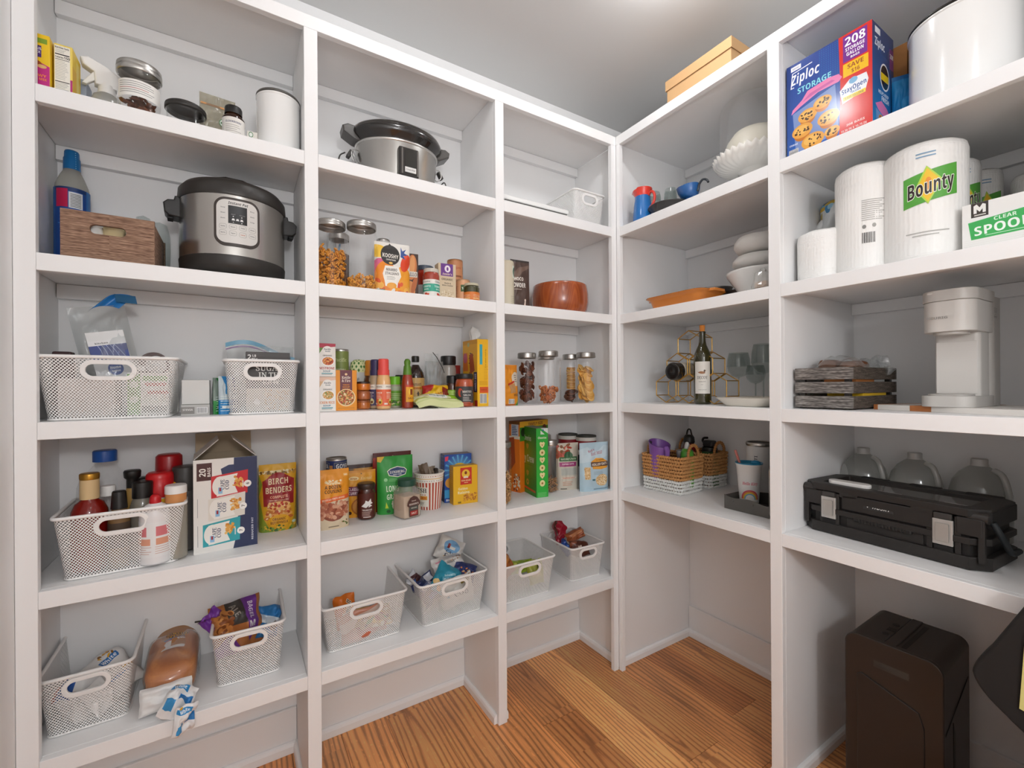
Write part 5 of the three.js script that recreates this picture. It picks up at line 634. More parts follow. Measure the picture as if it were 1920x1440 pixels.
{ // popcorn bucket and what stands in it
  const t = thing('popcorn_bucket', 'red and white striped popcorn bucket holding brown packets', 'bucket', [-0.765, Y4, -0.182], face(-0.76, -0.18) + 0.45);
  P(t, 'bucket_wall', new THREE.CylinderGeometry(0.0525, 0.041, 0.128, 48, 1, true).translate(0, 0.064, 0), print(1024, 512, '#ece6da', (c) => { for (let i = 0; i < 26; i++) G(c, [[i * 39.4, 120], [i * 39.4 + 20, 120], [i * 39.4 + 20, 512], [i * 39.4, 512]], '#b5452c'); R(c, 0, 0, 1024, 118, '#f1ede4'); R(c, 0, 62, 1024, 8, '#d9a83a'); for (let i = 0; i < 40; i++) { R(c, i * 26, 28, 9, 9, '#b5452c'); R(c, i * 26 + 12, 92, 9, 9, '#4a4a5a'); } for (const x of [250, 760]) { R(c, x - 60, 185, 230, 280, '#ece6da'); T(c, 'FRESH', x + 50, 232, 84, '#2e221c', { f: 'serif', w: 220 }); for (let i = 0; i < 7; i++) E(c, x - 44 + i * 30, 292, 7, 7, '#c2452a'); R(c, x - 56, 310, 220, 56, '#e3a43a'); T(c, 'POPCORN', x + 54, 340, 50, '#c2452a', { w: 190 }); T(c, 'Crispy', x + 40, 410, 56, '#4a342a', { f: 'serif', b: 'italic', w: 150 }); } }, 0.5));
  P(t, 'bucket_base', new THREE.CircleGeometry(0.041, 40).rotateX(-PI / 2).translate(0, 0.004, 0), M(0xe9e3d6, 0.6));
  P(t, 'rolled_rim', new THREE.TorusGeometry(0.053, 0.0022, 8, 60).rotateX(PI / 2).translate(0, 0.128, 0), M(0xf1ede4, 0.5));
  const pm = [M(0x6b5847, 0.4), M(0x54463a, 0.4), M(0x8b7d6c, 0.35), M(0x3f342b, 0.4)];
  for (const [i, a, d, h, tilt, lab] of [[0, -0.8, 0.022, 0.085, 0.4, 'pale brown packet leaning out of the left of the popcorn bucket'], [1, -0.3, 0.005, 0.07, 0.15, 'short dark packet in the middle of the popcorn bucket'], [2, 0.3, 0.018, 0.075, -0.1, 'grey clear-edged packet in the popcorn bucket'], [3, 0.9, 0.03, 0.066, -0.3, 'dark packet at the right of the popcorn bucket'], [1, 1.9, 0.024, 0.062, -0.35, 'brown packet at the back right of the popcorn bucket']]) {
    const k = thing('spice_packet', lab, 'packet', [-0.765 + d * Math.sin(a), Y4 + 0.075, -0.182 + d * Math.cos(a) * 0.4], a);
    P(k, 'packet', crumple(0.034, h, 0.012, 60 + i + a, 0.005), [pm[i], pm[i]], [0, h / 2, 0], [0, 0, tilt * 0.7]);
  }
}
carton('cookie_box', 'dark blue cookie box with a yellow burst behind the golden box', 0.108, 0.181, 0.05, [-0.64, Y4, -0.222], -0.12, { s: M(0x1c3f8f, 0.45), t: M(0x8a7f86, 0.6), l: print(160, 512, '#16336f', (c) => { for (let i = 0; i < 12; i++) for (let j = 0; j < 3; j++) R(c, 20 + j * 46 + (i % 2) * 12, 20 + i * 40, 26, 12, '#2f5aa8'); }), f: print(384, 640, '#1d4ea6', (c) => { const g = c.createRadialGradient(210, 220, 20, 210, 220, 230); g.addColorStop(0, '#8fd0ea'); g.addColorStop(1, '#1d4ea6'); R(c, 0, 0, 384, 640, g); for (let i = 0; i < 18; i++) { const a = i / 18 * 2 * PI; G(c, [[210, 220], [210 + 210 * Math.cos(a), 220 + 210 * Math.sin(a)], [210 + 210 * Math.cos(a + 0.12), 220 + 210 * Math.sin(a + 0.12)]], '#5fb0dd'); } E(c, 215, 210, 110, 90, '#f0c63a'); G(c, [[10, 30], [60, 20], [50, 80], [10, 90]], '#d63a5a'); T(c, 'Golden', 215, 170, 56, '#6a3a14', { f: 'serif', b: 'italic', w: 150 }); T(c, 'Grahams', 215, 222, 56, '#6a3a14', { f: 'serif', b: 'italic', w: 170 }); E(c, 90, 380, 80, 70, '#d99a3a'); R(c, 0, 470, 90, 110, '#3fa0d8'); T(c, 'Bites', 60, 610, 40, '#fff', { w: 80 }); }) });
carton('raisin_box', 'golden yellow raisin box with a red square at the right of the shelf', 0.098, 0.142, 0.04, [-0.632, Y4, -0.172], -0.06, { s: M(0xe3ac1e, 0.45), l: print(128, 512, '#dda619', (c) => { lines(c, 14, 20, 60, 80, 28, '#c08a10', 6); }), f: print(384, 560, '#ecb71f', (c) => { R(c, 110, 26, 180, 250, '#c9301f'); E(c, 196, 118, 64, 64, '#efc33a'); E(c, 196, 104, 20, 24, '#8a3a1a'); G(c, [[170, 150], [224, 150], [236, 182], [156, 182]], '#e6d9c0'); T(c, 'SUN-MAID', 198, 216, 34, '#f4dca0', { w: 150 }); R(c, 170, 244, 60, 8, '#f4dca0'); T(c, 'Golden', 150, 336, 50, '#f8ecc4', { w: 150 }); T(c, 'Raisins', 160, 390, 56, '#f8ecc4', { w: 190 }); scatter(c, 70, 150, 420, 220, 100, 15, ['#c9812a', '#b5691c', '#dfa03a']); R(c, 70, 520, 50, 26, '#8a6a1a'); }) });
// ---- bottom shelf, second bay
basket('white mesh basket with one orange snack bag at the left of the middle bottom shelf', 0.256, 0.25, 0.142, [-1.018, Y5, -0.188], 0);
const treat = (name, label, pos, rot, size, sd, col, draw, amp = 0.014, eul = [-0.4, 0, 0], cat = 'snack bag', side) => { const t = thing(name, label, cat, pos, rot); P(t, 'wrapper', crumple(size[0], size[1], size[2], sd, amp), [print(192, 224, col, draw, 0.3), M(side ?? col, 0.35)], [0, 0, 0], eul); return t; };
treat('cracker_bag', 'orange cracker snack bag standing against the back of the left basket', [-1.062, Y5 + 0.078, -0.16], 0.1, [0.068, 0.1, 0.035], 71, '#d9701c', (c) => { E(c, 110, 120, 54, 60, '#e89a3a'); T(c, 'Cheez-It', 96, 96, 54, '#3a1a10', { s: '#f3e6d0', r: -0.9, w: 130 }); E(c, 96, 170, 60, 26, '#8f3c10'); scatter(c, 14, 30, 150, 130, 60, 16, ['#f0a63a', '#c95a14']); }, 0.012, [-0.25, 0, 0.06]);
treat('cookie_bag', 'colourful cookie snack bag seen through the grip of the left basket', [-0.99, Y5 + 0.062, -0.11], -0.1, [0.12, 0.07, 0.04], 73, '#c9a06a', (c) => { scatter(c, 60, 0, 0, 192, 224, 14, ['#b5472c', '#6a8f3a', '#e6c25a', '#7a3a1a', '#e9dcc4']); }, 0.012, [-0.9, 0, 0]);
treat('pink_snack_bag', 'pale pink and orange snack bag filling the front of the left basket', [-1.02, Y5 + 0.05, -0.105], 0.05, [0.14, 0.09, 0.03], 74, '#d9957a', (c) => { G(c, [[0, 60], [192, 0], [192, 60], [0, 130]], '#e9cfc0'); E(c, 110, 150, 50, 50, '#c9694a'); }, 0.01, [-0.15, 0, 0.1]);
basket('white mesh basket heaped with chip bags at the right of the middle bottom shelf', 0.256, 0.245, 0.144, [-0.727, Y5, -0.175], 0.04);
const capeDraw = (main) => (c) => { R(c, 0, 0, 192, 224, '#e6e4df'); E(c, 96, 80, 60, 60, main); R(c, 64, 60, 18, 44, '#8a2a2a'); R(c, 82, 80, 44, 26, '#f1efe9'); T(c, 'CAPE', 110, 140, 34, '#23304f', { f: 'serif', w: 84, r: 0.3 }); T(c, 'COD', 100, 172, 34, '#23304f', { f: 'serif', w: 66, r: 0.3 }); scatter(c, 20, 60, 180, 100, 40, 9, ['#3a3a3a', '#8a6a4a', '#e0b060']); };
treat('chip_bag', 'silver and blue chip bag perched on the back rim of the right basket', [-0.672, Y5 + 0.182, -0.215], -0.2, [0.1, 0.085, 0.04], 81, '#dedcd7', capeDraw('#7fb2dc'), 0.014, [-0.3, 0, -0.5], 'chip bag', '#d9d7d2');
treat('chip_bag', 'silver chip bag lying below the perched blue one', [-0.7, Y5 + 0.15, -0.165], 0.1, [0.12, 0.07, 0.035], 82, '#d9d7d3', (c) => { for (let i = 0; i < 9; i++) R(c, 60 + i * 7, 90, 3, 40, '#555'); scatter(c, 16, 110, 60, 70, 50, 8, ['#44464a', '#c9a58a', '#8a6a4a']); R(c, 20, 50, 40, 16, '#d98aa0'); }, 0.014, [-0.7, 0, 0.1], 'chip bag');
treat('chip_bag', 'teal chip bag corner sticking up at the front of the right basket', [-0.735, Y5 + 0.122, -0.11], 0.05, [0.085, 0.105, 0.025], 83, '#2b93ad', (c) => { T(c, 'Reduced Fat', 110, 80, 22, '#cfeaf0', { r: -0.5, w: 90 }); T(c, 'Original', 120, 110, 26, '#cfeaf0', { r: -0.5, w: 90 }); scatter(c, 18, 20, 150, 130, 60, 18, ['#e6b062', '#d0893a', '#f0cd8a']); }, 0.008, [-0.6, 0, -0.75], 'chip bag');
treat('chip_bag', 'dark navy chip bag behind the teal one at the left of the basket', [-0.795, Y5 + 0.1, -0.12], 0.3, [0.1, 0.09, 0.04], 84, '#25315f', (c) => { R(c, 20, 60, 120, 50, '#5a6a94'); T(c, 'COD', 80, 86, 44, '#e6e6ec', { f: 'serif' }); R(c, 30, 150, 100, 40, '#2f5aa0'); R(c, 120, 10, 60, 60, '#c9cbd2'); }, 0.018, [-0.6, 0, 0.3], 'chip bag');
treat('chip_bag', 'small pale blue and maroon wrapper at the far left corner of the right basket', [-0.832, Y5 + 0.125, -0.15], 0.5, [0.06, 0.06, 0.025], 85, '#c4c8cf', (c) => { G(c, [[60, 0], [192, 60], [160, 224], [40, 200]], '#4a2a2e'); R(c, 30, 60, 60, 30, '#3f6aa8'); }, 0.014, [-0.4, 0.3, 0.6], 'chip bag');
treat('chip_bag', 'navy and orange wrapper against the right side of the basket', [-0.655, Y5 + 0.118, -0.13], -0.4, [0.085, 0.075, 0.035], 86, '#27336a', (c) => { scatter(c, 20, 60, 60, 120, 140, 12, ['#c9763a', '#3b4f94', '#e0b070']); }, 0.018, [-0.5, 0, -0.3], 'chip bag');
treat('chip_bag', 'white wrapper seen through the grip at the front of the right basket', [-0.7, Y5 + 0.085, -0.085], 0, [0.12, 0.1, 0.03], 87, '#dcdad5', (c) => { T(c, 'COD', 110, 130, 40, '#5a5a66', { f: 'serif' }); G(c, [[110, 20], [180, 10], [170, 60], [120, 70]], '#8a7a3a'); }, 0.012, [-0.1, 0, 0.1], 'chip bag');

// ================================================================ left shelving, third bay
{ // flat white organiser trays
  const t = thing('white_tray_stack', 'white lidded drawer tray lying flat at the front of the right-hand top shelf', 'tray', [-0.378, Y1, -0.155], 0);
  P(t, 'tray', rb(0.314, 0.026, 0.22, 0.004), M(0xf3f3f1, 0.35)); P(t, 'lid', rb(0.318, 0.018, 0.224, 0.005), M(0xf6f6f4, 0.35), [0, 0.0285, 0]);
  P(t, 'gap', rb(0.29, 0.0035, 0.21, 0.001), M(0x6a6966, 0.6), [0.006, 0.0255, 0.006]);  // grey slab stands in for the shade between tray and lid
}
basket('white mesh basket at the right end of the third bay on the top shelf', 0.168, 0.2, 0.152, [-0.092, Y1, -0.158], 0.0);
// second shelf
bottle('coffee_canister', 'tall cream coffee cylinder with a round green seal beside the post', [[0, 0], [0.031, 0], [0.032, 0.003], [0.032, 0.168], [0.03, 0.174], [0, 0.175]], M(0xd8cdb4, 0.5), [-0.4935, Y2, -0.085], face(-0.49, -0.085) + 0.25, { lab: [0.0325, 0.006, 0.156], labMat: print(640, 512, '#d9cfb8', (c) => { for (let k = 0; k < 2; k++) { const x = k * 320; R(c, x + 70, 20, 130, 150, '#e6efe2'); E(c, x + 135, 92, 58, 62, '#2a5a48'); E(c, x + 135, 100, 28, 36, '#e6efe2'); G(c, [[x + 100, 60], [x + 135, 30], [x + 170, 60], [x + 135, 76]], '#2a5a48'); E(c, x + 135, 96, 12, 16, '#2a5a48'); T(c, 'VIA', x + 135, 200, 40, '#6a6450', { w: 60 }); R(c, x + 70, 250, 150, 3, '#8a8068'); for (let i = 0; i < 5; i++) R(c, x + 80 + i * 26, 180, 3, 320, '#b3a88c'); for (let i = 0; i < 5; i++) R(c, x + 40, 400 + i * 22, 240, 3, '#8d8a66'); } }), cat: 'canister' });
bag('cocoa_pouch', 'dark brown drink powder pouch with white letters beside the cream cylinder', 0.082, 0.186, 0.035, [-0.436, Y2, -0.075], -0.06, print(320, 720, '#4e3a32', (c) => { R(c, 0, 0, 320, 30, '#2e2420'); G(c, [[0, 250], [120, 120], [320, 60], [320, 100], [180, 180], [60, 330]], '#6f584c'); T(c, 'CHOCO', 100, 290, 70, '#f1ece4', { w: 190 }); T(c, 'POWDER', 110, 380, 90, '#f6f2ea', { w: 230 }); lines(c, 1, 40, 440, 120, 0, '#c9bfb2', 8); G(c, [[190, 720], [206, 600], [220, 600], [230, 720]], '#e9d3c4'); E(c, 212, 600, 12, 20, '#e9d3c4'); }), M(0x8c7a6e, 0.3), { sd: 22 });
{
  const t = thing('wooden_bowl', 'large turned wooden salad bowl with reddish grain', 'bowl', [-0.19, Y2, -0.143], 0);
  const wood = M(0xffffff, 0.25, { clearcoat: 0.6, clearcoatRoughness: 0.2, map: tex(512, 256, (c, w, h) => { const im = c.createImageData(w, h); for (let y = 0; y < h; y++) for (let x = 0; x < w; x++) { const a = x / w * 2 * PI, X = Math.cos(a) * 1.3, Z = Math.sin(a) * 1.3, Y = y / h; const n = perlin.noise(X * 1.4, Y * 1.1, Z * 1.4), q = 0.5 + 0.5 * Math.sin((n * 7 + Math.hypot(Math.sin(a * 2) * 0.8, Y - 0.3) * 4) * 6), s = 0.5 + 0.5 * perlin.noise(X * 2.2 + 5, Y * 2, Z * 2.2), i = (y * w + x) * 4; im.data[i] = 126 + 62 * s + 18 * q; im.data[i + 1] = 52 + 40 * s + 16 * q; im.data[i + 2] = 22 + 16 * s + 8 * q; im.data[i + 3] = 255; } c.putImageData(im, 0, 0); }, true) });
  P(t, 'bowl', lathe([[0, 0.003], [0.08, 0.0], [0.1, 0.004], [0.113, 0.02], [0.1195, 0.05], [0.1195, 0.085], [0.115, 0.112], [0.113, 0.124], [0.109, 0.127], [0.105, 0.122], [0.109, 0.09], [0.11, 0.05], [0.09, 0.016], [0, 0.012]], 72), wood);
}
// third shelf: jars of snacks
bag('snack_bag', 'orange snack bag with a green corner beside the pretzel jar', 0.092, 0.152, 0.05, [-0.498, Y3, -0.07], 0.12, print(320, 512, '#e3901c', (c) => { R(c, 0, 0, 320, 60, '#d9821a'); E(c, 260, 180, 70, 90, '#d8cbb8'); lines(c, 4, 230, 130, 60, 26, '#5a5248', 8); G(c, [[120, 240], [220, 200], [224, 222], [124, 266]], '#b5301c'); G(c, [[140, 260], [230, 230], [250, 350], [150, 360]], '#b98a5a'); T(c, 'Wild', 250, 380, 44, '#6a3a12', { w: 90 }); barcode(c, 120, 430, 100, 60); G(c, [[320, 380], [320, 512], [250, 512]], '#9ac22c'); R(c, 0, 490, 320, 22, '#b5641a'); G(c, [[270, 480], [320, 470], [320, 512], [240, 512]], '#2f9a2e'); }), M(0xd9871c, 0.4), { sd: 24 });
{ const t = thing('snack_bag', 'dark bag edge between the post and the orange snack bag', 'snack bag', [-0.532, Y3, -0.12], 0); P(t, 'pouch', pouch(0.03, 0.185, 0.03, { sd: 25 }), [charcoal, charcoal, charcoal]); }
const P0 = [-0.373, Y3, -0.125];
glassJar('snack_jar', 'glass jar full of brown mini pretzels with a grey lid', 0.0385, 0.204, P0, { neck: 0.86, lidH: 0.022, shoulder: 0.82 });
const pretz = (() => { const c = new THREE.CatmullRomCurve3([[0, -8, 0], [7, -4, 1], [9, 4, 0], [4, 8, 1], [0, 2, 2], [-4, -6, 1], [-8, -2, -1], [0, 4, 0], [8, -2, -1], [4, -6, 1], [0, 2, 2.5], [-4, 8, 1], [-9, 4, 0], [-7, -4, 1]].map((p) => V(p[0] / 1000, p[1] / 1000, p[2] / 1000)), true); return new THREE.TubeGeometry(c, 40, 0.0021, 6, true); })();
const pretzMat = [M(0x6f3416, 0.35), M(0x7d4019, 0.35), M(0x5c2a12, 0.35)];
function fill(name, label, cat, group, geo, mats, at, r, y0, y1, n, edge = 0.72, flat = 0) {
  let first = null;
  for (let i = 0; i < n; i++) {
    const a = rr(0, 6.283), d = r * (i % 4 ? rr(edge, 1) : rr(0.1, edge)), m = new THREE.Mesh(geo, mats[i % mats.length]);
    m.castShadow = m.receiveShadow = true; m.name = numbered(name); m.position.set(at[0] + d * Math.sin(a), at[1] + rr(y0, y1), at[2] + d * Math.cos(a));
    m.rotation.set(rr(-0.5, 0.5), a + rr(-0.6, 0.6), rr(0, 6)); if (flat) m.rotation.set(rr(0, 6), rr(0, 6), rr(0, 6));
    tag(m, label, cat, group); scene.add(m); first ??= m;
  }
}
fill('pretzel', 'brown mini pretzel packed in the grey-lidded jar', 'pretzel', 'mini pretzels in the full jar', pretz, pretzMat, P0, 0.0275, 0.014, 0.166, 88);
const P1 = [-0.292, Y3, -0.09];
glassJar('snack_jar', 'large octagonal glass jar a third full of pretzel rings', 0.0495, 0.212, P1, { neck: 0.72, lidH: 0.022, shoulder: 0.8, square: 0.05 });
fill('pretzel_ring', 'small orange-brown pretzel ring at the bottom of the large jar', 'pretzel', 'pretzel rings in the large jar', new THREE.TorusGeometry(0.0075, 0.0026, 8, 20), [M(0xc26f38, 0.4), M(0xb5602c, 0.4), M(0xd08046, 0.4)], P1, 0.034, 0.01, 0.066, 62, 0.6, 1);
glassJar('snack_jar', 'glass jar hidden behind the pretzel ring jar', 0.037, 0.208, [-0.222, Y3, -0.2], { neck: 0.86, lidH: 0.022 });
const crackG = lathe([[0, 0], [0.0175, 0], [0.0195, 0.0012], [0.0195, 0.0028], [0.0175, 0.004], [0, 0.0045]], 20).translate(0, -0.002, 0), crackM = [M(0xe3ab52, 0.6), M(0xd99c42, 0.6), M(0xe9b964, 0.6)], cookM = M(0x6a3a20, 0.6);
const P2 = [-0.117, Y3, -0.165], P3 = [-0.09, Y3, -0.094];
glassJar('snack_jar', 'glass jar with a stack of round crackers above dark cookies', 0.036, 0.209, P2, { neck: 0.86, lidH: 0.022, shoulder: 0.82 });
glassJar('snack_jar', 'frontmost glass jar filled with loose round crackers', 0.0465, 0.213, P3, { neck: 0.78, lidH: 0.022, shoulder: 0.8, square: 0.04 });
const disc = (name, label, group, mat, p, rot, cat = 'cracker') => { const m = new THREE.Mesh(crackG, mat); m.name = numbered(name); m.castShadow = m.receiveShadow = true; m.position.set(...p); m.rotation.set(...rot); tag(m, label, cat, group); scene.add(m); };
for (let i = 0; i < 17; i++) disc('cracker', 'round cracker stacked upright in the narrower cracker jar', 'stacked crackers in the narrower jar', crackM[i % 3], [P2[0] - 0.004 + rr(-0.002, 0.002), P2[1] + 0.06 + i * 0.0056, P2[2] + 0.008], [0.12, 0, rr(-0.06, 0.06)]);
for (let i = 0; i < 16; i++) disc('chocolate_cookie', 'dark brown cookie at the bottom of the narrower cracker jar', 'dark cookies in the narrower jar', cookM, [P2[0] + rr(-0.012, 0.012), P2[1] + 0.012 + rr(0, 0.038), P2[2] + rr(-0.012, 0.012)], [rr(-0.6, 0.6), 0, rr(-0.7, 0.7)], 'cookie');
for (let i = 0; i < 9; i++) disc('cracker', 'round cracker fanned along the front of the frontmost cracker jar', 'fanned crackers in the front jar', crackM[i % 3], [P3[0] - 0.012 + i * 0.0024, P3[1] + 0.108 - i * 0.0105, P3[2] + 0.02], [1.2, 0.3, 0]);
for (let i = 0; i < 60; i++) { const a = rr(0, 6.283), d = rr(0.008, 0.022); disc('cracker', 'loose round cracker tumbled in the frontmost cracker jar', 'loose crackers in the front jar', crackM[i % 3], [P3[0] + d * Math.sin(a), P3[1] + rr(0.02, 0.15), P3[2] + d * Math.cos(a) - 0.004], [rr(0.4, 1.6), a, rr(-0.5, 0.5)]); }
// fourth shelf
glassJar('oat_jar', 'glass jar of round oat cereal cut off by the post', 0.036, 0.232, [-0.522, Y4, -0.075], { neck: 0.9, lidH: 0.02 });
const loopG = new THREE.TorusGeometry(0.005, 0.0022, 6, 12), oatM = M(0xc99a62, 0.7);
heap('cereal', 'tan ring cereal in the jar behind the post', [-0.522, Y4, -0.075], 0.031, 0.12, 260, loopG, oatM);
glassJar('oat_jar', 'second glass jar of ring cereal just right of the post', 0.035, 0.225, [-0.488, Y4, -0.165], { neck: 0.9, lidH: 0.02 });
heap('cereal', 'tan ring cereal in the jar right of the post', [-0.488, Y4, -0.165], 0.03, 0.115, 260, loopG, oatM);
carton('cereal_box', 'orange family-size cereal box with a yellow header behind the green one', 0.19, 0.292, 0.06, [-0.29, Y4, -0.235], 0.28, { s: M(0xe07a1c, 0.45), t: M(0x8a4a1c, 0.6), l: print(192, 720, '#e5761a', (c) => { R(c, 0, 0, 192, 30, '#7a4a1a'); R(c, 40, 30, 130, 120, '#c9d2da'); lines(c, 6, 52, 44, 100, 17, '#3a4a78', 8); R(c, 0, 150, 192, 30, '#efe3cf'); G(c, [[0, 170], [90, 160], [110, 420], [30, 500], [0, 480]], '#a8481c'); R(c, 110, 180, 82, 400, '#ea7d1c'); scatter(c, 40, 60, 540, 132, 160, 16, ['#f1e6d2', '#c9763a', '#8a3a1a', '#e9d9b8']); }), f: print(512, 720, '#3f8f2e', (c) => { R(c, 0, 0, 512, 60, '#e8b22a'); T(c, 'FAMILY SIZE', 280, 32, 40, '#6a2a12', { w: 260 }); E(c, 60, 110, 44, 44, '#20301c'); E(c, 440, 90, 40, 40, '#5a2a1a'); R(c, 0, 200, 512, 520, '#ea7d1c'); }) });
carton('cereal_box', 'green ring cereal box turned sideways with hearts and rings down its edge', 0.052, 0.272, 0.162, [-0.325, Y4, -0.152], -0.16, { s: M(0x2f9a34, 0.45), t: M(0x9aa89a, 0.6), f: print(192, 900, '#2fae3c', (c) => { R(c, 70, 0, 122, 80, '#dfe6e2'); G(c, [[70, 0], [192, 70], [192, 120], [60, 20]], '#2fae3c'); E(c, 110, 26, 14, 12, '#3f6a9a'); T(c, 'Cheerios', 96, 124, 40, '#f1eee0', { w: 140 }); for (let i = 0; i < 6; i++) { const y = 218 + i * 100; if (i % 2) { E(c, 96, y, 44, 42, '#eadfa0'); E(c, 96, y, 15, 14, '#9a6a2a'); } else { G(c, [[52, y - 26], [74, y - 42], [96, y - 30], [118, y - 42], [140, y - 26], [130, y + 10], [96, y + 42], [62, y + 10]], '#eadfa0'); G(c, [[82, y - 10], [96, y - 2], [110, y - 10], [96, y + 16]], '#9a5a2a'); } } lines(c, 5, 20, 838, 150, 12, '#7fd07f', 5); }),
  l: print(512, 900, '#3a9420', (c) => { const g = c.createRadialGradient(250, 420, 40, 250, 420, 420); g.addColorStop(0, '#8fa61a'); g.addColorStop(1, '#2f8a24'); R(c, 0, 0, 512, 900, g); T(c, 'Cheerios', 250, 150, 92, '#f3f3e2', { w: 230 }); T(c, 'My Crew', 260, 420, 130, '#eef2d6', { w: 370 }); R(c, 90, 500, 340, 6, '#5f7a14'); for (const y of [260, 620]) G(c, [[210, y - 26], [250, y - 40], [290, y - 26], [284, y + 10], [250, y + 44], [216, y + 10]], '#c9a83a'); E(c, 250, 740, 40, 42, '#c9b04a'); E(c, 250, 740, 14, 16, '#5a7a1a'); c.strokeStyle = '#3f7a14'; c.lineWidth = 8; c.beginPath(); c.moveTo(320, 700); c.quadraticCurveTo(400, 640, 450, 720); c.stroke(); G(c, [[30, 800], [480, 822], [480, 850], [30, 828]], '#d9582a'); lines(c, 3, 40, 856, 400, 13, '#6fae5a', 5); }) });
glassJar('oat_jar', 'glass jar of tan flakes squeezed between the green box and the beige pouch', 0.0335, 0.214, [-0.252, Y4, -0.135], { neck: 0.85, lidH: 0.022 });
heap('cereal', 'tan oat flakes at the bottom of the squeezed jar', [-0.252, Y4, -0.135], 0.028, 0.06, 160, new THREE.SphereGeometry(0.0042, 6, 5).scale(1, 0.4, 1), M(0xb58a5f, 0.8));
glassJar('oat_jar', 'back glass jar whose steel lid shows above the squeezed jar', 0.033, 0.228, [-0.228, Y4, -0.215], { neck: 0.88, lidH: 0.022 });
bag('oats_pouch', 'beige oatmeal pouch with a green banner and apple slices', 0.104, 0.196, 0.045, [-0.168, Y4, -0.128], -0.22, print(384, 720, '#d2cabb', (c) => { scatter(c, 24, 0, 0, 220, 180, 40, ['#b5402c', '#c9583a', '#8a5a3a', '#e0d4c0']); scatter(c, 14, 0, 160, 110, 120, 34, ['#c25a3c', '#a8462e']); E(c, 190, 190, 74, 60, '#3f6a4a'); R(c, 40, 210, 300, 66, '#3a6f42'); T(c, 'NATURE\'S PATH', 190, 244, 40, '#dfe8d2', { w: 260 }); R(c, 40, 292, 280, 66, '#a8407a'); T(c, 'SUPER OATS', 180, 320, 32, '#f2dfe8', { w: 200 }); R(c, 60, 380, 260, 110, '#b9bcb4'); R(c, 60, 520, 260, 22, '#e6d9c9'); T(c, 'PUMPKIN APPLE', 180, 532, 26, '#c25a3a', { w: 200 }); lines(c, 3, 80, 590, 190, 24, '#c98a6a', 8); R(c, 50, 690, 100, 14, '#5a554c'); }), M(0xc9c1b1, 0.4), { sd: 27 });
const tubWrap = print(640, 448, '#dcd8d0', (c) => { R(c, 0, 34, 640, 150, '#8f2027'); for (let k = 0; k < 3; k++) { E(c, k * 213 + 100, 130, 60, 56, '#4a1a1c'); E(c, k * 213 + 70, 150, 40, 30, '#6a2a2c'); R(c, k * 213 + 40, 210, 120, 70, '#2a3f6a'); T(c, 'OATS', k * 213 + 100, 246, 50, '#e6e2da', { w: 90 }); } });
can('oatmeal_tub', 'tall oatmeal tub with a deep red band at the back, the left of two', 0.044, 0.222, [-0.082, Y4, -0.228], tubWrap, face(-0.08, -0.22), { lid: M(0x3a3c36, 0.5) });
can('oatmeal_tub', 'tall oatmeal tub with a deep red band in front of its twin', 0.046, 0.217, [-0.03, Y4, -0.165], tubWrap, face(-0.02, -0.16), { lid: M(0x3a3c36, 0.5) });
carton('blue_white_box', 'white box with a bright blue square glimpsed left of the pale blue pouch', 0.05, 0.16, 0.03, [-0.098, Y4, -0.125], -0.2, { s: white, f: print(128, 384, '#dcdad6', (c) => { R(c, 0, 40, 128, 120, '#22343f'); R(c, 30, 190, 98, 100, '#2f8fc9'); R(c, 60, 330, 40, 10, '#555'); }) });
bag('oats_pouch', 'pale blue rolled oats pouch with a wavy orange banner at the right end', 0.14, 0.2, 0.05, [-0.083, Y4, -0.056], -0.16, print(512, 720, '#b4cfdd', (c) => { G(c, [[0, 100], [120, 60], [280, 140], [420, 40], [512, 60], [512, 200], [300, 260], [0, 300]], '#c6dbe6'); T(c, "Bob's", 190, 120, 44, '#a8324a', { r: -0.25, f: 'serif' }); T(c, 'Red Mill', 270, 160, 62, '#a8324a', { f: 'serif', b: 'italic', w: 210, r: -0.12 }); G(c, [[170, 280], [260, 230], [380, 240], [470, 290], [460, 380], [340, 400], [190, 390]], '#e6a23a'); R(c, 160, 290, 320, 66, '#5a4238'); T(c, 'ROLLED OATS', 320, 324, 48, '#f1e9dc', { w: 280, r: -0.04 }); T(c, 'OLD FASHIONED', 330, 262, 26, '#7a4a1a', { w: 150 }); R(c, 60, 360, 90, 180, '#dfc08f'); scatter(c, 60, 62, 364, 86, 172, 10, ['#e9d3a8', '#c9a268']); E(c, 350, 560, 112, 88, '#dcbc88'); scatter(c, 140, 250, 480, 200, 160, 10, ['#eedbb4', '#c9a066', '#f4e6c8'], true); lines(c, 4, 200, 430, 200, 14, '#8fa9b8', 5); R(c, 180, 540, 50, 24, '#3a6a72'); R(c, 200, 680, 280, 20, '#7f9db0'); }), M(0xa9c4d3, 0.35), { sd: 29, wav: 0.006 });
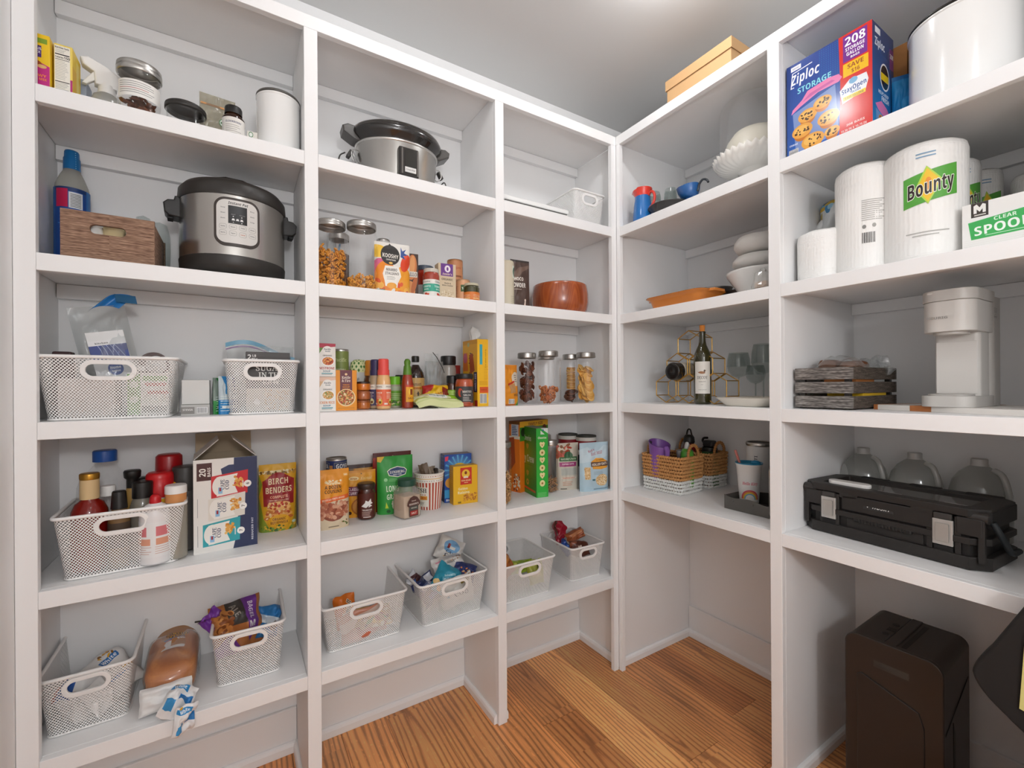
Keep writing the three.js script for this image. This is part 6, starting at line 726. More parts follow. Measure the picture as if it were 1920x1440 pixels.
// bottom shelf
basket('white mesh basket with an orange packet beside the post on the bottom shelf', 0.236, 0.235, 0.142, [-0.421, Y5, -0.154], 0);
treat('snack_bar_bag', 'orange-brown foil packet in the basket beside the post', [-0.49, Y5 + 0.1, -0.12], 0.2, [0.1, 0.075, 0.045], 91, '#b5682c', (c) => { G(c, [[20, 40], [170, 20], [160, 60], [30, 90]], '#c9843f'); }, 0.012, [-0.5, 0, 0.5]);
treat('green_snack_bag', 'lime green snack wrapper in the basket beside the post', [-0.41, Y5 + 0.095, -0.12], -0.1, [0.1, 0.05, 0.03], 92, '#8faa2c', (c) => { scatter(c, 24, 0, 0, 192, 224, 20, ['#a9c83a', '#5f7a1c', '#d0d86a']); }, 0.016, [-0.7, 0, -0.1]);
treat('green_snack_bag', 'small yellow-green pouch behind the grip of the basket beside the post', [-0.365, Y5 + 0.075, -0.085], 0, [0.07, 0.09, 0.03], 93, '#b3b84a', (c) => { R(c, 30, 120, 120, 30, '#e8d9a0'); R(c, 110, 20, 60, 60, '#5f6a2a'); }, 0.012, [-0.2, 0, 0]);
basket('white mesh basket with wrapped brown buns at the corner of the bottom shelf', 0.176, 0.235, 0.14, [-0.118, Y5, -0.165], -0.03);
treat('bun_bag', 'brown wrapped chocolate bun lying at the front of the corner basket', [-0.118, Y5 + 0.107, -0.115], 0, [0.085, 0.065, 0.045], 95, '#5a2c1c', (c) => { R(c, 60, 100, 40, 30, '#d9c9bc'); G(c, [[0, 30], [80, 10], [60, 60], [0, 80]], '#8a4a30'); }, 0.012, [-0.8, 0, -0.1], 'food bag');
treat('bun_bag', 'long orange-brown wrapper on top of the corner basket heap', [-0.085, Y5 + 0.14, -0.18], 0, [0.1, 0.045, 0.035], 96, '#a3552c', (c) => { G(c, [[20, 60], [180, 40], [170, 110], [30, 130]], '#c98458'); scatter(c, 8, 140, 20, 50, 180, 12, ['#c9843a', '#7a3418']); }, 0.012, [-0.5, 0, 0.18], 'food bag');
treat('red_wrapper', 'crimson wrapper standing up at the back of the corner basket', [-0.15, Y5 + 0.155, -0.21], 0.2, [0.045, 0.1, 0.02], 97, '#a3152f', (c) => { G(c, [[0, 0], [60, 0], [40, 120], [0, 140]], '#5a2a24'); }, 0.018, [-0.2, 0, -0.15], 'food bag');
treat('blue_wrapper', 'small blue wrapper at the left side of the corner basket', [-0.163, Y5 + 0.115, -0.14], 0.5, [0.05, 0.065, 0.025], 98, '#21489a', (c) => { E(c, 96, 90, 40, 40, '#2f62b8'); }, 0.014, [-0.4, 0, 0.4], 'food bag');
// ================================================================ right shelving, first bay (things face -x: turned a quarter)
const Q = -PI / 2;
{ // blue pitcher
  const t = thing('pitcher', 'small blue ceramic pitcher with a red rim and red handle', 'pitcher', [0.062, Y1, 0.088], Q);
  const blue = M(0x1f6fb8, 0.25, { clearcoat: 0.5 }), red = M(0xe23a2a, 0.3, { clearcoat: 0.5 });
  P(t, 'body', lathe([[0, 0.001], [0.037, 0.001], [0.04, 0.008], [0.0395, 0.03], [0.036, 0.07], [0.0315, 0.1], [0.031, 0.112]], 40), blue);
  const g = lathe([[0.0305, 0.11], [0.031, 0.118], [0.036, 0.132], [0.0385, 0.138], [0.0365, 0.138], [0.034, 0.132], [0.029, 0.116]], 40), p = g.attributes.position;
  for (let i = 0; i < p.count; i++) { const x = p.getX(i), y = p.getY(i), z = p.getZ(i); if (x < 0 && y > 0.114) { const k = Math.pow(Math.max(0, -x / 0.038) * Math.exp(-(z * z) / 0.0004), 1) * (y - 0.114) / 0.024; p.setX(i, x - 0.016 * k); p.setY(i, y + 0.003 * k); } else if (x > 0) p.setY(i, y + 0.004 * (y - 0.11) / 0.028); }
  g.computeVertexNormals(); P(t, 'rim', g, red);
  P(t, 'handle', tube([[0.03, 0.112, 0], [0.045, 0.12, 0], [0.058, 0.108, 0], [0.061, 0.088, 0], [0.052, 0.066, 0], [0.036, 0.056, 0]], 0.0055, false, 40, 10), red);
}
function wineGlass(label, r, h, pos, name = 'wine_glass', group) {
  const t = thing(name, label, 'glass', pos, 0, group), b = h * 0.5;
  P(t, 'bowl', lathe([[0.003, b], [r * 0.55, b + r * 0.18], [r * 0.9, b + r * 0.6], [r, b + r * 1.05], [r * 0.96, b + (h - b) * 0.75], [r * 0.82, h], [r * 0.805, h], [r * 0.94, b + (h - b) * 0.75], [r * 0.98, b + r * 1.05]], 40), greyGlass);
  P(t, 'stem', lathe([[0.0028, b + 0.002], [0.0025, b * 0.6], [0.003, 0.012], [0.006, 0.006]], 16), greyGlass);
  P(t, 'foot', lathe([[0, 0.006], [0.006, 0.006], [r * 0.85, 0.0022], [r * 0.86, 0.001], [0, 0.0005]], 36), greyGlass);
  return t;
}
wineGlass('clear stemmed glass just behind the blue pitcher on the top shelf', 0.032, 0.155, [0.15, Y1, 0.068]);
wineGlass('second clear stemmed glass, thinner, right of the one behind the pitcher', 0.026, 0.15, [0.17, Y1, 0.14]);
bottle('black_dish', 'shallow dark grey dish lying between the pitcher and the blue sauce boat', [[0, 0.002], [0.05, 0.002], [0.068, 0.03], [0.079, 0.042], [0.081, 0.044], [0.079, 0.046], [0.066, 0.034], [0.05, 0.008], [0, 0.006]], M(0x3d3b3a, 0.35), [0.1, Y1, 0.188], 0, { cat: 'dish' });
{
  const t = thing('sauce_boat', 'speckled blue enamel pouring bowl with a dark looped handle', 'sauce boat', [0.13, Y1, 0.258], Q);
  const bl = M(0x255d9c, 0.3, { clearcoat: 0.4 }), g = lathe([[0, 0.062], [0.02, 0.06], [0.031, 0.066], [0.038, 0.084], [0.04, 0.102], [0.0385, 0.102], [0.036, 0.086]], 36), p = g.attributes.position;
  for (let i = 0; i < p.count; i++) { const x = p.getX(i), y = p.getY(i); if (x < 0) p.setX(i, x * (1 + 0.25 * (y - 0.06) / 0.04)); p.setY(i, y + 0.12 * Math.abs(x) * (y - 0.06) / 0.04); } g.computeVertexNormals();
  P(t, 'bowl', g, bl); P(t, 'pedestal', lathe([[0, 0], [0.026, 0], [0.024, 0.01], [0.014, 0.03], [0.016, 0.062], [0, 0.064]], 28), bl);
  P(t, 'handle', tube([[0.036, 0.075, 0], [0.044, 0.098, 0], [0.058, 0.11, 0], [0.074, 0.104, 0], [0.082, 0.092, 0]], 0.0042, false, 32, 8), M(0x2f3338, 0.35));
}
{ // cake stand under a clear dome, with something cream inside
  const t = thing('cake_stand', 'white fluted milk-glass cake stand on the top shelf beside the post', 'cake stand', [0.195, Y1, 0.478], 0), mg = M(0xf4f1ea, 0.2, { clearcoat: 0.5 });
  P(t, 'pedestal', lathe([[0, 0], [0.06, 0], [0.058, 0.006], [0.03, 0.02], [0.022, 0.05], [0.03, 0.08], [0.06, 0.094]], 48), mg);
  const g = new THREE.CylinderGeometry(0.1, 0.1, 0.001, 144, 14, true), p = g.attributes.position;
  for (let i = 0; i < p.count; i++) { const a = Math.atan2(p.getZ(i), p.getX(i)), v = Math.min(1, Math.max(0, (p.getY(i) + 0.0005) / 0.001)), prof = [[0.055, 0.09], [0.1, 0.1], [0.128, 0.118], [0.135, 0.138], [0.131, 0.14], [0.12, 0.122], [0.06, 0.112]], f = v * (prof.length - 1), j = Math.min(prof.length - 2, Math.floor(f)), q = f - j; const r = prof[j][0] + (prof[j + 1][0] - prof[j][0]) * q, y = prof[j][1] + (prof[j + 1][1] - prof[j][1]) * q, k = Math.max(0, (r - 0.085) / 0.05); p.setXYZ(i, Math.cos(a) * r * (1 + 0.028 * k * Math.cos(36 * a)), y + 0.004 * k * Math.cos(36 * a), Math.sin(a) * r * (1 + 0.028 * k * Math.cos(36 * a))); }
  g.computeVertexNormals(); P(t, 'fluted_plate', g, mg); P(t, 'plate_top', new THREE.CircleGeometry(0.09, 48).rotateX(-PI / 2).translate(0, 0.1125, 0), mg);
  const d = thing('cake_dome', 'tall clear plastic dome standing on the white cake stand', 'cake dome', [0.195, Y1 + 0.113, 0.478], 0);
  P(d, 'dome_wall', lathe([[0.112, 0.012], [0.1125, 0.018], [0.1125, 0.19], [0.108, 0.205], [0.095, 0.212], [0, 0.214]], 64), M(0xf7f7f7, 0.08, { transmission: 0.92, thickness: 0 }));
  P(d, 'dome_rim', new THREE.TorusGeometry(0.1125, 0.0022, 8, 64).rotateX(PI / 2).translate(0, 0.014, 0), M(0xe9e9e6, 0.2, { transmission: 0.5, thickness: 0 }));
  bottle('cream_bowl', 'cream coloured bowl turned over under the clear cake dome', [[0.1, 0], [0.098, 0.04], [0.09, 0.08], [0.07, 0.108], [0.04, 0.122], [0, 0.126]], M(0xe9e2d0, 0.45), [0.195, Y1 + 0.114, 0.478], 0, { cat: 'bowl' });
}
// second shelf
{ // orange casserole with flared lip
  const t = thing('baking_dish', 'orange rectangular ceramic baking dish at the front of the shelf', 'baking dish', [0.128, Y2, 0.235], Q - 0.0), or = M(0xcf7a22, 0.25, { clearcoat: 0.6 });
  const ringAt = (w, d, r, y) => rrect(w, d, r).getSpacedPoints(72).map((p) => [p.x, y, p.y]);
  const rings = [ringAt(0.2, 0.12, 0.03, 0), ringAt(0.215, 0.135, 0.03, 0.004), ringAt(0.236, 0.152, 0.034, 0.036), ringAt(0.25, 0.166, 0.036, 0.044), ringAt(0.268, 0.18, 0.038, 0.05), ringAt(0.266, 0.178, 0.038, 0.053), ringAt(0.244, 0.156, 0.034, 0.045), ringAt(0.21, 0.13, 0.03, 0.008)];
  P(t, 'dish', loft(rings), or); P(t, 'dish_bottom', new THREE.ShapeGeometry(rrect(0.21, 0.13, 0.03)).rotateX(-PI / 2).translate(0, 0.006, 0), or);
  for (const s of [-1, 1]) P(t, 'lug', extrude([[-0.035, -0.004], [0.035, -0.004], [0.028, 0.014], [-0.028, 0.014]], 0.006, 0.002).rotateX(PI / 2).rotateY(s * PI / 2), or, [s * 0.134, 0.05, 0]);
}
function loft(rings) {
  const n = rings[0].length, pos = [], ix = [], uv = []; rings.forEach((r, j) => r.forEach((p, i) => { pos.push(...p); uv.push(i / (n - 1), j / (rings.length - 1)); }));
  for (let j = 0; j < rings.length - 1; j++) for (let i = 0; i < n - 1; i++) { const a = j * n + i; ix.push(a, a + n, a + 1, a + 1, a + n, a + n + 1); }
  let g = new THREE.BufferGeometry(); g.setAttribute('position', new THREE.Float32BufferAttribute(pos, 3)); g.setAttribute('uv', new THREE.Float32BufferAttribute(uv, 2)); g.setIndex(ix); g.computeVertexNormals(); return g;
}
function pan(label, w, d, h, pos, rot, mat, name = 'baking_tin', flare = 0.02) {
  const t = thing(name, label, 'baking pan', pos, rot), rg = (k, y) => rrect(w + k, d + k, 0.02).getSpacedPoints(56).map((p) => [p.x, y, p.y]);
  P(t, 'pan_wall', loft([rg(-flare, 0.001), rg(0, h - 0.003), rg(0.012, h - 0.001), rg(0.012, h), rg(-0.002, h - 0.002), rg(-flare - 0.002, 0.003)]), mat);
  P(t, 'pan_bottom', new THREE.ShapeGeometry(rrect(w - flare, d - flare, 0.02)).rotateX(-PI / 2).translate(0, 0.002, 0), mat); return t;
}
pan('dark grey metal baking tin sitting behind the orange dish', 0.34, 0.16, 0.06, [0.305, Y2, 0.235], Q, M(0x4c4743, 0.4, { metalness: 0.7 }));
{
  const t = thing('roasting_pan', 'round ribbed silver pan with an arched handle resting in the dark baking tin', 'pan', [0.305, Y2 + 0.006, 0.205], 0);
  const g = lathe([[0.07, 0], [0.085, 0.012], [0.1, 0.062], [0.106, 0.086], [0.109, 0.089], [0.103, 0.088], [0.097, 0.062], [0.08, 0.014]], 120), p = g.attributes.position;
  for (let i = 0; i < p.count; i++) { const a = Math.atan2(p.getZ(i), p.getX(i)), y = p.getY(i); if (y > 0.01 && y < 0.08) { const k = 1 + 0.012 * Math.cos(60 * a); p.setX(i, p.getX(i) * k); p.setZ(i, p.getZ(i) * k); } } g.computeVertexNormals();
  g.scale(0.72, 1, 1.02);
  P(t, 'pan_wall', g, M(0x9d9c99, 0.35, { metalness: 0.9 })); P(t, 'pan_bottom', new THREE.CircleGeometry(0.072, 40).rotateX(-PI / 2).scale(0.72, 1, 1).translate(0, 0.001, 0), tin);
  P(t, 'handle', tube([[-0.08, 0.03, -0.085], [-0.094, 0.058, -0.085], [-0.1, 0.074, -0.062], [-0.1, 0.078, -0.035], [-0.098, 0.068, -0.01], [-0.09, 0.044, 0.004]], 0.0042, false, 40, 8), M(0x6b6763, 0.3, { metalness: 0.8 }));
}
const ceramic = M(0xefeeea, 0.2, { clearcoat: 0.6 });
bottle('serving_bowl', 'wide white ceramic bowl at the bottom of the stacked bowls', [[0, 0], [0.045, 0], [0.048, 0.004], [0.078, 0.05], [0.104, 0.09], [0.106, 0.096], [0.107, 0.102], [0.103, 0.102], [0.098, 0.09], [0.07, 0.05], [0.04, 0.012], [0, 0.01]], ceramic, [0.21, Y2, 0.483], 0, { cat: 'bowl' });
const knit = M(0xe6e4df, 0.8);
const puff = (name, label, r, h, pos) => { const t = thing(name, label, 'bowl', pos, 0), g = lathe([[0, 0], [r * 0.6, 0.001], [r * 0.86, h * 0.14], [r, h * 0.42], [r * 0.98, h * 0.66], [r * 0.84, h * 0.9], [r * 0.55, h], [0, h]], 96), p = g.attributes.position; for (let i = 0; i < p.count; i++) { const x = p.getX(i), y = p.getY(i), z = p.getZ(i), a = Math.atan2(z, x), n = 1 + 0.014 * Math.sin(46 * a) * Math.sin(y * 700); p.setX(i, x * n); p.setZ(i, z * n); } g.computeVertexNormals(); P(t, 'bowl', g, knit); };
puff('textured_bowl', 'textured off-white bowl resting upside down in the wide white bowl', 0.083, 0.06, [0.21, Y2 + 0.104, 0.48]);
puff('textured_bowl', 'topmost textured off-white bowl of the stack beside the post', 0.08, 0.066, [0.21, Y2 + 0.1645, 0.482]);
{ // cut-glass butter dish
  const t = thing('butter_dish', 'faceted crystal butter dish at the front beside the post', 'butter dish', [0.075, Y2, 0.568], Q), cg = M(0xf2f2f0, 0.05, { transmission: 0.7, thickness: 0, ior: 1.5 });
  P(t, 'tray', rb(0.08, 0.01, 0.07, 0.004), cg);
  const g = new THREE.CylinderGeometry(0.024, 0.035, 0.05, 16, 5).toNonIndexed(), p = g.attributes.position; for (let i = 0; i < p.count; i++) { const k = 1 + 0.08 * (perlin.noise(p.getX(i) * 200, p.getY(i) * 200, p.getZ(i) * 200)); p.setX(i, p.getX(i) * k); p.setZ(i, p.getZ(i) * k); } g.computeVertexNormals();
  P(t, 'cut_glass_lid', g.translate(0, 0.036, 0), cg); P(t, 'knob', new THREE.IcosahedronGeometry(0.011, 0).translate(0, 0.07, 0), cg);
  P(t, 'butter', rb(0.04, 0.022, 0.03, 0.005), M(0xc9935c, 0.5), [0, 0.0115, 0]);
}
// third shelf: wine rack, bottles, glasses, plates
{
  const t = thing('wine_rack', 'gold wire honeycomb wine rack on the third shelf', 'wine rack', [0.118, Y3, 0], Q), Rh = 0.0555, cs = [[0.153, 0.0585], [0.26, 0.0585], [0.366, 0.0585], [0.2065, 0.142], [0.3125, 0.142], [0.26, 0.2255]], s = Rh * Math.sqrt(3) / 2;
  for (const [z, y] of cs) { const v = [0, 1, 2, 3, 4, 5].map((i) => [z + s * [0, 1, 1, 0, -1, -1][i], y + Rh * [1, 0.5, -0.5, -1, -0.5, 0.5][i]]); const loop = (d) => [...v, v[0]].map(([a, b]) => [a, b, d]);
    P(t, 'hexagon_cell', merge([poly(loop(0), 0.0019, 6), poly(loop(-0.075), 0.0019, 6), ...v.map(([a, b]) => poly([[a, b, 0], [a, b, -0.075]], 0.0019, 6))]), gold); }
}
{
  const t = thing('wine_bottle', 'dark bottle lying in the left cell of the gold wine rack', 'bottle', [0.085, Y3 + 0.126, 0.207], 0);
  const g = lathe([[0, 0.004], [0.03, 0], [0.035, 0.006], [0.0355, 0.14], [0.03, 0.165], [0.014, 0.19], [0.0125, 0.25], [0, 0.25]], 40).rotateZ(-PI / 2);
  P(t, 'bottle_body', g, M(0x14110f, 0.15, { clearcoat: 0.8 })); P(t, 'paper_label', band(0.0359, 0.06, 0.035).rotateZ(-PI / 2), M(0xd9d3c4, 0.6));
}
{
  const t = bottle('wine_bottle', 'standing olive-green wine bottle with an orange cork and a duck label', [[0, 0.003], [0.024, 0.001], [0.0295, 0.004], [0.0305, 0.01], [0.0305, 0.17], [0.0285, 0.188], [0.021, 0.205], [0.0145, 0.22], [0.0118, 0.235], [0.0108, 0.262], [0.0118, 0.264], [0.0118, 0.27], [0.0105, 0.271]], M(0x43401a, 0.08, { transmission: 0.45, thickness: 0, clearcoat: 1 }), [0.118, Y3, 0.319], face(0.118, 0.319), { lab: [0.0308, 0.04, 0.118], arc: 1.9, labMat: print(256, 512, '#e4e1d9', (c) => { E(c, 120, 176, 50, 20, '#9c6a44', 0.08); G(c, [[50, 160], [80, 176], [70, 186]], '#7a4a2c'); E(c, 160, 146, 15, 15, '#3f3a34'); G(c, [[144, 146], [176, 150], [150, 186]], '#6a4a34'); G(c, [[172, 142], [190, 146], [172, 152]], '#c9a040'); T(c, 'DECOY', 124, 256, 64, '#55524c', { f: 'serif', w: 160 }); T(c, 'SONOMA COUNTY', 124, 320, 20, '#8a857c', { w: 110 }); R(c, 100, 366, 40, 5, '#a5a098'); T(c, 'CABERNET SAUVIGNON', 124, 450, 18, '#a5a098', { w: 130 }); }) });
  P(t, 'cork', cyl(0.0088, 0.0098, 0.032, 0.262), M(0xd98a3c, 0.8));
  P(t, 'wine', lathe([[0, 0.004], [0.0285, 0.005], [0.0285, 0.06], [0, 0.0605]], 32), M(0x17110e, 0.2));
}
for (const [lab, r, h, p] of [['rounded clear wine glass nearest the wine bottle', 0.043, 0.2, [0.36, Y3, 0.313]], ['taller clear wine glass in front of the rounded one, beside the post', 0.04, 0.222, [0.3, Y3, 0.445]], ['low clear wine glass behind the other two', 0.036, 0.15, [0.425, Y3, 0.345]], ['clear wine glass cut off by the post', 0.036, 0.2, [0.34, Y3, 0.53]]]) wineGlass(lab, r, h, p);
{
  const platter = (label, x, z, w, d, rot) => { const t = thing('serving_platter', label, 'platter', [x, Y3, z], rot), rg = (a, b, y) => Array.from({ length: 61 }, (_, i) => { const q = i / 60 * 2 * PI, e = 0.55; return [a * Math.sign(Math.cos(q)) * Math.pow(Math.abs(Math.cos(q)), e), y, b * Math.sign(Math.sin(q)) * Math.pow(Math.abs(Math.sin(q)), e)]; }); P(t, 'platter', loft([rg(w * 0.3, d * 0.3, 0), rg(w * 0.36, d * 0.34, 0.002), rg(w * 0.46, d * 0.46, 0.022), rg(w * 0.5, d * 0.5, 0.027), rg(w * 0.495, d * 0.495, 0.029), rg(w * 0.44, d * 0.44, 0.021), rg(w * 0.3, d * 0.3, 0.005), rg(0.002, 0.002, 0.005)]), M(0xece6da, 0.25, { clearcoat: 0.5 })); };
  platter('smaller cream platter partly behind the larger one', 0.235, 0.466, 0.17, 0.15, Q); platter('larger cream platter at the front of the third shelf beside the post', 0.094, 0.512, 0.2, 0.14, Q);
}
// fourth shelf: woven baskets and cups
function woven(label, w, d, h, pos, rot) {
  const t = thing('woven_basket', label, 'basket', pos, rot), tan = M(0xc58f56, 0.8), tan2 = M(0xae7842, 0.8), wh = M(0xe3e3df, 0.8);
  P(t, 'liner', loft([rrect(w - 0.022, d - 0.022, 0.02).getSpacedPoints(40).map((p) => [p.x * 0.93, 0.004, p.y * 0.93]), rrect(w - 0.018, d - 0.018, 0.02).getSpacedPoints(40).map((p) => [p.x, h - 0.006, p.y])]), M(0x6b4627, 0.9));
  P(t, 'basket_bottom', rb(w * 0.88, 0.006, d * 0.88, 0.002), wh, [0, 0.001, 0]);
  const rows = 11, a = [], b = [], e = new THREE.IcosahedronGeometry(1, 1);
  for (let j = 0; j < rows; j++) {
    const y = h * (j + 0.5) / rows, k = 0.93 + 0.07 * j / rows, L = 2 * (w + d), n = Math.round(L / 0.0135), pts = rrect(w - 0.014, d - 0.014, 0.018).getSpacedPoints(n);
    for (let i = 0; i < n; i++) { const p = pts[i], q = pts[(i + 1) % n], th = Math.atan2(q.y - p.y, q.x - p.x); const g = e.clone().scale(0.0095, 0.0052, 0.0062).rotateZ((j % 2 ? 0.6 : -0.6) + rr(-0.08, 0.08)).rotateY(-th).translate(p.x * k, y + rr(-0.0008, 0.0008), p.y * k); (j < rows * 0.36 ? b : a).push(g); }
  }
  for (const [n, l, m] of [['braided_wall', a, tan], ['white_braided_band', b, wh]]) { const g = P(t, n, mergeGeometries(l), m); g.userData.kind = 'stuff'; }
  for (const s of [-1, 1]) { P(t, 'handle', tube([[s * (w / 2 - 0.008), h - 0.02, -0.034], [s * (w / 2 - 0.006), h + 0.018, -0.032], [s * (w / 2 - 0.006), h + 0.04, -0.014], [s * (w / 2 - 0.006), h + 0.04, 0.014], [s * (w / 2 - 0.006), h + 0.018, 0.032], [s * (w / 2 - 0.008), h - 0.02, 0.034]], 0.0052, false, 40, 8), tan2);
    P(t, 'handle_binding', merge(Array.from({ length: 14 }, (_, i) => { const c = new THREE.CatmullRomCurve3([[-0.034, h - 0.005], [-0.032, h + 0.018], [-0.014, h + 0.04], [0.014, h + 0.04], [0.032, h + 0.018], [0.034, h - 0.005]].map(([z, y]) => V(s * (w / 2 - 0.006), y, z))), p = c.getPoint((i + 0.5) / 14), tg = c.getTangent((i + 0.5) / 14); return new THREE.TorusGeometry(0.0056, 0.0013, 5, 12).applyQuaternion(new THREE.Quaternion().setFromUnitVectors(V(0, 0, 1), tg)).translate(p.x, p.y, p.z); })), tan); }
  return t;
}
woven('tan woven basket with a white lower band at the left of the fourth shelf', 0.205, 0.18, 0.152, [0.2, Y4, 0.117], Q + 0.06);
woven('second tan and white woven basket standing behind the first against the wall', 0.185, 0.15, 0.15, [0.388, Y4, 0.122], Q);
{
  const t = thing('purple_cup', 'purple plastic pitcher-shaped cup in the front woven basket', 'cup', [0.15, Y4 + 0.02, 0.092], Q - 0.3), pu = M(0x7d4f9e, 0.35);
  const g = lathe([[0, 0.02], [0.03, 0.02], [0.036, 0.06], [0.042, 0.15], [0.044, 0.175], [0.041, 0.175], [0.038, 0.14]], 36), p = g.attributes.position; for (let i = 0; i < p.count; i++) { const x = p.getX(i), y = p.getY(i); p.setY(i, y + 0.35 * -x * Math.max(0, (y - 0.12) / 0.055)); } g.computeVertexNormals();
  P(t, 'cup_body', g, pu); P(t, 'handle', extrude([[0.036, 0.09], [0.052, 0.1], [0.06, 0.15], [0.05, 0.165], [0.042, 0.16], [0.05, 0.148], [0.046, 0.112], [0.036, 0.108]], 0.012, 0.002), M(0x8e62b2, 0.35)); P(t, 'spout_hole', new THREE.SphereGeometry(0.007, 12, 8).translate(-0.03, 0.176, 0.024), M(0x2a1c34, 0.5));
}
bottle('grey_cup', 'pale grey plastic cup in the front woven basket beside the purple one', [[0, 0], [0.026, 0], [0.03, 0.1], [0.032, 0.135], [0.034, 0.14], [0.033, 0.155], [0.028, 0.156], [0.027, 0.14]], M(0xaeb0ad, 0.4), [0.235, Y4 + 0.01, 0.152], 0, { cat: 'cup' });
{
  const t = thing('green_bottle', 'bright green squeeze bottle with a grey cap in the front woven basket', 'bottle', [0.205, Y4 + 0.02, 0.185], face(0.2, 0.19)), gm = M(0x4c9a2c, 0.3, { clearcoat: 0.5 });
  P(t, 'bottle_body', lathe([[0, 0], [0.024, 0], [0.027, 0.02], [0.027, 0.12], [0.024, 0.145], [0.016, 0.158], [0, 0.16]], 32), gm); P(t, 'cap', lathe([[0.011, 0.158], [0.01, 0.172], [0.006, 0.184], [0, 0.186]], 24), M(0xc9ccc9, 0.35));
  P(t, 'paper_label', band(0.0273, 0.055, 0.075, 1.4), print(128, 128, '#3f8a24', (c) => { E(c, 64, 64, 44, 54, '#cfe3b0'); E(c, 64, 64, 32, 42, '#5fb02c'); T(c, 'N', 64, 66, 60, '#20401a'); }));
}
bottle('red_bottle', 'dark red drinks bottle with a black looped cap in the rear woven basket', [[0, 0], [0.026, 0], [0.027, 0.004], [0.027, 0.15], [0.022, 0.17], [0.018, 0.178]], M(0x6f1418, 0.25, { clearcoat: 0.5 }), [0.34, Y4 + 0.008, 0.095], 0, { cap: [[0, 0.212], [0.016, 0.21], [0.022, 0.2], [0.024, 0.18], [0.021, 0.174]] });
{ const t = thing('carry_loop', 'black carrying loop on top of the red drinks bottle', 'bottle loop', [0.34, Y4 + 0.216, 0.095], Q); P(t, 'loop', tube([[-0.012, 0.002, 0], [-0.009, 0.016, 0], [-0.004, 0.026, 0], [0.006, 0.026, 0], [0.01, 0.016, 0], [0.014, 0.002, 0]], 0.0035, false, 30, 8), black); }
{ const t = thing('black_flask', 'black sports bottle top showing above the rear woven basket', 'bottle', [0.4, Y4 + 0.008, 0.155], Q); P(t, 'bottle_body', lathe([[0, 0], [0.03, 0], [0.032, 0.15], [0.03, 0.158]], 28), M(0x23241f, 0.4)); P(t, 'cap', rb(0.05, 0.03, 0.04, 0.01), M(0x262626, 0.4), [0, 0.158, 0]); P(t, 'spout', tube([[-0.024, 0.172, 0], [-0.034, 0.182, 0], [-0.03, 0.194, 0], [-0.01, 0.198, 0]], 0.005), black); }
carton('green_tub', 'dark green flat tub under the black sports bottle in the rear basket', 0.055, 0.142, 0.04, [0.37, Y4 + 0.008, 0.178], Q, { s: M(0x2f5a2a, 0.4) }, { cat: 'tub' });
{ // white tumbler with lettering, straw
  const t = thing('tumbler', 'white plastic tumbler with pink script, a blue lid and a pink straw', 'tumbler', [0.215, Y4 + 0.013, 0.437], face(0.215, 0.437) + 0.05), h = 0.142, r0 = 0.0305, r1 = 0.0425;
  P(t, 'cup_wall', lathe([[0, 0.001], [r0, 0.001], [r0 + 0.001, 0.004], [0.038, 0.098], [0.0385, 0.1], [0.041, 0.13], [0.0445, h - 0.002], [0.043, h]], 48), M(0xf3f1ee, 0.35));
  P(t, 'print_band', band(r0 + 0.0016, 0.085, 0.008, 2.4, 0.0378), print(320, 300, '#f3f1ee', (c) => { T(c, 'Hello Kitty', 165, 70, 48, '#d9405f', { b: 'italic bold', f: 'serif', w: 190 }); const cols = ['#d9455f', '#e9883a', '#f0c83a', '#6fb8d9']; cols.forEach((q, i) => { c.strokeStyle = q; c.lineWidth = 14; c.beginPath(); c.arc(165, 270, 112 - i * 15, PI, 2 * PI); c.stroke(); }); }));
  P(t, 'lid', lathe([[0.0435, h - 0.002], [0.0455, h], [0.0445, h + 0.003], [0.04, h + 0.002], [0.038, h - 0.006], [0, h - 0.007]], 48), M(0x39a4cf, 0.3, { transmission: 0.2, thickness: 0 }));
  P(t, 'lid_bump', new THREE.SphereGeometry(0.016, 20, 12).scale(1, 0.6, 0.7).translate(0.022, h, -0.008), M(0x2f97c6, 0.3));
  P(t, 'straw', poly([[-0.022, 0.02, 0], [-0.03, 0.14, 0.0], [-0.044, 0.186, 0.0]], 0.0045, 12), M(0xd9837a, 0.35));
}
{
  const t = thing('mug', 'white insulated mug with a steel rim behind the tumbler', 'mug', [0.345, Y4, 0.402], face(0.345, 0.402) + 0.5);
  P(t, 'mug_body', lathe([[0, 0], [0.042, 0], [0.044, 0.004], [0.044, 0.206]], 48), M(0xe9e9e7, 0.3)); P(t, 'steel_rim', lathe([[0.0442, 0.204], [0.046, 0.208], [0.046, 0.216], [0.043, 0.219], [0.041, 0.216]], 48), steel); P(t, 'lid', cyl(0.042, 0.042, 0.006, 0.208), M(0x5a5654, 0.3));
  P(t, 'handle', tube([[0.043, 0.19, 0], [0.062, 0.185, 0], [0.068, 0.15, 0], [0.062, 0.11, 0], [0.043, 0.1, 0]], 0.006, false, 36, 8), M(0xd9d9d6, 0.3)); P(t, 'side_print', band(0.0444, 0.06, 0.12, 0.5).rotateY(-0.75), print(96, 192, '#e9e9e7', (c) => { T(c, 'YETI', 48, 96, 60, '#4a4f5a', { r: -PI / 2, w: 130 }); }));
}
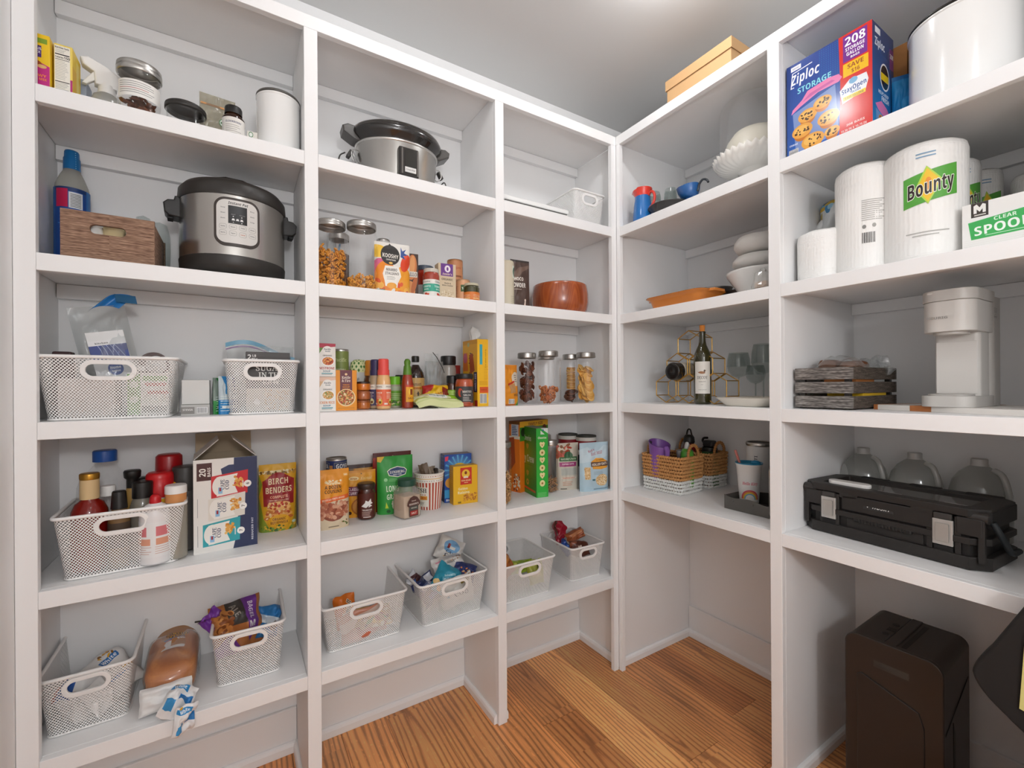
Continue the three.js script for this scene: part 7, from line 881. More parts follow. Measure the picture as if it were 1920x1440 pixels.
{
  const t = thing('steel_flask', 'brushed steel flask with a loop logo beside the post', 'flask', [0.125, Y4 + 0.0125, 0.588], face(0.125, 0.588) - 0.2);
  P(t, 'flask_body', lathe([[0, 0], [0.027, 0], [0.029, 0.003], [0.029, 0.145], [0.027, 0.15]], 40), M(0xc4c2be, 0.3, { metalness: 0.85 })); P(t, 'lid', lathe([[0.027, 0.149], [0.0285, 0.152], [0.0285, 0.158], [0.025, 0.161], [0, 0.161]], 40), M(0x5f5d5a, 0.4));
  P(t, 'side_print', band(0.0293, 0.06, 0.07, 1.5), M(0xffffff, 0.35, { transparent: true, map: tex(256, 256, (c) => { c.strokeStyle = '#33312f'; c.lineWidth = 14; c.beginPath(); c.ellipse(92, 80, 36, 42, 0.3, 0, 2 * PI); c.ellipse(160, 80, 36, 42, -0.3, 0, 2 * PI); c.stroke(); T(c, 'SIRIUS', 128, 170, 54, '#33312f', { w: 190 }); T(c, 'MUSIC CITY', 128, 214, 24, '#6a6865', { w: 150 }); }) }));
}
bottle('black_bottle', 'black bottle rising beside the post behind the steel flask', [[0, 0], [0.03, 0], [0.031, 0.004], [0.031, 0.2], [0.029, 0.215]], M(0x262422, 0.35), [0.32, Y4, 0.572], 0, { cap: [[0, 0.262], [0.014, 0.258], [0.026, 0.245], [0.029, 0.225], [0.03, 0.215]], cat: 'bottle' });
{ // galvanised tray
  const t = thing('metal_tray', 'low galvanised metal tray with wavy sides holding the tumbler', 'tray', [0.195, Y4, 0.5135], Q), ga = M(0x6d6b67, 0.45, { metalness: 0.75 });
  const w = 0.215, d = 0.16, wave = (L) => { const s = new THREE.Shape(); s.moveTo(-L / 2, 0); s.lineTo(L / 2, 0); s.lineTo(L / 2, 0.045); s.bezierCurveTo(L * 0.3, 0.05, L * 0.25, 0.028, 0.01, 0.042); s.bezierCurveTo(-L * 0.2, 0.054, -L * 0.3, 0.03, -L / 2, 0.048); return s; };
  for (const s of [-1, 1]) { P(t, 'tray_side', extrude(wave(w), 0.0016, 0.0004, [], 16), ga, [0, 0.001, s * d / 2]); P(t, 'tray_end', extrude([[-d / 2, 0], [d / 2, 0], [d / 2, 0.046], [-d / 2, 0.046]], 0.0016, 0.0004), ga, [s * w / 2, 0.001, 0], [0, PI / 2, 0]); }
  P(t, 'tray_floor', rb(w - 0.003, 0.0015, d - 0.003, 0.0004), ga, [0, 0.001, 0]); for (const x of [-0.075, -0.005, 0.08]) P(t, 'rivet', new THREE.SphereGeometry(0.003, 10, 8).translate(x, 0.032, d / 2 + 0.001), ga);
}
// ---- on top of the right shelving
{
  const t = thing('kraft_box', 'lidded kraft cardboard box standing on top of the right shelving', 'box', [0.102, TOP, 0.363], Q), km = M(0xd2a878, 0.75);
  P(t, 'box_body', rb(0.256, 0.078, 0.136, 0.001), km); 
  const lw = 0.264, ld = 0.144; P(t, 'box_lid', merge([bx(lw, 0.0016, ld, 0, 0.104, 0), bx(lw, 0.036, 0.0016, 0, 0.0868, ld / 2), bx(lw, 0.036, 0.0016, 0, 0.0868, -ld / 2), bx(0.0016, 0.036, ld, lw / 2, 0.0868, 0), bx(0.0016, 0.036, ld, -lw / 2, 0.0868, 0)]), km);
}
// ================================================================ right shelving, second bay
carton('storage_bag_box', 'big blue and red storage-bag box with muffins pictured on it', 0.209, 0.276, 0.137, [0.0995, Y1, 0.7695], Q, { s: M(0x1d3f8a, 0.3), t: M(0x24509c, 0.3),
  f: print(1000, 1320, '#25448f', (c) => {
    const g = c.createLinearGradient(0, 0, 0, 1320); g.addColorStop(0, '#26428f'); g.addColorStop(1, '#2f62b5'); R(c, 0, 0, 1000, 1320, g); for (let i = 0; i < 26; i++) for (let j = 0; j < 10; j++) E(c, 420 + j * 26, 30 + i * 24, 8, 5, '#2a6ab0');
    G(c, [[640, 0], [1000, 0], [1000, 1320], [640, 1320], [660, 700]], '#d6302a'); R(c, 690, 30, 260, 330, '#7a3192'); T(c, '208', 820, 110, 150, '#fff', { w: 230 }); T(c, 'STORAGE', 820, 208, 62, '#fff', { w: 210 }); T(c, 'GALLON', 820, 268, 62, '#fff', { w: 190 }); T(c, 'BAGS', 820, 322, 40, '#fff', { w: 100 }); R(c, 690, 380, 270, 170, '#f2c21d'); T(c, 'SAVE', 825, 430, 76, '#a04a20', { w: 180 }); T(c, '$16', 825, 506, 72, '#a04a20', { w: 90 });
    R(c, 60, 40, 130, 60, '#f2f2f6'); T(c, 'BRAND', 125, 72, 36, '#8a90b0', { w: 90 }); c.strokeStyle = '#f0f2f8'; c.lineWidth = 12; c.beginPath(); c.moveTo(100, 330); c.lineTo(60, 330); c.lineTo(80, 130); c.lineTo(330, 110); c.stroke(); T(c, 'Ziploc', 240, 230, 190, '#f4f6fc', { w: 360, k: -0.1 }); T(c, 'STORAGE', 350, 410, 108, '#8ee0ea', { w: 420 });
    G(c, [[80, 640], [200, 560], [270, 470], [520, 440], [640, 460], [680, 520], [640, 560], [400, 560], [180, 640], [60, 700]], '#e987b8'); G(c, [[200, 590], [300, 520], [560, 490], [600, 520], [380, 550]], '#c96aa8'); G(c, [[80, 700], [600, 570], [640, 1200], [120, 1290]], '#7d95c9');
    for (const [x, y, a] of [[270, 800, 120], [450, 720, 110], [200, 980, 130], [520, 960, 130], [330, 1170, 140], [560, 1160, 90]]) { E(c, x, y + 40, a * 0.8, a * 0.75, '#c9782c'); E(c, x, y, a, a * 0.72, '#eaa84a'); E(c, x - 14, y - 14, a * 0.7, a * 0.45, '#f3bd62'); scatter(c, 12, x - a * 0.7, y - a * 0.5, a * 1.4, a, 15, ['#3a2418', '#4a2c1c'], true); }
    G(c, [[650, 700], [760, 600], [940, 610], [960, 700], [930, 820], [680, 880]], '#eef2f8'); T(c, 'StayOpen', 806, 720, 84, '#1f4a94', { w: 270, r: -0.08 }); T(c, 'DESIGN', 830, 776, 40, '#1f4a94', { w: 100 }); R(c, 690, 800, 240, 50, '#f2d02a'); T(c, 'EASY FILLING', 810, 826, 38, '#6a5a14', { w: 200 }); E(c, 800, 630, 46, 40, '#7fb6dc');
    barcode(c, 30, 1190, 120, 100, true); T(c, 'STORAGE', 90, 1130, 34, '#e6eaf4', { w: 110 }); T(c, '10.56 IN X 10.75 IN', 800, 1230, 40, '#f2dcd8', { w: 280 }); T(c, '208 BAGS', 820, 1170, 40, '#f2dcd8', { w: 200 }); R(c, 0, 1300, 1000, 20, '#1a2a5a');
  }, 0.16),
  r: print(500, 1000, '#234a98', (c) => { const g = c.createLinearGradient(0, 0, 0, 1000); g.addColorStop(0, '#222f6a'); g.addColorStop(1, '#2a86c4'); R(c, 0, 0, 500, 1000, g); R(c, 60, 30, 120, 60, '#eef0f6'); T(c, 'Ziploc', 170, 170, 110, '#f4f6fc', { w: 230 }); R(c, 400, 120, 100, 200, '#7a3a8c'); T(c, '208', 450, 190, 60, '#fff', { w: 80 }); E(c, 280, 450, 110, 130, '#f0f0f0'); E(c, 280, 450, 94, 114, '#23262e'); R(c, 196, 420, 170, 70, '#f0d02a'); T(c, 'HELPS KEEP', 250, 620, 44, '#e6f0fa', { w: 240 }); T(c, 'FRESH', 290, 670, 60, '#f4f8fc', { w: 180 }); G(c, [[60, 760], [200, 700], [330, 740], [480, 860], [420, 880], [120, 800]], '#e07ab0'); G(c, [[70, 800], [460, 890], [440, 1000], [90, 1000]], '#6f94c6'); for (const [x, y] of [[190, 880], [300, 930], [220, 970]]) { E(c, x, y, 60, 46, '#d98f3a'); scatter(c, 6, x - 40, y - 30, 80, 60, 10, ['#3a2418'], true); } }, 0.2) });
{ // brown card boxes behind
  const kb = M(0xb07a45, 0.8);
  carton('cardboard_box', 'plain brown cardboard box standing on edge behind the storage-bag box', 0.1, 0.27, 0.1, [0.245, Y1, 0.845], Q, { s: kb });
  carton('cardboard_box', 'second brown cardboard box between the first one and the white canister', 0.036, 0.245, 0.1, [0.24, Y1, 0.9175], Q, { s: M(0xa06c3a, 0.8) });
}
bag('blue_pouch', 'bright blue pouch edge squeezed beside the storage-bag box', 0.045, 0.165, 0.03, [0.16, Y1, 0.895], Q + 0.5, print(96, 256, '#1f86c2', (c) => { R(c, 0, 0, 96, 20, '#1a6aa8'); E(c, 60, 130, 24, 30, '#2a9ad6'); E(c, 30, 190, 20, 16, '#c94a8a'); G(c, [[0, 230], [60, 210], [96, 256], [0, 256]], '#16242e'); }), M(0x1a78b5, 0.4), { sd: 33 });
canister('large white enamel canister with a black lid on the right top shelf', 0.1005, 0.222, [0.145, Y1, 1.017], enamel, M(0x1b1a19, 0.3));
canister('slim black canister behind the large white one', 0.0335, 0.232, [0.31, Y1, 1.052], M(0x2a2522, 0.35), black);
// second shelf: paper goods
const tissue = M(0xf2f1ee, 0.85), quilt = (() => { const t = tex(256, 256, (c, w, h) => { const im = c.createImageData(w, h); for (let y = 0; y < h; y++) for (let x = 0; x < w; x++) { const n = 128 + 70 * perlin.noise(x / 18, y / 18, 3) + 50 * Math.sin((x + y) / 8) * Math.sin((x - y) / 8), i = (y * w + x) * 4; im.data[i] = im.data[i + 1] = im.data[i + 2] = n; im.data[i + 3] = 255; } c.putImageData(im, 0, 0); }, true); t.colorSpace = THREE.NoColorSpace; t.repeat.set(5, 3); return M(0xf3f2ef, 0.5, { bumpMap: t, bumpScale: 0.0015, clearcoat: 0.3, clearcoatRoughness: 0.3 }); })();
function rollGeo(r, h, lump = 0.02, sd = 1) { const g = lathe([[0.016, 0.002], [r * 0.9, 0.001], [r * 0.98, 0.006], [r, 0.02], [r, h * 0.25], [r, h * 0.5], [r, h * 0.75], [r, h - 0.022], [r * 0.96, h - 0.008], [r * 0.84, h - 0.001], [0.02, h - 0.004], [0.012, h - 0.02]], 72), p = g.attributes.position; for (let i = 0; i < p.count; i++) { const x = p.getX(i), y = p.getY(i), z = p.getZ(i), n = 1 + lump * perlin.noise(x * 26 + sd, y * 14, z * 26 + sd) + lump * 0.5 * perlin.noise(x * 70, y * 30 + sd, z * 70); p.setX(i, x * n); p.setZ(i, z * n); p.setY(i, y + lump * 0.12 * perlin.noise(x * 30, z * 30, sd) * (y > h * 0.9 ? 1 : 0)); } g.computeVertexNormals(); return g; }
function towel(name, label, r, h, pos, rot, wrap, lump = 0.02, sd = 1) { const t = thing(name, label, 'paper towel', pos, rot); P(t, 'roll', rollGeo(r, h, lump, sd), quilt); if (wrap) P(t, 'printed_wrap', band(r * 1.012, h * 0.86, h * 0.05, 3.0), wrap); return t; }
const logoWrap = M(0xffffff, 0.4, { transparent: true, map: tex(1024, 820, (c) => { c.clearRect(0, 0, 1024, 820);
  const d = (x) => { G(c, [[x - 210, 200], [x + 210, 130], [x + 210, 370], [x - 210, 440]], '#57a53f'); G(c, [[x - 30, 130], [x + 90, 250], [x - 20, 430], [x - 120, 300]], '#b9d84a'); G(c, [[x - 26, 150], [x + 74, 252], [x - 20, 410], [x - 104, 300]], '#f0c42c'); E(c, x - 16, 270, 26, 50, '#e8932c'); T(c, 'Bounty', x - 10, 290, 160, '#2a1c18', { w: 370, r: -0.16, s: '#eef2e6', sw: 12, b: 'italic bold' }); for (let i = 0; i < 2; i++) R(c, x - 110, 22 + i * 26, 150, 9, '#7fa8c9'); for (let i = 0; i < 2; i++) R(c, x - 190 + i * 50, 640 + i * 24, 330 - i * 130, 8, '#b5b3ae'); }; d(520); }) });
towel('paper_towel_roll', 'tall quilted paper towel roll with a green and yellow logo, nearest of the printed ones', 0.081, 0.292, [0.125, Y2, 0.947], face(0.125, 0.947) + 0.12, logoWrap, 0.012, 2);
towel('paper_towel_roll', 'second printed paper towel roll partly behind the nearest one', 0.06, 0.292, [0.29, Y2, 0.955], face(0.29, 0.955) + 0.55, logoWrap, 0.012, 4);
towel('paper_towel_roll', 'third printed paper towel roll behind, its logo barely showing', 0.05, 0.285, [0.4, Y2, 0.985], face(0.4, 0.985) + 0.4, logoWrap, 0.012, 5);
towel('paper_towel_roll', 'plain grey-white roll at the back right behind the spoon box', 0.048, 0.25, [0.415, Y2, 1.092], 0, null, 0.015, 6);
towel('paper_towel_roll', 'tall plain paper towel roll with a barcode and small print', 0.0665, 0.293, [0.115, Y2, 0.8255], face(0.115, 0.8255) + 0.15, M(0xffffff, 0.5, { transparent: true, map: tex(768, 820, (c) => { c.clearRect(0, 0, 768, 820); for (let i = 0; i < 11; i++) R(c, 320, 250 + i * 17, 190 - (i % 3) * 22, 7, '#b9b7b2'); E(c, 340, 480, 16, 17, '#8a8a86'); E(c, 420, 474, 16, 17, '#a5a5a0'); let p = 322; while (p < 425) { const q = 2 + Math.floor(rnd() * 5); R(c, p, 530, q, 90, '#333'); p += q + 2 + Math.floor(rnd() * 5); } }) }), 0.014, 7);
towel('paper_towel_roll', 'short shrink-wrapped white roll in front of the toilet paper pack', 0.061, 0.148, [0.105, Y2, 0.7245], 0, null, 0.03, 8);
{ // wrapped toilet paper pack
  const t = thing('toilet_paper_pack', 'clear and blue wrapped toilet paper pack behind the short white roll', 'toilet paper', [0.3, Y2 + 0.105, 0.735], Q);
  const wp = print(384, 384, '#dfe2e2', (c) => { R(c, 0, 0, 384, 60, '#7fb9d6'); scatter(c, 14, 40, 0, 340, 90, 34, ['#3f86b8', '#2f4f7a', '#9fd0e6', '#d9b43a']); G(c, [[190, 110], [384, 90], [384, 260], [210, 250]], '#5fb0d3'); T(c, 'STRONG', 300, 190, 44, '#1f3f66', { w: 140 }); T(c, 'ABSORBENT', 300, 150, 34, '#1f3f66', { w: 150 }); G(c, [[240, 330], [300, 280], [330, 320], [290, 384]], '#4a9ac9'); G(c, [[0, 110], [50, 90], [40, 190], [0, 200]], '#d9c06a'); R(c, 0, 350, 140, 34, '#e0bc2a'); });
  P(t, 'wrapped_rolls', crumple(0.15, 0.19, 0.13, 44, 0.02, false), [wp, M(0xdfe3e4, 0.3)], [0, 0.09, 0.03]);
  P(t, 'roll_end', new THREE.TorusGeometry(0.038, 0.02, 12, 32), M(0xeceeee, 0.6), [-0.03, 0.075, 0.07], [0, 0, 0]);
}
carton('yellow_carton', 'yellow carton under the blue toilet paper pack', 0.13, 0.2, 0.1, [0.3, Y2, 0.728], Q, { s: M(0xdcb52a, 0.5) });
carton('spoon_box', 'white box of clear plastic spoons with a green label', 0.2, 0.112, 0.12, [0.125, Y2, 1.129], Q, { s: M(0xf0efec, 0.5), f: print(800, 448, '#efeeeb', (c) => { for (let i = 0; i < 6; i++) R(c, 0, 330 + i * 18, 800, 3, '#e6e4e0'); c.save(); G(c, [[60, 0], [170, 0], [170, 130], [60, 130]], '#3a322e'); G(c, [[76, 96], [76, 26], [96, 14], [115, 46], [134, 14], [154, 26], [154, 96], [134, 96], [134, 60], [115, 86], [96, 60], [96, 96]], '#f2f0ec'); R(c, 80, 108, 74, 10, '#d9d5cf'); G(c, [[40, 170], [800, 90], [800, 320], [60, 330]], '#3fae5a'); T(c, 'CLEAR', 270, 172, 44, '#e6f6e6', { w: 140, r: -0.04 }); T(c, 'SPOONS', 290, 248, 112, '#f6fbf4', { w: 430, r: -0.06 }); R(c, 150, 304, 300, 6, '#bfe6c6'); E(c, 700, 190, 50, 60, '#8fd6a2'); R(c, 640, 250, 110, 130, '#9ad9aa'); c.restore(); }) });
// third shelf
{ // slatted crate
  const t = thing('slatted_crate', 'low grey-washed slatted wooden crate on the third shelf', 'crate', [0.2125, Y3, 0.742], Q), gm = M(0xffffff, 0.85, { map: weathered(9, [[52, 47, 44], [168, 162, 156]]) }), gm2 = M(0xd8cfc6, 0.85, { map: weathered(12, [[60, 54, 48], [130, 120, 112]]) });
  const w = 0.146, d = 0.305, hs = [[0.004, 0.034], [0.046, 0.032], [0.085, 0.034]];
  const slat = (L, h) => { const g = rb(L, h, 0.008, 0.0012), u = g.attributes.uv, p = g.attributes.position; for (let i = 0; i < u.count; i++) u.setXY(i, p.getX(i) * 4 + 0.3, p.getY(i) * 5 + rr(0, 0)); return g; };
  for (const [y, h] of hs) for (const s of [-1, 1]) { P(t, 'end_slat', slat(w, h), gm, [0, y, s * (d / 2 - 0.004)]); P(t, 'side_slat', slat(d - 0.018, h).rotateY(PI / 2), gm2, [s * (w / 2 - 0.004), y, 0]); }
  for (const s of [-1, 1]) for (const q of [-1, 1]) P(t, 'corner_post', rb(0.014, 0.113, 0.014, 0.001), charcoal, [s * (w / 2 - 0.016), 0.002, q * (d / 2 - 0.016)]);
  for (let i = 0; i < 7; i++) P(t, 'bottom_slat', rb(w - 0.02, 0.005, 0.026, 0.001), gm2, [0, 0.004, -0.12 + i * 0.04]);
}
{ const t = thing('roll_bag', 'bag of brown rolls piled above the rim of the grey crate', 'food bag', [0.235, Y3 + 0.1, 0.745], Q); for (const [x, z, k] of [[-0.03, 0.06, 1], [0.025, 0.02, 0.9], [-0.02, -0.04, 0.95], [0.03, 0.085, 0.8]]) P(t, 'bread_roll', loafGeo(0.06 * k, 0.05 * k, 0.045 * k, k * 9), M(0x6e4326, 0.6), [x, 0, z]); P(t, 'bag_film', crumple(0.13, 0.24, 0.07, 52, 0.016), [M(0xe6e0d8, 0.15, { transmission: 0.88, thickness: 0 }), clearBag], [0, 0.02, 0.02], [PI / 2, 0, 0]); P(t, 'bag_end', crumple(0.06, 0.06, 0.03, 53, 0.02), [clearBag, clearBag], [0.05, 0.028, -0.06], [0.8, 0, 0.4]); }
carton('yellow_packet', 'yellow packet showing through the gap between the crate slats', 0.09, 0.05, 0.16, [0.22, Y3 + 0.012, 0.765], Q, { s: M(0xd9b01c, 0.5) }, { cat: 'packet' });
carton('orange_packet', 'orange-brown packet resting on the yellow one inside the grey crate', 0.08, 0.03, 0.12, [0.17, Y3 + 0.0625, 0.765], Q, { s: M(0xb5713a, 0.6) }, { cat: 'packet' });
{ // marble board with wood inlay
  const t = thing('marble_board', 'pale marble serving board with wood inlay under the coffee maker', 'serving board', [0.22, Y3, 1.045], -1.92), w = 0.36, d = 0.25, m = M(0xe6e2dc, 0.35), wd = M(0xb5713f, 0.6);
  P(t, 'marble_slab', rb(w, 0.014, d, 0.0015), m); P(t, 'wood_inlay', rb(0.05, 0.0146, d + 0.001, 0.001), wd, [-0.07, 0, 0]); P(t, 'wood_end', rb(0.012, 0.0144, d + 0.0008, 0.001), wd, [-w / 2 - 0.003, 0, 0]);
}
{ // pod coffee maker
  const t = thing('coffee_maker', 'slim pale grey single-cup coffee maker on the marble board', 'coffee maker', [0.2, Y3 + 0.0146, 0.992], Q - 0.04), g = M(0xd3d0cb, 0.45), g2 = M(0xc4c1bc, 0.4), w = 0.094;
  const slab = (W, D, h, r) => extrude(rrect(W, D, r), h, 0.0015, [], 10).rotateX(-PI / 2).translate(0, h / 2, 0);
  P(t, 'base', slab(w + 0.002, 0.2, 0.024, 0.028), g2, [0, 0.001, -0.0]);
  P(t, 'tower', slab(w - 0.012, 0.115, 0.16, 0.01), g, [0, 0.026, -0.04]); P(t, 'back_tank', slab(w - 0.004, 0.06, 0.27, 0.012), g2, [0.004, 0.002, -0.075]);
  P(t, 'drip_plate', slab(w - 0.02, 0.07, 0.003, 0.02), M(0xb5b2ad, 0.4), [0, 0.0265, 0.055]);
  P(t, 'front_panel', rb(w - 0.018, 0.13, 0.002, 0.0008), M(0xdcd9d4, 0.3), [0, 0.032, 0.0185]);
  P(t, 'brew_head', slab(w, 0.17, 0.072, 0.034), g, [0, 0.185, 0.005]); P(t, 'pod_collar', slab(0.062, 0.062, 0.008, 0.03), g2, [0, 0.178, 0.05]);
  P(t, 'lid', slab(w + 0.005, 0.175, 0.024, 0.036), g2, [0, 0.2605, 0.004]); P(t, 'lid_handle', rb(0.045, 0.006, 0.008, 0.003), g, [-0.012, 0.277, 0.088]);
  P(t, 'brand_lettering', new THREE.PlaneGeometry(0.046, 0.011).translate(-0.014, 0.218, 0.0925), M(0xffffff, 0.4, { transparent: true, map: tex(256, 60, (c) => { T(c, 'KEURIG', 128, 30, 44, '#9c9993', { w: 220 }); }) }));
  P(t, 'tank_label', new THREE.PlaneGeometry(0.024, 0.03).rotateY(PI / 2).translate(0.0506, 0.232, -0.06), M(0xffffff, 0.4, { transparent: true, map: tex(96, 128, (c) => { c.strokeStyle = '#8a8781'; c.lineWidth = 3; c.strokeRect(4, 10, 88, 100); lines(c, 3, 10, 24, 76, 14, '#8a8781', 4); R(c, 44, 70, 10, 10, '#77736d'); R(c, 10, 96, 76, 5, '#5a5752'); }) }));
}
// fourth shelf: toolbox, jugs
{
  const t = thing('toolbox', 'black tool organiser case with two silver latches and a clear lid', 'toolbox', [0.215, Y4, 0.868], Q - 0.065), bk = M(0x24211f, 0.5), bk2 = M(0x171514, 0.55), sl = M(0xc9c7c2, 0.35, { metalness: 0.6 });
  const w = 0.405, d = 0.225, h = 0.128;
  const oct = (W, D, cut) => { const s = new THREE.Shape(); s.moveTo(-W / 2 + cut, -D / 2); s.lineTo(W / 2 - cut, -D / 2); s.lineTo(W / 2, -D / 2 + cut); s.lineTo(W / 2, D / 2 - cut); s.lineTo(W / 2 - cut, D / 2); s.lineTo(-W / 2 + cut, D / 2); s.lineTo(-W / 2, D / 2 - cut); s.lineTo(-W / 2, -D / 2 + cut); return s; };
  const slab = (W, D, hh, cut, b = 0.002) => extrude(oct(W, D, cut), hh, b).rotateX(-PI / 2).translate(0, hh / 2, 0);
  P(t, 'lower_tray', slab(w - 0.03, d - 0.03, h - 0.03, 0.02), bk2, [0, 0.012, 0]);
  P(t, 'bottom_skirt', slab(w - 0.004, d - 0.004, 0.026, 0.03), bk, [0, 0.004, 0]);
  P(t, 'middle_rail', slab(w - 0.006, d - 0.006, 0.012, 0.028), bk, [0, 0.062, 0]);
  const F = d / 2;
  for (const x of [-0.19, -0.147, -0.108, 0.098, 0.15, 0.19]) P(t, 'rib', rb(0.012, 0.1, 0.012, 0.002), bk, [x, 0.02, F - 0.011]);
  for (const x of [-0.17, 0.005, 0.17]) P(t, 'upper_panel', rb(x === 0.005 ? 0.2 : 0.046, 0.042, 0.014, 0.003), bk, [x, 0.08, F - 0.011]);
  for (const x of [-0.079, 0.083]) P(t, 'lid_tab', rb(0.046, 0.03, 0.012, 0.003), bk, [x, 0.112, F - 0.01]);
  P(t, 'grip_recess', rb(0.17, 0.014, 0.012, 0.002), M(0x0b0a0a, 0.6), [0.0, 0.056, F - 0.012]);
  P(t, 'handle_bar', rb(0.13, 0.012, 0.012, 0.004), bk2, [0, 0.052, F - 0.006]);
  for (let i = 0; i < 14; i++) P(t, 'grip_tooth', rb(0.003, 0.009, 0.004, 0.001), bk, [-0.05 + i * 0.0078, 0.0535, F + 0.0002]);
  P(t, 'lower_panel', rb(0.17, 0.028, 0.008, 0.002), bk, [0, 0.03, F - 0.014]);
  for (const x of [-0.128, 0.124]) { P(t, 'latch', rb(0.038, 0.062, 0.007, 0.0015), sl, [x, 0.046, F - 0.004]); P(t, 'latch_inset', rb(0.025, 0.044, 0.002, 0.0008), M(0xbab7b1, 0.4, { metalness: 0.6 }), [x, 0.055, F + 0.003]); P(t, 'latch_hinge', rb(0.034, 0.014, 0.008, 0.002), M(0x3a3836, 0.35), [x, 0.109, F - 0.004]); P(t, 'latch_slot', rb(0.036, 0.02, 0.004, 0.001), M(0x0a0909, 0.6), [x, 0.024, F - 0.006]); }
  P(t, 'brand_plate', rb(0.068, 0.019, 0.002, 0.0006), print(384, 108, '#2b2a2a', (c) => { T(c, 'HUSKY', 230, 56, 76, '#e6e4e0', { w: 230, b: 'italic bold' }); G(c, [[24, 60], [60, 30], [70, 46], [104, 50], [70, 62], [60, 84], [44, 62]], '#e6e4e0'); }), [-0.008, 0.094, F - 0.0035], [-0.2, 0, 0]);
  // lid frame, clear window, compartments
  const frame = extrude(oct(w - 0.01, d - 0.012, 0.03), 0.014, 0.003, [(() => { const q = rrect(w - 0.08, d - 0.07, 0.008, 0, 0, new THREE.Path()); return q; })()]).rotateX(-PI / 2);
  P(t, 'lid_frame', frame, bk, [0, h + 0.006, 0]); P(t, 'lid_window', rb(w - 0.07, 0.003, d - 0.06, 0.001), M(0x8d8886, 0.08, { transmission: 0.75, thickness: 0 }), [0, h + 0.006, 0]);
  P(t, 'compartment_floor', rb(w - 0.06, 0.002, d - 0.05, 0.0005), M(0x4b4644, 0.6), [0, h - 0.022, 0]);
  for (const x of [-0.09, 0.02, 0.11]) P(t, 'divider', rb(0.0025, 0.024, d - 0.056, 0.0005), M(0x35302e, 0.5), [x, h - 0.02, 0]);
  for (const [x, z, L, col] of [[-0.02, 0.045, 0.13, 0x9a4a40], [0.06, 0.06, 0.1, 0x8f4c42], [-0.06, 0.06, 0.09, 0xd9d4cf], [0.13, 0.02, 0.07, 0x7a7672]]) P(t, 'tool', rb(L, 0.012, 0.018, 0.004), M(col, 0.4), [x, h - 0.019, z]);
  for (const [x, z, L] of [[-0.005, 0.052, 0.055], [0.06, 0.066, 0.06], [0.14, 0.052, 0.065]]) P(t, 'window_rib', rb(L, 0.003, 0.006, 0.001), M(0xcfcac6, 0.3), [x, h + 0.008, z]);
  for (const x of [-0.1, 0.02, 0.14]) P(t, 'rear_lug', rb(0.07, 0.012, 0.02, 0.003), bk2, [x, h + 0.006, -d / 2 + 0.012]);
  for (const s of [-1, 1]) { P(t, 'side_bracket', rb(0.012, 0.04, d - 0.06, 0.003), bk2, [s * (w / 2 - 0.006), h - 0.03, 0]); P(t, 'hinge_pin', new THREE.CylinderGeometry(0.013, 0.013, 0.036, 20).rotateZ(PI / 2).translate(s * (w / 2 - 0.02), h - 0.004, F - 0.02), M(0x2f2c2a, 0.35)); P(t, 'carry_handle', tube([[s * (w / 2), h - 0.012, F - 0.03], [s * (w / 2 + 0.012), h - 0.04, F - 0.035], [s * (w / 2 + 0.014), 0.04, 0.02], [s * (w / 2 + 0.01), 0.03, -0.05]], 0.007, false, 30, 8), M(0x1c2326, 0.6)); }
}
{ const t = thing('white_remote', 'rounded white plastic strip lying on the toolbox lid', 'remote', [0.15, Y4 + 0.1435, 0.772], Q - 0.05); P(t, 'shell', extrude(rrect(0.1, 0.028, 0.014), 0.006, 0.0025, [], 12).rotateX(-PI / 2).translate(0, 0.0055, 0), M(0xe9e8e5, 0.35)); P(t, 'mark', new THREE.TorusGeometry(0.005, 0.0004, 6, 24).rotateX(PI / 2).translate(-0.01, 0.0112, 0), M(0xc9c7c2, 0.5)); }
for (const [lab, z] of [['clear plastic water jug, leftmost of the three behind the toolbox', 0.715], ['clear plastic water jug, middle of the three behind the toolbox', 0.846], ['clear plastic water jug, rightmost of the three behind the toolbox', 0.985]]) {
  const t = thing('water_jug', lab, 'water jug', [0.403, Y4, z], Q), jm = M(0xdfe0dd, 0.12, { transmission: 0.82, thickness: 0 });
  P(t, 'jug_body', lathe([[0, 0.003], [0.05, 0.001], [0.0635, 0.01], [0.0645, 0.11], [0.063, 0.135], [0.056, 0.165], [0.042, 0.188], [0.026, 0.202], [0.018, 0.208], [0.0165, 0.216]], 48), jm);
  P(t, 'cap', lathe([[0, 0.228], [0.015, 0.228], [0.0175, 0.226], [0.0175, 0.213], [0.0185, 0.211], [0.0185, 0.208]], 28), M(0xd2d1cd, 0.35, { transmission: 0.3, thickness: 0 }));
  P(t, 'handle', tube([[0.03, 0.2, 0.012], [0.046, 0.19, 0.02], [0.058, 0.15, 0.024], [0.06, 0.11, 0.024]], 0.0075, false, 30, 10), M(0xe6e6e3, 0.15, { transmission: 0.7, thickness: 0 }));
}
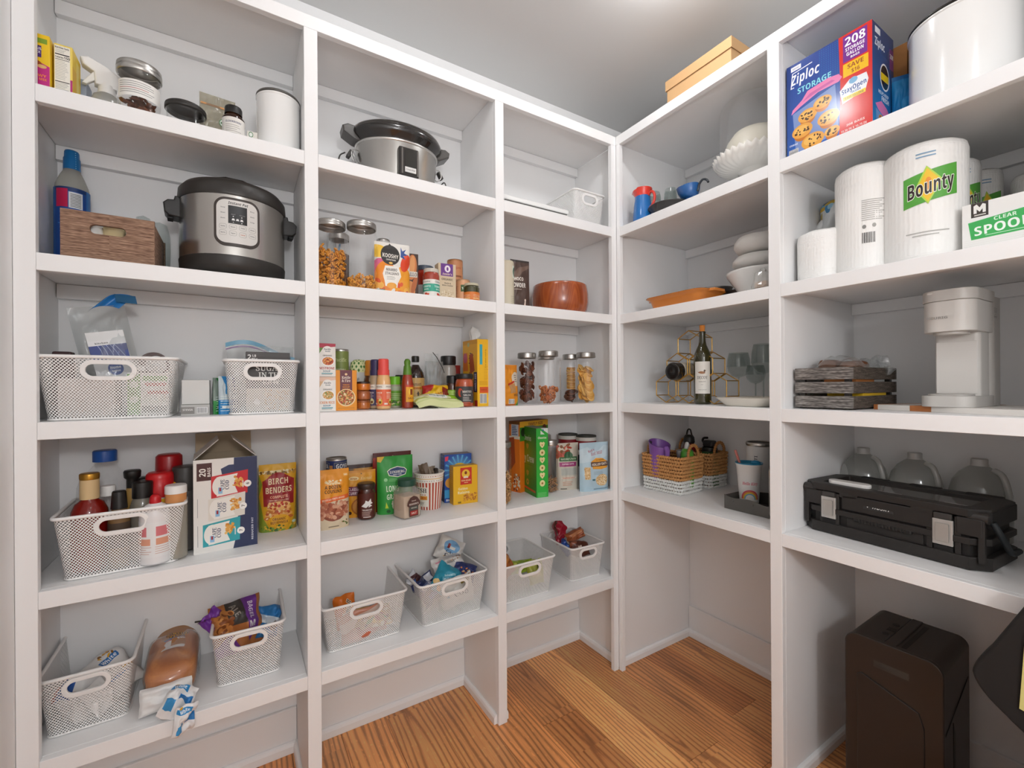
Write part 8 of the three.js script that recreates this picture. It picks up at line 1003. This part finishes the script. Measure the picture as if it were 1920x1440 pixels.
// ---- on the floor: shredder, hanging bag, maroon bag
{
  const t = thing('paper_shredder', 'dark brown paper shredder standing on the floor under the right shelving', 'shredder', [0.215, 0, 0.879], Q + 0.02), sh = M(0x2e2825, 0.42), dk = M(0x0b0a0a, 0.5), w = 0.2, d = 0.235, h = 0.5;
  const end = (W, H, r) => rrect(W, H, r, 0, H / 2);
  P(t, 'bin', extrude(end(w - 0.004, h - 0.018, 0.022), d - 0.02, 0.003, [], 8), sh, [0, 0.014, -0.006]);
  P(t, 'front_panel', extrude(end(w, h - 0.012, 0.028), 0.008, 0.003, [], 10), M(0x2a2421, 0.38), [0, 0.012, d / 2 - 0.008]);
  P(t, 'bin_front', extrude([[-w / 2 + 0.028, 0], [w / 2 - 0.035, 0], [w / 2 - 0.035, 0.31], [w / 2 - 0.045, 0.345], [-w / 2 + 0.036, 0.385], [-w / 2 + 0.028, 0.378]], 0.004, 0.002), M(0x272220, 0.4), [0, 0.015, d / 2 - 0.001]);
  P(t, 'window', rb(0.076, 0.02, 0.004, 0.001), M(0x5a5957, 0.2), [0.0, 0.43, d / 2 - 0.003]); P(t, 'window_frame', rb(0.084, 0.028, 0.003, 0.002), dk, [0.0, 0.426, d / 2 - 0.0035]);
  P(t, 'paper_slot', rb(0.012, 0.003, d * 0.78, 0.001), dk, [0.02, h - 0.0035, 0]); P(t, 'slot_ridge', rb(0.024, 0.006, d * 0.94, 0.0025), sh, [-0.004, h - 0.003, 0]); P(t, 'groove', rb(0.003, 0.0025, d * 0.94, 0.0008), dk, [-0.019, h - 0.0024, 0]);
  for (const z of [-0.035, 0.045]) P(t, 'button', cyl(0.009, 0.008, 0.004, h - 0.0035), dk, [-0.032, 0, z]); P(t, 'switch', rb(0.02, 0.004, 0.024, 0.003), dk, [-0.03, h - 0.0035, 0.006]);
  P(t, 'top_plate', rb(0.035, 0.0016, 0.06, 0.0006), M(0x332c28, 0.4), [0.058, h - 0.0028, -0.03]); P(t, 'top_logo', rb(0.01, 0.0016, 0.016, 0.0006), M(0x3f3833, 0.4), [0.06, h - 0.0028, 0.075]);
  P(t, 'side_grip', extrude([[-0.012, 0.12], [0.006, 0.1], [0.012, 0.2], [0.01, 0.3], [-0.004, 0.33], [-0.002, 0.22]], 0.002, 0.0006), dk, [w / 2 + 0.0005, 0, 0.03], [0, PI / 2, 0]);
  P(t, 'side_seam', poly([[w / 2 + 0.0015, 0.32, 0.11], [w / 2 + 0.0015, 0.4, -0.1]], 0.0012, 6), dk);
  for (const x of [-1, 1]) for (const z of [-1, 1]) P(t, 'caster', new THREE.CylinderGeometry(0.012, 0.012, 0.014, 20).rotateZ(PI / 2).translate(x * 0.08, 0.0125, z * 0.085), black);
}
{ // black cloth bag hanging off the end post, yellow card in its pocket
  const t = thing('black_bag', 'black cloth bag hanging at the right edge with a yellow card in it', 'bag', [-0.06, 0.49, 1.07], Q), cl = M(0x1b1918, 0.85);
  const out = [[0.006, 0.1], [0.004, 0.115], [0.02, 0.15], [0.075, 0.285], [0.15, 0.36], [0.32, 0.36], [0.34, 0.0], [0.16, 0.0], [0.075, 0.026], [0.02, 0.075]];
  const s = new THREE.Shape(); s.moveTo(0.006, 0.108); s.quadraticCurveTo(0.006, 0.125, 0.03, 0.165); s.lineTo(0.085, 0.285); s.quadraticCurveTo(0.12, 0.35, 0.16, 0.37); s.lineTo(0.33, 0.37); s.quadraticCurveTo(0.345, 0.18, 0.33, 0.0); s.lineTo(0.15, 0.0); s.quadraticCurveTo(0.09, 0.012, 0.05, 0.05); s.quadraticCurveTo(0.01, 0.08, 0.006, 0.108);
  const g = new THREE.ExtrudeGeometry(s, { depth: 0.028, bevelEnabled: true, bevelSize: 0.006, bevelThickness: 0.012, bevelSegments: 4, curveSegments: 16 }); P(t, 'cloth_body', g, cl, [0, 0, -0.026]);
  P(t, 'yellow_card', extrude([[0.077, 0.075], [0.2, 0.048], [0.2, 0.29], [0.098, 0.3], [0.084, 0.2]], 0.0012, 0.0003), M(0xe0d98a, 0.6), [-0.01, 0, 0.0185]);
  for (const x of [0.17, 0.3]) P(t, 'strap', tube([[x, 0.36, -0.01], [x + 0.004, 0.5, -0.006], [0.236, 0.66, 0.004]], 0.008, false, 24, 8), cl);
  P(t, 'hook', tube([[0.182, 0.655, -0.0365], [0.2, 0.66, -0.02], [0.22, 0.654, 0.004], [0.24, 0.652, 0.008], [0.245, 0.672, 0.002]], 0.004, false, 24, 8), steel);
}
{
  const t = thing('maroon_bag', 'maroon fabric bag with a padded handle standing at the lower right corner', 'bag', [-0.08, 0, 1.24], Q + 0.1), mr = M(0x5a1c34, 0.85), mr2 = M(0x6f2a45, 0.8);
  const g = new RoundedBoxGeometry(0.3, 0.44, 0.16, 6, 0.06).translate(0, 0.2205, 0), p = g.attributes.position; for (let i = 0; i < p.count; i++) { const n = 0.008 * perlin.noise(p.getX(i) * 14, p.getY(i) * 12, p.getZ(i) * 14); p.setXYZ(i, p.getX(i) * (1 - 0.35 * Math.max(0, p.getY(i) - 0.25) / 0.19) + n, Math.max(0.0005, p.getY(i)), p.getZ(i) + n); } g.computeVertexNormals();
  P(t, 'bag_body', g, mr); P(t, 'padded_handle', tube([[-0.1, 0.37, 0.05], [-0.11, 0.42, 0.055], [-0.07, 0.475, 0.05], [0.0, 0.5, 0.04], [0.06, 0.475, 0.035], [0.09, 0.42, 0.03]], 0.017, false, 40, 12), mr2);
  P(t, 'front_pocket', new RoundedBoxGeometry(0.2, 0.16, 0.04, 4, 0.018).translate(-0.02, 0.3, 0.085), mr2); P(t, 'zip_pull', rb(0.008, 0.014, 0.003, 0.001), steel, [-0.075, 0.402, 0.075]);
}
renderer.render(scene, camera);
